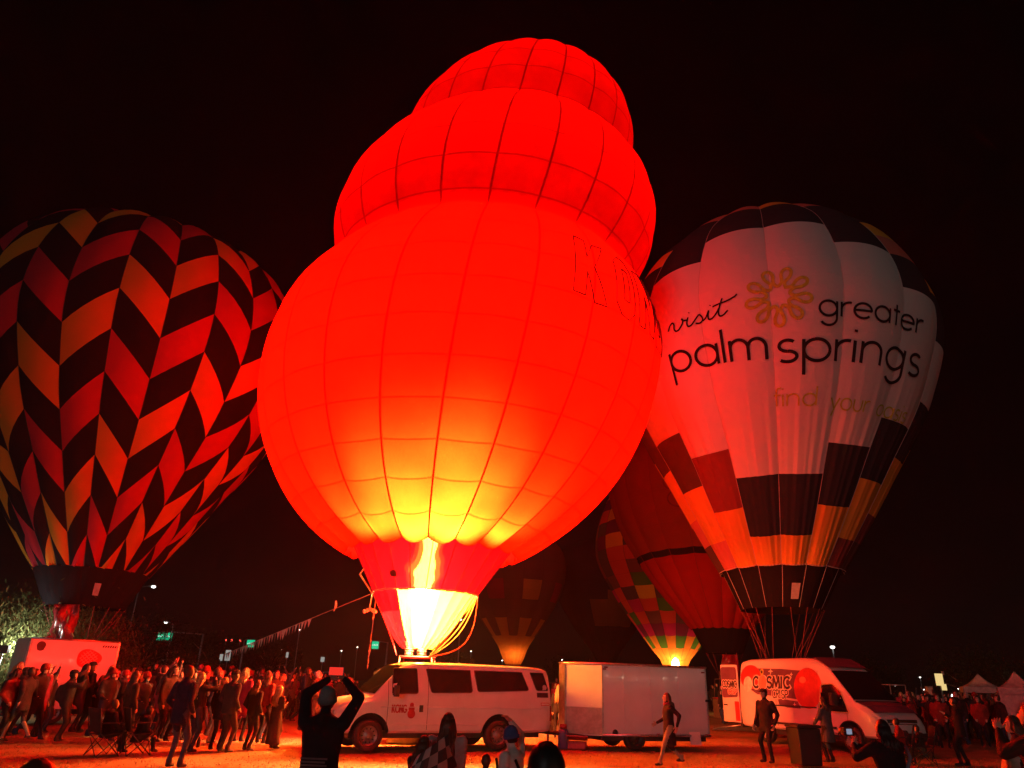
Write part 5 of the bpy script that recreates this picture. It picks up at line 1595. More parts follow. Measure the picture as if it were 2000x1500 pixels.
# ---- canopies
CANV = pmat('white_canopy_cloth', (.34, .31, .29), .85); CANG = pmat('green_canopy_cloth', (.06, .09, .045), .85)
def canopy(px_l, px_r, dist, z_e, z_p, mat, label, wall=False, yaw=0.0):
    a = far(px_l, 1340, dist); b_ = far(px_r, 1340, dist); w = math.hypot(a.x - b_.x, a.y - b_.y)
    c = (a + b_) / 2; c.z = 0
    r = empty('canopy_tent', tuple(c), math.atan2(b_.y - a.y, b_.x - a.x) + yaw); tag(r, label, 'canopy', 'pop-up canopies on the east side')
    h = w / 2; D = w
    m = MB(); n = 8
    def sagp(p, q, t, s): v = Vector(p).lerp(Vector(q), t); v.z -= s * math.sin(PI * t); return v
    corners = [(-h, 0, z_e), (h, 0, z_e), (h, D, z_e), (-h, D, z_e)]; pk = (0, D / 2, z_p)
    for k in range(4):
        p, q = corners[k], corners[(k + 1) % 4]
        vs = []; fs = []
        for i in range(n + 1):
            e = sagp(p, q, i / n, .03)
            for j in range(n + 1): 
                v = sagp(e, pk, j / n, .10); vs.append(v)
        for i in range(n):
            for j in range(n):
                u = i * (n + 1) + j; fs.append((u, u + n + 1, u + n + 2, u + 1))
        m.add(vs, fs, 0, True)
    o = m.build('canopy_roof', mat, r); o.modifiers.new('t', 'SOLIDIFY').thickness = .01
    m = MB()
    for k in range(4):
        p, q = Vector(corners[k]), Vector(corners[(k + 1) % 4])
        e = (q - p).normalized().cross(Vector((0, 0, 1))) * .012
        m.add([p + e, q + e, q + e - Vector((0, 0, .24)), p + e - Vector((0, 0, .24))], [(0, 1, 2, 3)])
    o = m.build('valance', mat, r); o.modifiers.new('t', 'SOLIDIFY').thickness = .008
    for (x, y, z) in corners: MB().tube([(x * .98, y + (.03 if y == 0 else -.03), 0), (x * .98, y + (.03 if y == 0 else -.03), z)], .022, 6).build('leg', POLE, r)
    if wall:
        m = MB().add([(-h, -.02, .05), (h, -.02, .05), (h, -.02, z_e - .2), (-h, -.02, z_e - .2), (-h, D, .05), (-h, D, z_e - .2)], [(0, 1, 2, 3), (4, 0, 3, 5)])
        o = m.build('side_wall', mat, r); o.modifiers.new('t', 'SOLIDIFY').thickness = .01
canopy(1881, 1957, 40, 2.05, 2.62, CANV, 'white peaked canopy with open sides near the east edge', yaw=.12)
canopy(1948, 2030, 34, 2.0, 2.6, CANV, 'white canopy with a closed side wall cut off by the east edge', wall=True, yaw=.05)
canopy(1950, 1992, 58, 2.5, 3.45, CANG, 'dark green peaked canopy rising behind the two white ones')
# ---- glowing sign, pole and goal frame beyond the east crowd
p = far(1836, 1331, 46)
r = empty('lit_sign', (p.x, p.y, 0)); tag(r, 'yellow lit crooked sign above the east crowd', 'sign')
MB().tube([(0, 0, 0), (0, 0, p.z)], .04, 6).build('post', POLE, r)
m = MB(); m.box((-.20, -.05, p.z - .2), (.16, .05, p.z + .38)); m.box((.0, -.06, p.z - .42), (.26, .06, p.z - .12)); m.build('sign_face', emat('yellow_lit_face', (1.0, .72, .28), .85), r)
MB().box((.17, -.05, p.z + .32), (.26, .05, p.z + .50)).build('bracket', POLE, r)
p = gnd(1829, 1428)
r = empty('marker_post', (p.x, p.y, 0)); tag(r, 'pale square post below the yellow lit sign', 'post')
MB().box((-.11, -.11, 0), (.11, .11, 2.0)).build('post', pmat('pale_post', (.40, .36, .28), .7), r)
MB().box((-.14, -.14, 2.003), (.14, .14, 2.06)).build('cap', POLE, r)
a = far(1721, 1337, 46); b_ = far(1768, 1340, 46)
r = empty('goal_frame', (a.x, a.y, 0), math.atan2(b_.y - a.y, b_.x - a.x)); w = math.hypot(a.x - b_.x, a.y - b_.y); tag(r, 'thin tube goal frame beyond the nose of the tall van', 'goal')
for x in (0, w * .36, w): MB().tube([(x, 0, 0), (x, 0, a.z)], .03, 6).build('upright', POLE, r)
MB().tube([(0, 0, a.z), (w, 0, a.z)], .03, 6).build('crossbar', POLE, r)

# ---- far vehicles and a low building
def far_car(px, dist, L, Hh, col, label, yaw=0.0, kind='car'):
    p = far(px, 1330, dist)
    r = empty('parked_car', (p.x, p.y, 0), yaw); tag(r, label, 'car', 'vehicles parked beyond the field')
    prof = [(-L/2, .35), (-L/2, .85), (-L*.42, .95), (-L*.34, Hh*.96), (-L*.28, Hh), (L*.12, Hh), (L*.18, Hh*.95), (L*.28, .98), (L*.46, .86), (L/2, .70), (L/2, .35)]
    n = len(prof); m = MB()
    m.add([(x, -.85, z) for x, z in prof] + [(x, .85, z) for x, z in prof], [tuple(range(n)), tuple(reversed(range(n, 2*n)))] + [(k, n + k, n + (k+1) % n, (k+1) % n) for k in range(n)])
    o = m.build('body', pmat('far_car_paint_' + col, {'tan': (.45, .30, .16), 'dark': (.03, .03, .035), 'white': (.5, .5, .5)}[col], .3), r); bevel_mesh(o.data, .06, 2)
    MB().add([(-L*.31, -.856, 1.0), (L*.22, -.856, 1.0), (L*.13, -.856, Hh*.93), (-L*.28, -.856, Hh*.93)], [(0, 1, 2, 3)]).build('window', GLASS, r)
    for x in (-L*.3, L*.3):
        for s in (-1, 1):
            w_ = MB(); w_.lathe([(0, -.1), (.3, -.1), (.33, -.06), (.33, .06), (.3, .1), (0, .1)], 14, Matrix.Translation((x, s * .78, .33)) @ Matrix.Rotation(PI/2, 4, 'X')); w_.build('wheel', RUBBER, r)
far_car(598, 52, 4.9, 1.75, 'tan', 'tan coloured car behind the west crowd, left of the phone holding man', .1)
far_car(640, 58, 4.6, 1.95, 'dark', 'dark car with a lit pale roof edge beyond the raised phone', -.1)
far_car(1072, 62, 4.6, 1.7, 'dark', 'dark car in the gap between van and trailer', .2)
p = far(290, 1280, 115)
r = empty('low_building', (p.x, p.y, 0)); tag(r, 'long low building with a pale roof edge behind the west crowd', 'building')
o = MB().box((-5.5, 0, 0), (5.5, 6, 2.6)).build('wall', pmat('dim_stucco', (.20, .15, .11), .9), r)
MB().box((-5.9, -.6, 2.603), (5.9, 6.4, 2.95)).build('roof', pmat('pale_fascia', (.45, .38, .30), .8), r)
for k in range(5): 
    w_ = MB().box((-4.8 + k * 2.1, -.04, .9), (-3.6 + k * 2.1, .02, 2.0)).build('window', GLASS, r)

# ---- small things on the grass
p = gnd(1576, 1496)
r = empty('waste_bin', (p.x, p.y, 0), .15); tag(r, 'square black waste bin standing between strolling man and grey coat woman', 'bin')
m = MB(); m.add([(-.27, -.27, .02), (.27, -.27, .02), (.27, .27, .02), (-.27, .27, .02), (-.30, -.30, .84), (.30, -.30, .84), (.30, .30, .84), (-.30, .30, .84)], [(0, 3, 2, 1), (4, 5, 6, 7), (0, 1, 5, 4), (1, 2, 6, 5), (2, 3, 7, 6), (3, 0, 4, 7)])
o = m.build('bin_body', pmat('black_bin_plastic', (.012, .012, .014), .6), r); bevel_mesh(o.data, .03, 2)
m = MB(); m.box((-.315, -.315, .845), (.315, .315, .92)); o = m.build('lid', pmat('black_bin_plastic', (.012, .012, .014), .6), r); bevel_mesh(o.data, .025, 2)
p = gnd(1100, 1462)
r = empty('gas_bottle', (p.x, p.y, 0)); tag(r, 'small blue gas bottle with red collar by the trailer hitch', 'gas bottle')
MB().lathe([(0, 0), (.13, 0), (.15, .03), (.15, .40), (.13, .47), (.06, .50), (0, .5)], 18).build('bottle_body', pmat('blue_bottle_paint', (.06, .08, .22), .4), r)
MB().lathe([(.07, .50), (.10, .51), (.10, .62), (.07, .62)], 14).build('collar', PRED, r)
p = gnd(1126, 1463)
r = empty('tool_box', (p.x, p.y, 0), -.25); tag(r, 'open red tool box lying on the grass by the trailer hitch', 'tool box')
o = MB().box((-.28, -.12, .0), (.28, .12, .20)).build('box_body', PRED, r); bevel_mesh(o.data, .015, 1)
MB().add([(-.30, .10, .21), (.30, .10, .21), (.34, -.20, .33), (-.26, -.20, .33), (-.30, .10, .235), (.30, .10, .235), (.34, -.20, .355), (-.26, -.20, .355)], [(0, 3, 2, 1), (4, 5, 6, 7), (0, 1, 5, 4), (1, 2, 6, 5), (2, 3, 7, 6), (3, 0, 4, 7)]).build('lid', PRED, r)
p = gnd(386, 1460)
r = empty('drink_bottle', (p.x, p.y, 0)); tag(r, 'dark drink bottle standing alone on the grass by the west crowd', 'bottle')
MB().lathe([(0, 0), (.04, 0), (.042, .02), (.042, .15), (.018, .21), (.016, .25), (0, .25)], 12).build('bottle_body', pmat('dark_bottle', (.03, .02, .02), .2), r)
MB().lathe([(.019, .24), (.019, .265), (0, .265)], 10).build('cap', PRED, r)
# flat wheel chocks by the van
p = gnd(745, 1470)

# ---- a string of festoon bulbs over the food stalls behind the camera (their glints show in the vans' paint)
r = empty('festoon_lights', (8.0, -8.0, 0)); tag(r, 'string of warm festoon bulbs on poles behind the photographer', 'festoon')
for x in (0, 17, 34): MB().tube([(x, 0, 0), (x, 0, 3.0)], .05, 6).build('pole', POLE, r)
MB().tube([(x, 0, 2.95 - .7 * abs(math.sin(PI * x / 17))) for x in np.linspace(0, 34, 60)], .01, 4).build('cord', DARKP, r)
for k in range(21):
    x = 1 + k * 1.6; MB().ball((x, 0, 2.86 - .7 * abs(math.sin(PI * x / 17))), .075, 10, 8).build('bulb', emat('festoon_bulb', (1.0, .86, .55), 110), r)
# ================================================================== people
SKIN = [pmat('light_skin', (.52, .30, .21), .55, var=.08), pmat('tan_skin', (.38, .20, .13), .55, var=.08), pmat('brown_skin', (.20, .10, .065), .55, var=.08)]
def cloth(name, c, var=.2): return pmat(name, c, .9, var=var, scale=9, bump=.7, bscale=11, spec=.2)
K = {
 'black': cloth('black_cloth_wear', (.016, .015, .018)), 'navy': cloth('navy_wear', (.022, .026, .055)), 'grey': cloth('grey_wear', (.08, .08, .085)), 'dgrey': cloth('charcoal_wear', (.032, .032, .036)),
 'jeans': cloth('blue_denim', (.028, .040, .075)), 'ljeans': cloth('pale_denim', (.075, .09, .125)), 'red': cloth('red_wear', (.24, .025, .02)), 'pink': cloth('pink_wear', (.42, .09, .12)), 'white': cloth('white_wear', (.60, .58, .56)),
 'tan': cloth('tan_wear', (.12, .085, .055)), 'brown': cloth('brown_wear', (.05, .03, .02)), 'green': cloth('olive_wear', (.04, .043, .022)), 'orange': cloth('orange_wear', (.40, .11, .04)), 'magenta': cloth('magenta_wear', (.22, .02, .055)),
 'lgrey': cloth('light_grey_wear', (.33, .32, .32)), 'teal': cloth('slate_teal_knit', (.13, .18, .19)), 'blue': cloth('blue_wear', (.07, .10, .26)), 'khaki': cloth('khaki_wear', (.30, .25, .17))}
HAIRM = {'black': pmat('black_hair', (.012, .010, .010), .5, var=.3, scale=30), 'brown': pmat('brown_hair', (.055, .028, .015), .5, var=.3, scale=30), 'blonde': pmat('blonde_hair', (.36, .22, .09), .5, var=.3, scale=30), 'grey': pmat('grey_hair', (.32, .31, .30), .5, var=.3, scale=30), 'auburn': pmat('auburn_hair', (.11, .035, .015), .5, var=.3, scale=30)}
SHOE = pmat('dark_shoe', (.03, .028, .026), .6)
EYE = pmat('dark_eye', (.01, .008, .008), .2)
PHONE = pmat('phone_case', (.02, .02, .022), .3)
SCREEN = emat('phone_screen', (.9, .035, .02), 1.0)

def ik(a, t, l1, l2, hint):
    a = Vector(a); t = Vector(t); d = t - a; L = d.length
    L2 = max(1e-4, min(L, (l1 + l2) * .998)); u = d.normalized()
    t = a + u * L2
    c = (l1 * l1 + L2 * L2 - l2 * l2) / (2 * L2); h = math.sqrt(max(0, l1 * l1 - c * c))
    hn = Vector(hint) - u * Vector(hint).dot(u)
    hn = hn.normalized() if hn.length > 1e-5 else u.orthogonal().normalized()
    return a + u * c + hn * h, t

class Figure:
    """a person as one skin: padded segments joined by remeshing. local: forward +Y, right +X"""
    def __init__(self):
        self.m = MB(); self.seg = []
    def cap(self, a, b, ra, rb, mat, n=10, sx=None):
        a = Vector(a); b = Vector(b); d = b - a
        if d.length < 1e-5: d = Vector((0, 0, 1e-4)); b = a + d
        u = d.normalized()
        pts = []; rs = []
        for t in (90, 55, 25, 0): pts.append(a - u * ra * math.sin(R_(t))); rs.append(max(.002, ra * math.cos(R_(t))))
        for t in (0, 25, 55, 90): pts.append(b + u * rb * math.sin(R_(t))); rs.append(max(.002, rb * math.cos(R_(t))))
        self.m.tube(pts, rs, n)
        self.seg.append((a, b, ra, rb, mat))
    def loft(self, secs, mat, n=16):
        """secs: (centre, rx, ry) stacked roughly along z"""
        vs = []; fs = []
        for c, rx, ry in secs:
            for k in range(n):
                a = 2 * PI * k / n
                vs.append((c[0] + rx * math.cos(a), c[1] + ry * math.sin(a), c[2]))
        for i in range(len(secs) - 1):
            for k in range(n):
                a = i * n + k; b = i * n + (k + 1) % n
                fs.append((a, b, b + n, a + n))
        fs.append(tuple(reversed(range(n)))); fs.append(tuple(range((len(secs) - 1) * n, len(secs) * n)))
        self.m.add(vs, fs, 0, True)
        for (c0, x0, y0), (c1, x1, y1) in zip(secs[:-1], secs[1:]):
            self.seg.append((Vector(c0), Vector(c1), (x0 + y0) / 2, (x1 + y1) / 2, mat))
    def ball(self, c, r, mat, M=None):
        self.m.ball(c, r, 14, 10, 0, M)
        rr = r if not isinstance(r, (tuple, list)) else sum(r) / 3
        self.seg.append((Vector(c), Vector(c) + Vector((0, 0, 1e-3)), rr, rr, mat))
    def skin(self, voxel, mats, name='person', smooth=2):
        o = self.m.build('tmp_body', mats)
        md = o.modifiers.new('r', 'REMESH'); md.mode = 'VOXEL'; md.voxel_size = voxel; md.use_smooth_shade = True
        sm = o.modifiers.new('s', 'SMOOTH'); sm.factor = .5; sm.iterations = smooth
        dg = bpy.context.evaluated_depsgraph_get()
        me = bpy.data.meshes.new_from_object(o.evaluated_get(dg), depsgraph=dg)
        old = o.data; bpy.data.objects.remove(o, do_unlink=True); bpy.data.meshes.remove(old)
        me.name = name
        n = len(me.polygons)
        C = np.empty(n * 3); me.polygons.foreach_get('center', C); C = C.reshape(-1, 3)
        best = np.full(n, 1e9); mi = np.zeros(n, dtype=np.int32)
        for a, b, ra, rb, mat in self.seg:
            A = np.array(a); D = np.array(b) - A; l2 = D @ D + 1e-12
            t = np.clip(((C - A) @ D) / l2, 0, 1)
            d = np.linalg.norm(C - A - t[:, None] * D, axis=1) - (ra + (rb - ra) * t)
            k = d < best; best[k] = d[k]; mi[k] = mat
        me.materials.clear()
        for m in mats: me.materials.append(m)
        me.polygons.foreach_set('material_index', mi)
        me.polygons.foreach_set('use_smooth', np.ones(n, dtype=bool))
        me.update()
        return me

def add_hand(m, wrist, d, palm_n, s, side, mat, curl=.5, spread=.25):
    """palm, four bent fingers of unequal length and a thumb; d: pointing direction, palm_n: palm normal"""
    d = Vector(d).normalized(); pn = Vector(palm_n); pn = (pn - d * pn.dot(d)).normalized(); x = d.cross(pn) * side
    W = Vector(wrist)
    Mh = Matrix((x, d, pn)).transposed().to_4x4()
    m.ball(W + d * .045 * s, (.042 * s, .055 * s, .017 * s), 10, 8, mat, Mh)
    for k, L in enumerate((.070, .080, .075, .058)):
        b = W + d * .085 * s + x * (.030 - .020 * k) * s
        dirf = (d + x * spread * (.5 - k / 3)).normalized()
        c1 = (dirf + pn * curl * .6).normalized(); c2 = (dirf + pn * curl * 1.6).normalized()
        p1 = b + c1 * L * .5 * s; p2 = p1 + c2 * L * .5 * s
        m.tube([b - dirf * .012 * s, b, p1, p2], [.009 * s, .0092 * s, .0085 * s, .006 * s], 6, mat)
    tb = W + d * .02 * s + x * .034 * s
    t1 = tb + (x * .8 + d * .6 + pn * .3).normalized() * .035 * s; t2 = t1 + (x * .35 + d + pn * .45).normalized() * .032 * s
    m.tube([tb, t1, t2], [.012 * s, .0105 * s, .008 * s], 6, mat)

def make_person(H=1.75, top='black', bottom='jeans', skin=0, hair=('short', 'brown'), hat=None, pose='stand', coat=0.0, voxel=.028, bulk=1.0, seed=0,
                head_turn=0.0, head_up=8.0, lean=0.0, shorts=False, skirt=0.0, fingers=False, hand_l=None, hand_r=None, phone=None, hood=False, pack=False, scarf=None):
    """returns the body object (named person) with hair and clothing pieces as children, standing at the origin"""
    rs = random.Random(seed * 13 + 5)
    if seed and seed < 100:
        hood = hood or seed % 3 == 0; pack = pack or seed in (3, 13, 21, 58, 64, 69); coat = coat or .06 + .12 * (seed % 2); bulk = bulk if bulk != 1.0 else 1.0 + .05 * (seed % 5)
    s = H / 1.75
    F = Figure()
    TOP, BOT, SK, SH = 0, 1, 2, 3
    hip_z, pel_y = .93 * s, 0.0
    sit = pose in ('sit', 'crouch', 'kneel')
    if pose == 'sit': hip_z = .46 * s
    if pose == 'crouch': hip_z = .38 * s
    if pose == 'kneel': hip_z = .55 * s
    pel = Vector((0, pel_y, hip_z))
    ln = R_(lean + (12 if pose == 'crouch' else 6 if pose == 'sit' else 0))
    up = Vector((0, math.sin(ln), math.cos(ln))); fwd = Vector((0, math.cos(ln), -math.sin(ln)))
    def T(x, y, z): return pel + Vector((x, 0, 0)) * s + fwd * (y * s) + up * (z * s)
    # legs
    ft = {}
    dx = .10
    if pose == 'walk': ft = {-1: Vector((-.08, .30, 0)), 1: Vector((.08, -.34, .10))}
    elif pose == 'sit': ft = {-1: Vector((-.13, .50, 0)), 1: Vector((.13, .44, 0))}
    elif pose == 'crouch': ft = {-1: Vector((-.14, .10, 0)), 1: Vector((.14, -.02, 0))}
    elif pose == 'kneel': ft = {-1: Vector((-.12, .28, 0)), 1: Vector((.12, -.42, .05))}
    else:
        w = rs.uniform(-.02, .03); ft = {-1: Vector((-.11 - w, rs.uniform(-.06, .10), 0)), 1: Vector((.11 + w, rs.uniform(-.06, .10), 0))}
    for sd in (-1, 1):
        hp = pel + Vector((sd * .095 * s, 0, -.02 * s))
        an = ft[sd] * s + Vector((0, 0, .09 * s))
        kn, an = ik(hp, an, .43 * s, .43 * s, (sd * .15, 1, .1 if not sit else .9))
        F.cap(hp, kn, .092 * s * bulk, .062 * s * bulk, BOT)
        low = SK if shorts else BOT
        F.cap(kn, an, .062 * s if not shorts else .056 * s, .046 * s if not shorts else .040 * s, low)
        if not shorts: F.cap(an + Vector((0, 0, .05)), an + Vector((0, 0, -.01)), .056 * s, .058 * s, BOT)
        F.cap(an + Vector((0, -.03 * s, -.045 * s)), an + Vector((sd * .015, .13 * s, -.052 * s)), .042 * s, .036 * s, SH)
    # pelvis and torso
    b = bulk
    F.loft([(T(0, 0, -.10), .12 * s * b, .10 * s * b), (T(0, -.01, 0), .170 * s * b, .125 * s * b), (T(0, 0, .10), .165 * s * b, .115 * s * b)], BOT)
    F.loft([(T(0, -.005, -.02 - coat), (.155 + .10 * min(coat, .6)) * s * b, (.120 + .10 * min(coat, .6)) * s * b), (T(0, -.005, .02), .178 * s * b, .132 * s * b), (T(0, 0, .16), .168 * s * b, .122 * s * b), (T(0, .005, .34), .195 * s * b, .130 * s * b),
            (T(0, -.005, .46), .190 * s * b, .115 * s * b), (T(0, -.01, .53), .120 * s * b, .085 * s * b), (T(0, -.01, .57), .065 * s, .06 * s)], TOP)
    if skirt > 0:
        F.loft([(T(0, 0, -skirt), .24 * s, .20 * s), (T(0, 0, -skirt * .5), .20 * s, .17 * s), (T(0, 0, .05), .165 * s, .125 * s)], BOT)
    # arms
    sh = {sd: T(sd * .195 * (b ** .5), -.01, .475) for sd in (-1, 1)}
    P = {'stand': (Vector((-.245, .06, -.06)), Vector((.245, .07, -.06))), 'pockets': (Vector((-.20, .10, .02)), Vector((.20, .10, .02))), 'crossed': (Vector((.10, .21, .27)), Vector((-.10, .23, .29))),
         'phone': (Vector((-.06, .34, .60)), Vector((.06, .34, .60))), 'phone_one': (Vector((-.26, .08, 0)), Vector((.10, .36, .62))), 'up': (Vector((-.12, .20, .98)), Vector((.14, .20, .98))), 'walk': (Vector((-.27, -.14, .03)), Vector((.26, .24, .08))),
         'sit': (Vector((-.20, .34, .12)), Vector((.20, .34, .12))), 'crouch': (Vector((-.10, .38, .30)), Vector((.12, .38, .34))), 'kneel': (Vector((-.16, .36, .48)), Vector((.10, .36, .50))), 'point': (Vector((-.26, .05, 0)), Vector((.22, .42, .70))), 'hug': (Vector((-.05, .25, .22)), Vector((.10, .25, .30)))}
    hl, hr = P.get(pose, P['stand'])
    if hand_l is not None: hl = Vector(hand_l)
    if hand_r is not None: hr = Vector(hand_r)
    hands = {}
    for sd, h in ((-1, hl), (1, hr)):
        tgt = T(h.x, h.y, h.z)
        el, wr = ik(sh[sd], tgt, .295 * s, .265 * s, (sd * .42, -.80, -.5) if h.z < .75 else (sd * 1.0, -.1, -.3))
        F.cap(sh[sd], el, .066 * s * b, .052 * s * b, TOP)
        F.cap(el, wr, .052 * s * b, .040 * s, TOP)
        dd = (wr - el).normalized()
        hands[sd] = (wr, dd)
        if not fingers:
            F.cap(wr + dd * .02 * s, wr + dd * .09 * s, .033 * s, .030 * s, SK)
            F.cap(wr + dd * .10 * s, wr + dd * .15 * s + Vector((0, .01, -.01)), .026 * s, .018 * s, SK)
        else:
            F.cap(wr, wr + dd * .03 * s, .030 * s, .026 * s, SK)
    # neck and head
    nk = T(0, .0, .56); hu = R_(head_up); ht = R_(head_turn)
    hc = nk + Vector((0, .025 * s, .145 * s)) + Vector((math.sin(-ht) * .01, 0, 0))
    F.cap(nk + Vector((0, -.01, -.03)), hc - Vector((0, .01 * s, .05 * s)), .058 * s, .054 * s, SK)
    Mh = Matrix.Rotation(ht, 4, 'Z') @ Matrix.Rotation(hu, 4, 'X')
    def Hd(x, y, z): return hc + Mh @ Vector((x * s, y * s, z * s))
    F.m.ball(hc, (.077 * s, .095 * s, .108 * s), 16, 12, 0, Mh); F.seg.append((hc, hc + Vector((0, 0, .001)), .093 * s, .093 * s, SK))
    F.cap(Hd(0, .035, -.045), Hd(0, .045, -.085), .056 * s, .040 * s, SK)
    F.cap(Hd(0, .088, .01), Hd(0, .108, -.022), .013 * s, .017 * s, SK)
    for sd in (-1, 1): F.cap(Hd(sd * .078, -.005, .012), Hd(sd * .080, -.008, -.022), .014 * s, .012 * s, SK)
    if hood: F.cap(T(0, -.10, .50), T(0, -.13, .46), .085 * s, .075 * s, TOP)
    if pack:
        F.loft([(T(0, -.20, .05), .13 * s, .085 * s), (T(0, -.22, .25), .145 * s, .10 * s), (T(0, -.19, .45), .11 * s, .07 * s)], 4)
    mats = [K[top], K[bottom], SKIN[skin], SHOE, K['dgrey'], EYE]
    me = F.skin(voxel, mats)
    # details that stay sharp: eyes, mouth line, hands
    ex = MB()
    for sd in (-1, 1): ex.ball(Hd(sd * .032, .086, .018), (.013 * s, .008 * s, .008 * s), 7, 5, 5, Mh)
    ex.ball(Hd(0, .093, -.055), (.024 * s, .008 * s, .005 * s), 7, 4, 5, Mh)
    if fingers:
        for sd in (-1, 1):
            wr, dd = hands[sd]
            pn = Vector((-sd * 1.0, .2, 0)) if pose not in ('up', 'phone') else Vector((-sd * .8, .5, 0))
            add_hand(ex, wr + dd * .02 * s, dd, pn, s * 1.06, sd, 2, curl=.55)
    bm = bmesh.new(); bm.from_mesh(me)
    e2 = ex.mesh('x', mats); bm.from_mesh(e2); bm.to_mesh(me); bm.free(); bpy.data.meshes.remove(e2)
    o = link('person', me)
    # hair
    hm = HAIRM[hair[1]]
    st = hair[0]
    h = MB()
    n, mm_ = 18, 12
    if st != 'bald':
        vs = []; fs = []
        for i in range(mm_ + 1):
            t = PI * i / mm_ * .80
            for k in range(n):
                a = 2 * PI * k / n
                v = Vector((.088 * math.sin(t) * math.cos(a), .103 * math.sin(t) * math.sin(a) - .013, .118 * math.cos(t) + .010))
                # keep the face free
                if v.y > .03 and v.z < .055: v.y = .03 + (v.y - .03) * .25; v.x *= .93
                v *= (1 + .03 * math.sin(7 * a + 5 * t + seed))
                vs.append(hc + Mh @ (v * s))
        for i in range(mm_):
            for k in range(n):
                a = i * n + k; b_ = i * n + (k + 1) % n; fs.append((a, a + n, b_ + n, b_))
        fs.append(tuple(range(mm_ * n, (mm_ + 1) * n)))
        h.add(vs, fs, 0, True)
    if st == 'long' or st == 'mid':
        L = .40 if st == 'long' else .20
        for k in range(26):
            a = PI * (1.02 + .96 * (k / 25)) ; 
            x0, y0 = .084 * math.cos(a), .098 * math.sin(a) - .015
            q = rs.uniform(.85, 1.12) * L; ws = rs.uniform(0, 6)
            pts = [Hd(x0 * .9, y0 * .9, .05), Hd(x0 * 1.08, y0 * 1.08, -.03)]
            base = Hd(x0 * 1.1, y0 * 1.05, -.05)
            for j in range(1, 6):
                u = j / 5
                pts.append(base + Vector((x0 * .35 * u * s + .012 * math.sin(ws + 4 * u), -(.035 + .02 * abs(math.cos(a))) * u * s + .010 * math.cos(ws + 5 * u) - .05 * s * (u > .3), -q * u * s)))
            r0 = .021 * s
            h.tube(pts, [r0 * .8, r0, r0 * 1.05, r0 * 1.05, r0 * .95, r0 * .7, r0 * .25][:len(pts)], 6)
    if st == 'bun': h.ball(Hd(0, -.10, .07), .05 * s, 10, 8)
    if st == 'pony':
        h.tube([Hd(0, -.10, .03), Hd(0, -.15, .02), Hd(0, -.165, -.06), Hd(0, -.15, -.17)], [.02 * s, .03 * s, .028 * s, .006 * s], 8)
    if h.v: h.build('hair', hm, o)
    # headgear
    if hat:
        kind, col = hat
        g = MB()
        sc_ = Matrix.Translation(hc) @ Mh @ Matrix.Scale(s, 4)
        if kind == 'cap':
            g.lathe([(.098, .028), (.100, .060), (.090, .095), (.060, .125), (.0, .135)], 18, sc_ @ Matrix.Translation((0, -.008, 0)), sx=.93, sy=1.1)
            brim = []
            for k in range(11):
                a = R_(20 + 14 * k); brim.append(sc_ @ Vector((.088 * math.cos(a), .10 + .0 + .085 * math.sin(a) - .01, .032 - .012 * math.sin(a))))
            inn = []
            for k in range(11):
                a = R_(20 + 14 * k); inn.append(sc_ @ Vector((.088 * math.cos(a), .085 * math.sin(a) - .002, .040)))
            up_ = sc_.to_3x3() @ Vector((0, 0, .008))
            vs = brim + inn + [v + up_ for v in brim] + [v + up_ for v in inn]
            fs = []
            for k in range(10):
                fs += [(k, k + 1, 12 + k, 11 + k)[::-1], (22 + k, 23 + k, 34 + k, 33 + k), (k, k + 1, 23 + k, 22 + k)]
            g.add(vs, fs, 0, True); nm = 'cap'
        elif kind == 'hat':
            g.lathe([(.165, .030), (.150, .036), (.100, .040), (.098, .085), (.085, .125), (.0, .130)], 20, sc_ @ Matrix.Translation((0, -.008, 0)), sx=.95, sy=1.1); g.lathe([(.165, .030), (.0, .030)], 20, sc_, sx=.95, sy=1.1); nm = 'hat'
        else:
            g.lathe([(.092, -.035), (.098, -.03), (.100, .0), (.101, .015), (.097, .02), (.095, .05), (.080, .10), (.045, .135), (0, .145)], 20, sc_ @ Matrix.Translation((0, -.012, 0)), sx=.95, sy=1.12); nm = 'beanie'
            for k in range(20):
                a = 2 * PI * k / 20
                g.tube([sc_ @ Vector((.093 * math.cos(a), .110 * math.sin(a) - .012, -.03)), sc_ @ Vector((.098 * math.cos(a), .115 * math.sin(a) - .012, .015))], .006 * s, 4)
        g.build(nm, K[col], o)
    if scarf:
        g = MB(); g.tube([T(.10 * math.cos(a), .09 * math.sin(a), .555 + .01 * math.sin(3 * a)) for a in np.linspace(0, 2*PI, 16)], .032 * s, 6); g.build('scarf', K[scarf], o)
    o['_hands'] = [list(hands[-1][0] + hands[-1][1] * .10 * s), list(hands[1][0] + hands[1][1] * .10 * s)]
    return o

def phone_at(o, which=1, up=(0, 0, 1), lit=True, label='', tilt=0.0, size=(.075, .15)):
    """a telephone held up in a hand: a thing of its own"""
    hp = Vector(o['_hands'][which]); Mo = Matrix.Translation(o.location) @ Matrix.Rotation(o.rotation_euler.z, 4, 'Z')
    w, hh = size
    b = MB().box((-w / 2, -.005, -hh / 2), (w / 2, .005, hh / 2))
    ph = b.build('phone', PHONE)
    sc_ = MB().add([(-w * .46, -.0062, -hh * .47), (w * .46, -.0062, -hh * .47), (w * .46, -.0062, hh * .47), (-w * .46, -.0062, hh * .47)], [(0, 1, 2, 3)]).build('screen', SCREEN if lit else PHONE, ph)
    ph.location = Mo @ (hp + Vector((0, .02, .05)))
    ph.rotation_euler = (tilt, 0, o.rotation_euler.z)
    tag(ph, label, 'phone')
    return ph

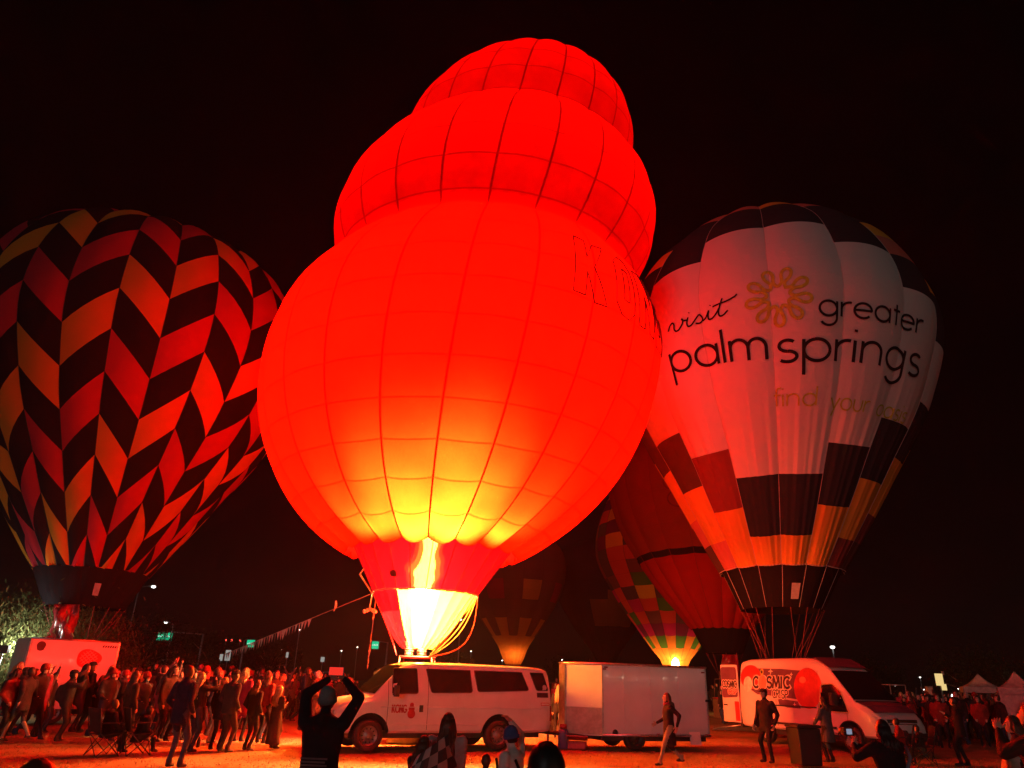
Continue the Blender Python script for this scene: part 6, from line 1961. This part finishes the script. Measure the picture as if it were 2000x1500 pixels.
BAL = Vector((-2.6, 22.4, 0))
USED_LABELS = set()
def place(px, py_feet, py_top, label, yaw=None, dist=None, group=None, z=0.0, **kw):
    """stand a person where the photograph has its feet; the head top gives the height"""
    if dist is None:
        g = gnd(px, py_feet)
    else:
        g = far(px, 1330, dist); g.z = 0
    d = math.hypot(g.x, g.y)
    topz = far(px, py_top, d).z
    pose = kw.get('pose', 'stand')
    H = kw.pop('H', None)
    if H is None:
        H = topz
        if pose == 'sit': H = topz / .73
        if pose == 'crouch': H = topz / .68
        if pose == 'kneel': H = topz / .79
        H = min(max(H, .7), 1.95)
    o = make_person(H=H, **kw)
    if yaw is None:
        v = BAL - Vector((g.x, g.y, 0)); yaw = math.degrees(math.atan2(v.y, v.x))
    o.location = (g.x, g.y, z)
    o.rotation_euler = (0, 0, R_(yaw - 90))
    tag(o, label, 'person', group)
    return o

CAMDIR = 90
# ---- the crowd on the west side, nearest first
GL = 'spectators standing on the west side'
place(25, 1451, 1302, 'person striding at the far west edge in dark jacket and grey shorts', yaw=165, top='dgrey', bottom='grey', shorts=True, pose='walk', hair=('short', 'brown'), seed=1, group=GL)
place(3, 1400, 1300, 'person cut off by the west edge in dark coat with pink lit face', yaw=20, top='black', bottom='dgrey', hair=('mid', 'brown'), seed=2, group=GL, coat=.2)
place(42, 1392, 1298, 'person in dark hooded top behind the striding man in shorts', yaw=60, top='navy', bottom='black', hood=True, seed=3, group=GL)
place(74, 1402, 1296, 'person in patterned dark dress and wide black hat before the pink trailer', yaw=-60, top='brown', bottom='dgrey', hat=('hat', 'black'), skirt=.45, hair=('mid', 'black'), seed=4, group=GL, pose='phone')
place(124, 1390, 1318, 'person crouching in a bright red top by the trailer wheel', yaw=200, top='red', bottom='black', pose='crouch', hair=('mid', 'brown'), seed=5, group=GL)
place(100, 1386, 1310, 'person sitting low beside the one in the bright red top', yaw=10, top='dgrey', bottom='black', pose='crouch', hair=('short', 'black'), seed=55, group=GL)
place(150, 1430, 1292, 'big man in black with flat cap seen from behind below the strawberry picture', top='black', bottom='black', hat=('cap', 'black'), bulk=1.25, pose='pockets', seed=6, group=GL, yaw=55)
place(176, 1429, 1318, 'woman in long dark jacket close beside the big man with flat cap', top='dgrey', bottom='black', hair=('mid', 'auburn'), coat=.2, seed=7, group=GL, yaw=75)
place(228, 1427, 1312, 'stout grey haired man in a puffy orange red jacket seen from behind', top='orange', bottom='black', hair=('short', 'grey'), bulk=1.35, pose='pockets', seed=8, group=GL, yaw=62)
place(256, 1424, 1318, 'woman in speckled dark fleece beside the orange red jacket', top='brown', bottom='black', hair=('mid', 'blonde'), seed=9, group=GL, yaw=70)
place(300, 1438, 1316, 'woman with long dark hair over a bright pink jacket', top='pink', bottom='black', hair=('long', 'brown'), coat=.15, seed=10, group=GL, yaw=60)
place(333, 1500, 1299, 'tall man in navy jacket and faded jeans, nearest in the standing crowd', top='navy', bottom='ljeans', hair=('short', 'brown'), pose='pockets', seed=11, group=GL, yaw=68, skin=1, voxel=.024)
place(367, 1469, 1312, 'woman with long blonde hair in black jacket holding up a phone', top='black', bottom='jeans', hair=('long', 'blonde'), pose='phone_one', seed=12, group=GL, yaw=55, voxel=.024)
place(404, 1437, 1302, 'person in dark blue lifting a phone behind the long blonde hair', top='navy', bottom='dgrey', pose='phone', seed=13, group=GL, yaw=40)
place(434, 1470, 1308, 'broad man with cap and dark coat standing beside the woman in tight trousers', top='dgrey', bottom='brown', hat=('cap', 'black'), bulk=1.15, pose='pockets', seed=14, group=GL, yaw=58, coat=.1, voxel=.024)
place(417, 1466, 1322, 'shorter woman in dark coat half hidden by the broad man with cap', top='black', bottom='black', hair=('mid', 'blonde'), seed=15, group=GL, yaw=75)
place(483, 1466, 1327, 'slim woman in black jacket and tight black trousers, hands in pockets', top='black', bottom='black', hair=('mid', 'brown'), pose='pockets', seed=16, group=GL, yaw=62, voxel=.024)
place(530, 1463, 1338, 'girl with long hair in an ankle length dark skirt, alone at the crowd edge', top='brown', bottom='brown', hair=('long', 'blonde'), skirt=.80, pose='hug', seed=17, group=GL, yaw=58, voxel=.024)
place(588, 1416, 1303, 'man in dark jacket walking past behind the phone holding man', yaw=5, top='navy', bottom='black', pose='walk', hair=('short', 'brown'), seed=18, group=GL, skin=1)
place(607, 1434, 1310, 'person with pale hair walking just behind the man with grey beanie', yaw=10, top='tan', bottom='dgrey', pose='walk', hair=('short', 'grey'), seed=19, group=GL)
place(565, 1352, 1306, 'distant person in magenta coat in the gap of the crowd', yaw=-70, top='magenta', bottom='black', hair=('mid', 'brown'), coat=.3, seed=20, group=GL)
place(520, 1336, 1297, 'distant person in dark clothes before the tan car', yaw=-40, top='dgrey', bottom='jeans', pose='walk', seed=21, group=GL)
place(543, 1352, 1298, 'distant tall person in black beside the magenta coat', yaw=120, top='black', bottom='black', seed=22, group=GL)
for i, (x, f, t, lab, kw) in enumerate([
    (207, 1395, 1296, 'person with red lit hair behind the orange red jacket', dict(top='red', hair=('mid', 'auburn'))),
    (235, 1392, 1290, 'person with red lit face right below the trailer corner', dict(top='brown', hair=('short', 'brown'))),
    (262, 1390, 1290, 'person with raised glowing phone near the trailer corner', dict(top='dgrey', pose='phone', hair=('short', 'black'))),
    (286, 1396, 1294, 'person in dark coat facing the field, behind the pink jacket', dict(top='black', hair=('mid', 'brown'), yaw=-80)),
    (318, 1394, 1300, 'person with curly hair between pink jacket and tall navy man', dict(top='tan', hair=('mid', 'auburn'))),
    (352, 1392, 1298, 'person in red top looking back from behind the tall navy man', dict(top='red', yaw=-70)),
    (376, 1395, 1296, 'person with child sized pink balloon hat in the second row', dict(top='dgrey', hat=('beanie', 'pink'))),
    (437, 1398, 1300, 'person with red cap behind the broad man', dict(top='black', hat=('cap', 'red'))),
    (462, 1396, 1306, 'person in dark coat left of the slim woman, second row', dict(top='navy', hair=('short', 'brown'))),
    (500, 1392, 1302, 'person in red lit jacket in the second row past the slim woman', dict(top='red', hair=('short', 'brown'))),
    (10, 1385, 1292, 'person with white cap far back at the west edge', dict(top='grey', hat=('cap', 'white'))),
    (60, 1372, 1296, 'person with dark hair far back before the end of the trailer', dict(top='dgrey', hair=('short', 'black'))),
    (205, 1412, 1322, 'woman with face lit red between big man and orange jacket', dict(top='black', hair=('mid', 'brown'), yaw=-30))]):
    kw = dict(kw); kw.setdefault('bottom', 'black'); yw = kw.pop('yaw', 45 + (i * 37) % 40)
    place(x, f, t, lab, yaw=yw, seed=60 + i, group=GL, **kw)

# ---- seated pair in folding chairs
CH_M = pmat('black_chair_canvas', (.02, .02, .022), .85); CH_T = pmat('chair_tube', (.06, .06, .06), .4, .6)
def folding_chair(loc, yaw, label, s=1.0):
    r = empty('folding_chair', loc, R_(yaw - 90))
    tag(r, label, 'chair', 'folding camp chairs')
    m = MB(); m.add([(-.26*s, -.20*s, .42*s), (.26*s, -.20*s, .42*s), (.26*s, .24*s, .45*s), (-.26*s, .24*s, .45*s), (0, .02*s, .38*s)], [(0, 1, 4), (1, 2, 4), (2, 3, 4), (3, 0, 4)], 0, True)
    o = m.build('seat', CH_M, r); o.modifiers.new('t', 'SOLIDIFY').thickness = .012
    m = MB(); m.add([(-.27*s, -.22*s, .46*s), (.27*s, -.22*s, .46*s), (.28*s, -.34*s, .92*s), (-.28*s, -.34*s, .92*s)], [(0, 1, 2, 3)])
    o = m.build('backrest', CH_M, r); o.modifiers.new('t', 'SOLIDIFY').thickness = .012
    for a, b in (((-.27, .24, .0), (.27, .24, .45)), ((.27, .24, 0), (-.27, .24, .45)), ((-.27, -.24, 0), (.27, -.24, .45)), ((.27, -.24, 0), (-.27, -.24, .45)), ((-.28, -.24, .0), (-.27, .24, .45)), ((-.27, .24, 0), (-.28, -.24, .45)), ((.28, -.24, 0), (.27, .24, .45)), ((.27, .24, 0), (.28, -.24, .45))):
        MB().tube([Vector(a) * s, Vector(b) * s], .011 * s, 6).build('leg', CH_T, r)
    for sx in (-1, 1):
        MB().tube([(sx*.28*s, -.24*s, .44*s), (sx*.285*s, -.345*s, .93*s)], .012 * s, 6).build('upright', CH_T, r)
        MB().tube([(sx*.29*s, -.27*s, .64*s), (sx*.30*s, .22*s, .64*s), (sx*.28*s, .24*s, .45*s)], .014 * s, 6).build('armrest', CH_M, r)
    return r
def seat_person(px, py, top_y, yaw, plabel, clabel, **kw):
    g = gnd(px, py)
    d = math.hypot(g.x, g.y); tz = far(px, top_y, d).z
    H = min(max(tz / .755, 1.2), 1.9)
    folding_chair((g.x, g.y, 0), yaw, clabel, 1.0)
    o = make_person(H=H, pose='sit', **kw)
    o.location = (g.x, g.y, .04); o.rotation_euler = (0, 0, R_(yaw - 90)); tag(o, plabel, 'person')
    return o
seat_person(197, 1476, 1366, 52, 'man with receding hair sitting in a black camp chair seen from behind', 'black camp chair under the man with receding hair', top='black', bottom='dgrey', hair=('short', 'brown'), bulk=1.15, seed=30, voxel=.024)
seat_person(263, 1474, 1378, 40, 'person hunched in dark hoodie sitting in a second camp chair', 'black camp chair under the hunched person in hoodie', top='black', bottom='dgrey', hair=('short', 'black'), bulk=1.25, hood=True, seed=31, voxel=.024, lean=10)

# ---- near figures
o = place(643, 1500, 1352, 'man with grey beanie and black hoodie holding a phone up with both arms', yaw=84, dist=7.9, top='black', bottom='dgrey', hat=('beanie', 'teal'), hair=('short', 'black'), pose='up', bulk=1.18, H=1.60, voxel=.017, fingers=True, hood=True, seed=40, head_up=14,
          hand_l=(-.06, .14, .90), hand_r=(.14, .14, .90), skin=1)
ph = phone_at(o, 0, label='phone with red screen held above the grey beanie', size=(.15, .075)); g = far(657, 1311, 7.6); ph.location = g
m = MB(); q = far(642, 1448, 7.1)
b_ = Vector(o.location)
prn = MB()
for k in range(5):
    prn.box((-.13, -.0, .0 - k * .028), (.13 - .02 * (k % 2), .004, .016 - k * .028))
pr_ = prn.build('back_print', pmat('grey_print', (.10, .10, .11), .9), o); pr_.location = (0, -.178, .98)
g = far(882, 1392, 8.6)
w1 = place(880, 1500, 1389, 'woman with very long brown hair wrapped in a grey and white plaid blanket', yaw=86, dist=8.6, top='lgrey', bottom='dgrey', hair=('long', 'auburn'), pose='hug', coat=.35, bulk=1.18, voxel=.02, seed=41, H=1.37)
w2 = place(836, 1500, 1420, 'dark haired child leaning on the woman in the plaid blanket', yaw=60, dist=8.3, top='dgrey', bottom='dgrey', hair=('mid', 'auburn'), pose='hug', voxel=.02, seed=42, H=1.16, head_turn=-20)
c1 = place(955, 1500, 1466, 'small child with short dark hair low in front of the rear van wheel', yaw=88, dist=8.6, top='black', bottom='dgrey', hair=('short', 'brown'), voxel=.02, seed=43, H=.98)
b1 = place(1003, 1500, 1410, 'person with blue patterned headband and white jacket raising one arm', yaw=150, dist=8.0, top='white', bottom='dgrey', hair=('short', 'black'), hat=('beanie', 'blue'), pose='stand', voxel=.018, fingers=True, seed=44, H=1.28, hand_r=(.16, .12, .88), hand_l=(-.2, .2, .1), head_up=-12)
st = MB(); st.tube([(-.13, .10, 1.0), (-.02, .14, .86), (.13, .10, .70), (.16, -.05, .64), (.05, -.13, .78), (-.10, -.10, 1.0)], .014, 6); st.build('strap', K['black'], b1)
d1 = place(1068, 1500, 1452, 'very near dark haired person whose head alone rises at the frame bottom', yaw=88, dist=3.15, top='black', bottom='black', hair=('short', 'black'), voxel=.018, seed=45, bulk=1.1, head_up=10)
d2 = place(114, 1500, 1486, 'very near person with dark hair barely peeking over the frame bottom', yaw=80, dist=3.4, top='black', bottom='black', hair=('mid', 'auburn'), voxel=.02, seed=46)
# plaid blanket draped over the two
PL, nt, out = new_mat('plaid_blanket')
b = nt.nodes.new('ShaderNodeBsdfPrincipled'); b.inputs['Roughness'].default_value = .95; nt.links.new(b.outputs[0], out.inputs['Surface'])
uvn = nt.nodes.new('ShaderNodeUVMap'); 
ck_ = nt.nodes.new('ShaderNodeTexChecker'); ck_.inputs['Scale'].default_value = 9.0; ck_.inputs['Color1'].default_value = (.60, .59, .58, 1); ck_.inputs['Color2'].default_value = (.10, .10, .105, 1)
wv = nt.nodes.new('ShaderNodeTexWave'); wv.inputs['Scale'].default_value = 1.43; wv.wave_profile = 'SAW'
mx_ = nt.nodes.new('ShaderNodeMix'); mx_.data_type = 'RGBA'; mx_.blend_type = 'MULTIPLY'; mx_.inputs[0].default_value = .45
nt.links.new(uvn.outputs['UV'], ck_.inputs['Vector']); nt.links.new(uvn.outputs['UV'], wv.inputs['Vector'])
nt.links.new(ck_.outputs['Color'], mx_.inputs[6]); nt.links.new(wv.outputs['Color'], mx_.inputs[7]); nt.links.new(mx_.outputs[2], b.inputs['Base Color'])
def blanket(p0, p1, zt0, zt1, name):
    """cloth hung round two pairs of shoulders, open in front"""
    nu, nv = 40, 16; vs = []; fs = []; uvs = []
    c = (p0 + p1) / 2; dr = (p1 - p0); L = dr.length / 2; dr.normalize()
    for i in range(nu + 1):
        a = PI + PI * i / nu + 0.0
        for j in range(nv + 1):
            v = j / nv
            side = math.cos(a)
            zt = zt0 + (zt1 - zt0) * (side + 1) / 2
            rx = (.12 + .20 * min(1, v * 2.2)) + L + .06 * v; ry = .15 + .20 * min(1, v * 2.0) + .06 * v
            fold = .018 * math.sin(9 * a + 2 * v) * v
            x = side * (rx + fold); y = math.sin(a) * (ry + fold)
            vs.append((c.x + dr.x * x - dr.y * y * -1 * 0 + 0, c.y + dr.y * x + y, zt - .62 * v ** 1.1))
            uvs.append((i / nu * 1.0, v * .62))
    for i in range(nu):
        for j in range(nv):
            k = i * (nv + 1) + j; fs.append((k, k + 1, k + nv + 2, k + nv + 1))
    me = bpy.data.meshes.new(name); me.from_pydata(vs, [], fs)
    l = me.uv_layers.new(name='UVMap'); idx = np.empty(len(me.loops), dtype=np.int32); me.loops.foreach_get('vertex_index', idx)
    l.data.foreach_set('uv', np.array(uvs, dtype=np.float32)[idx].ravel())
    me.polygons.foreach_set('use_smooth', [True] * len(me.polygons)); me.materials.append(PL); me.update()
    o = link(name, me); o.modifiers.new('t', 'SOLIDIFY').thickness = .012
    return o
bl = blanket(Vector(w2.location) + Vector((.02, -.02, 0)), Vector(w1.location) + Vector((.0, -.02, 0)), .99, 1.20, 'blanket')
tag(bl, 'grey and white plaid blanket wrapped round woman and child', 'blanket')

# ---- between and behind the vehicles
GM = 'people around the vehicles'
place(1091, 1442, 1338, 'woman with long blonde hair in black standing between van and trailer', yaw=80, top='black', bottom='black', hair=('long', 'blonde'), seed=50, group=GM)
tf = gnd(1182, 1456)
place(1182, 1456, 1345, 'person in shorts hidden behind the trailer, only calves and shoes showing', yaw=40, top='dgrey', bottom='grey', shorts=True, seed=51, group=GM, dist=math.hypot(tf.x, tf.y) + 2.6, H=1.72)
place(1310, 1497, 1354, 'woman walking past the trailer in long black coat and magenta top', yaw=185, top='black', bottom='khaki', pose='walk', hair=('mid', 'auburn'), coat=.42, scarf='magenta', seed=52, group=GM, voxel=.022, fingers=True)
f_ = bpy.data.objects[-1] if False else None
place(1505, 1490, 1346, 'man with flat cap in dark shirt strolling before the fruit lettered van', yaw=215, top='black', bottom='black', pose='stand', hat=('cap', 'black'), hair=('short', 'black'), bulk=1.12, seed=53, group=GM, voxel=.022, fingers=True, hand_r=(.30, .10, -.04), hand_l=(-.27, .04, -.02))
place(1624, 1490, 1362, 'woman in long grey coat and black trousers leaning to the van window', yaw=125, top='grey', bottom='black', hair=('mid', 'black'), coat=.38, pose='phone_one', seed=54, group=GM, voxel=.022, bulk=1.12, hand_r=(.1, .34, .2), hand_l=(-.25, .30, .0))
place(1394, 1390, 1338, 'person with pink lit legs in the gap beside the open van door', yaw=-60, top='dgrey', bottom='black', seed=56, group=GM)
place(1404, 1392, 1332, 'taller dark person in the gap beside the open van door', yaw=-100, top='black', bottom='black', hair=('short', 'black'), seed=57, group=GM)
place(1099, 1390, 1318, 'person in dark clothes far behind the woman between van and trailer', yaw=-40, top='dgrey', bottom='black', seed=58, group=GM)
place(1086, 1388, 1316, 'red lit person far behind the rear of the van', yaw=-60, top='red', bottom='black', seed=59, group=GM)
o = place(1718, 1500, 1396, 'crouching photographer in black with a pale blue strap holding up a camera', yaw=108, dist=10.2, top='black', bottom='dgrey', hair=('mid', 'black'), pose='stand', voxel=.02, seed=70, H=1.42, bulk=1.28, hand_l=(-.26, .34, .52), hand_r=(-.16, .34, .50), fingers=True, lean=8)
st = MB(); st.tube([(-.22, -.13, .62), (-.06, -.205, .84), (.08, -.19, 1.04), (.14, -.09, 1.15)], .020, 6); st.build('strap', pmat('pale_blue_strap', (.16, .20, .28), .8), o)
cm = empty('camera_body', tuple(Matrix.Translation(o.location) @ Matrix.Rotation(o.rotation_euler.z, 4, 'Z') @ Vector((-.22, .40, 1.27))), o.rotation_euler.z)
tag(cm, 'black camera held up by the crouching photographer', 'camera')
bb = MB().box((-.07, -.03, -.045), (.07, .03, .045)).build('housing', DARKP, cm); bevel_mesh(bb.data, .01, 2)
MB().lathe([(0, 0), (.035, 0), (.038, .08), (.03, .085), (0, .08)], 16, Matrix.Translation((0, .03, 0)) @ Matrix.Rotation(-PI/2, 4, 'X')).build('lens', DARKP, cm)
MB().add([(-.04, -.031, -.03), (.04, -.031, -.03), (.04, -.031, .03), (-.04, -.031, .03)], [(0, 1, 2, 3)]).build('screen', emat('camera_screen', (.6, .7, .95), .35), cm)
seat_person(1768, 1492, 1404, 150, 'person with pink lit face in red top sitting in a camp chair, backpack behind', 'camp chair under the person in the red top', top='red', bottom='black', hair=('short', 'black'), pack=True, seed=71, voxel=.022)
seat_person(1806, 1492, 1438, 165, 'small child sitting low beside the chair with the red top', 'low folding chair with the small child in it', top='brown', bottom='tan', hair=('short', 'brown'), seed=72, voxel=.022)
GR = 'spectators on the east side'
place(1826, 1441, 1352, 'man in dark jacket and pale shorts watching on the east side', yaw=150, top='brown', bottom='khaki', shorts=True, pose='pockets', hair=('short', 'brown'), seed=73, group=GR, bulk=1.15)
place(1841, 1436, 1352, 'person in brown jacket just behind the man with pale shorts', yaw=140, top='tan', bottom='dgrey', seed=74, group=GR)
place(1888, 1497, 1362, 'tall person all in black standing alone near the east edge', yaw=140, top='black', bottom='black', pose='crossed', hair=('short', 'black'), seed=75, group=GR, voxel=.022, hand_r=(.05, .3, .36))
place(1893, 1432, 1354, 'person in black with white collar under the peaked canopy', yaw=170, top='black', bottom='black', hair=('short', 'black'), seed=76, group=GR)
place(1906, 1432, 1358, 'person in olive jacket under the peaked canopy', yaw=165, top='green', bottom='black', seed=77, group=GR)
place(1929, 1432, 1356, 'person in tan jacket and beanie under the peaked canopy', yaw=175, top='tan', bottom='black', hat=('beanie', 'dgrey'), seed=78, group=GR, pose='hug')
place(1999, 1500, 1376, 'person in mauve jacket cut off by the east edge, arm lifted', yaw=130, dist=9.5, top='brown', bottom='black', hair=('short', 'brown'), seed=79, group=GR, bulk=1.3, voxel=.022, hand_l=(-.14, .30, .55), fingers=True)
place(1962, 1500, 1398, 'person with dark hair in navy before the mauve jacket', yaw=150, dist=11.5, top='navy', bottom='tan', hair=('mid', 'brown'), seed=80, group=GR, voxel=.024)
place(1938, 1500, 1440, 'child with a backpack and white top near the east edge', yaw=140, dist=11.0, top='white', bottom='black', hair=('short', 'brown'), seed=81, group=GR, pack=True, voxel=.024)
place(1780, 1412, 1356, 'person with light lit face beyond the fruit lettered van', yaw=-150, top='dgrey', bottom='black', hair=('mid', 'brown'), seed=82, group=GR)
place(1797, 1408, 1366, 'person in deep red beyond the fruit lettered van', yaw=-140, top='red', bottom='black', seed=83, group=GR, pose='crossed')
place(1958, 1428, 1362, 'woman in black sitting before the second canopy', yaw=180, top='black', bottom='tan', pose='sit', hair=('mid', 'black'), seed=84, group=GR)
place(1974, 1428, 1362, 'person sitting beside the woman before the second canopy', yaw=175, top='dgrey', bottom='tan', pose='sit', seed=85, group=GR)
place(1990, 1425, 1354, 'man in light top standing before the second canopy', yaw=170, top='lgrey', bottom='black', seed=86, group=GR)

# ---- the far crowd: copies of a few figures
protos = []
for i, (tp, bt, hr, ps, ht) in enumerate([('black', 'jeans', ('short', 'brown'), 'stand', None), ('navy', 'black', ('long', 'blonde'), 'phone', None), ('red', 'black', ('mid', 'brown'), 'pockets', None), ('dgrey', 'dgrey', ('short', 'black'), 'phone_one', ('cap', 'black')),
        ('black', 'black', ('short', 'grey'), 'crossed', None), ('brown', 'black', ('long', 'brown'), 'stand', None), ('dgrey', 'jeans', ('short', 'brown'), 'walk', ('beanie', 'red')), ('magenta', 'black', ('mid', 'blonde'), 'stand', None), ('navy', 'khaki', ('short', 'brown'), 'pockets', ('cap', 'dgrey')), ('black', 'jeans', ('pony', 'brown'), 'pockets', None), ('green', 'dgrey', ('mid', 'black'), 'hug', None), ('grey', 'black', ('short', 'black'), 'up', None)]):
    protos.append((make_person(H=1.72, top=tp, bottom=bt, hair=hr, pose=ps, hat=ht, voxel=.045, seed=100 + i, coat=(.22 if i % 3 == 1 else .05), hood=(i % 2 == 0), bulk=1.05 + .06 * (i % 4), pack=(i == 3)), tp))
PX_W = ['', ' with long blonde hair', '', ' with cap and backpack', ' with grey hair', ' with long brown hair', ' with red beanie', '', ' with cap', ' with ponytail', '', ' with both arms raised']
WORD = {'magenta': 'magenta', 'black': 'black', 'navy': 'navy', 'red': 'red', 'dgrey': 'charcoal', 'tan': 'tan', 'brown': 'brown', 'grey': 'grey', 'pink': 'pink', 'green': 'olive', 'white': 'white'}
usedp = set()
spots = []
rc = random.Random(5)
def crowd(x0, x1, d0, d1, n, area):
    for _ in range(n):
        px = rc.uniform(x0, x1); d = d0 + (d1 - d0) * rc.random() ** .8
        g = far(px, 1320, d); spots.append((g.x, g.y, area, px, d))
crowd(215, 560, 20.5, 27, 26, 'west'); crowd(30, 240, 22, 27, 9, 'west'); crowd(1790, 1990, 30, 38, 16, 'east'); crowd(28, 165, 21.5, 26, 12, 'west'); crowd(240, 560, 24, 31, 14, 'west'); crowd(1755, 1995, 32, 42, 14, 'east'); crowd(0, 40, 22, 30, 5, 'west'); crowd(240, 420, 22, 34, 30, 'west'); crowd(400, 690, 27, 44, 40, 'west'); crowd(250, 690, 40, 66, 40, 'west'); crowd(1050, 1108, 30, 50, 8, 'middle'); crowd(1388, 1412, 36, 46, 4, 'middle'); crowd(1745, 2000, 33, 52, 40, 'east')
blocked = [(-17, 30.7, 2.4), (-2.6, 22.6, 3.0), (11.2, 31, 1.6), (13.4, 46, 1.6), (12.7, 56.6, 1.6)]
kept = []
for x, y, area, px_, d_ in spots:
    if any(math.hypot(x - a, y - b) < r for a, b, r in blocked): continue
    if any(math.hypot(x - a[0], y - a[1]) < .55 for a in kept): continue
    i = rc.randrange(len(protos)); p, tp = protos[i]
    o = p if i not in usedp else copy_tree(p)
    usedp.add(i)
    o.location = (x, y, 0); k = rc.uniform(.9, 1.08); o.scale = (k, k, k)
    v = BAL - Vector((x, y, 0)); o.rotation_euler = (0, 0, math.atan2(v.y, v.x) - PI / 2 + rc.uniform(-.9, .9))
    row = 'front rows' if d_ < 28 else ('middle rows' if d_ < 42 else 'rearmost rows')
    if area == 'west': at_ = next(w for lim, w in ((110, 'by the end of the pink trailer'), (245, 'below the strawberry picture'), (320, 'below the chevron balloon ropes'), (400, 'before the round brown bush'), (470, 'below the upright white sign'), (540, 'below the middle green sign'), (610, 'beside the tan car'), (9999, 'beyond the raised phone')) if px_ < lim)
    elif area == 'east': at_ = next(w for lim, w in ((1800, 'beyond the nose of the tall van'), (1860, 'below the yellow lit sign'), (1930, 'before the peaked canopy'), (9999, 'before the walled canopy')) if px_ < lim)
    else: at_ = 'between van and trailer' if px_ < 1200 else 'beside the open van door'
    tag(o, 'spectator in %s%s, %s %s' % (WORD[tp], PX_W[i], row, at_), 'person', 'far spectators in the packed %s crowd' % area)
    kept.append((x, y))
for i, (p, tp) in enumerate(protos):
    if i not in usedp:
        for c in list(p.children): bpy.data.objects.remove(c, do_unlink=True)
        bpy.data.objects.remove(p, do_unlink=True)
for o in bpy.data.objects:
    if '_hands' in o: del o['_hands']
# ------------------------------------------------------------------ dusty night air, lit by the flame
hz, nt, out = new_mat('haze')
p = nt.nodes.new('ShaderNodeVolumePrincipled'); p.inputs['Density'].default_value = .0004; p.inputs['Color'].default_value = (.92, .88, .86, 1); p.inputs['Anisotropy'].default_value = .25
nt.links.new(p.outputs[0], out.inputs['Volume'])
MB().box((-330, -80, -1), (330, 330, 34)).build('haze', hz)['kind'] = 'stuff'
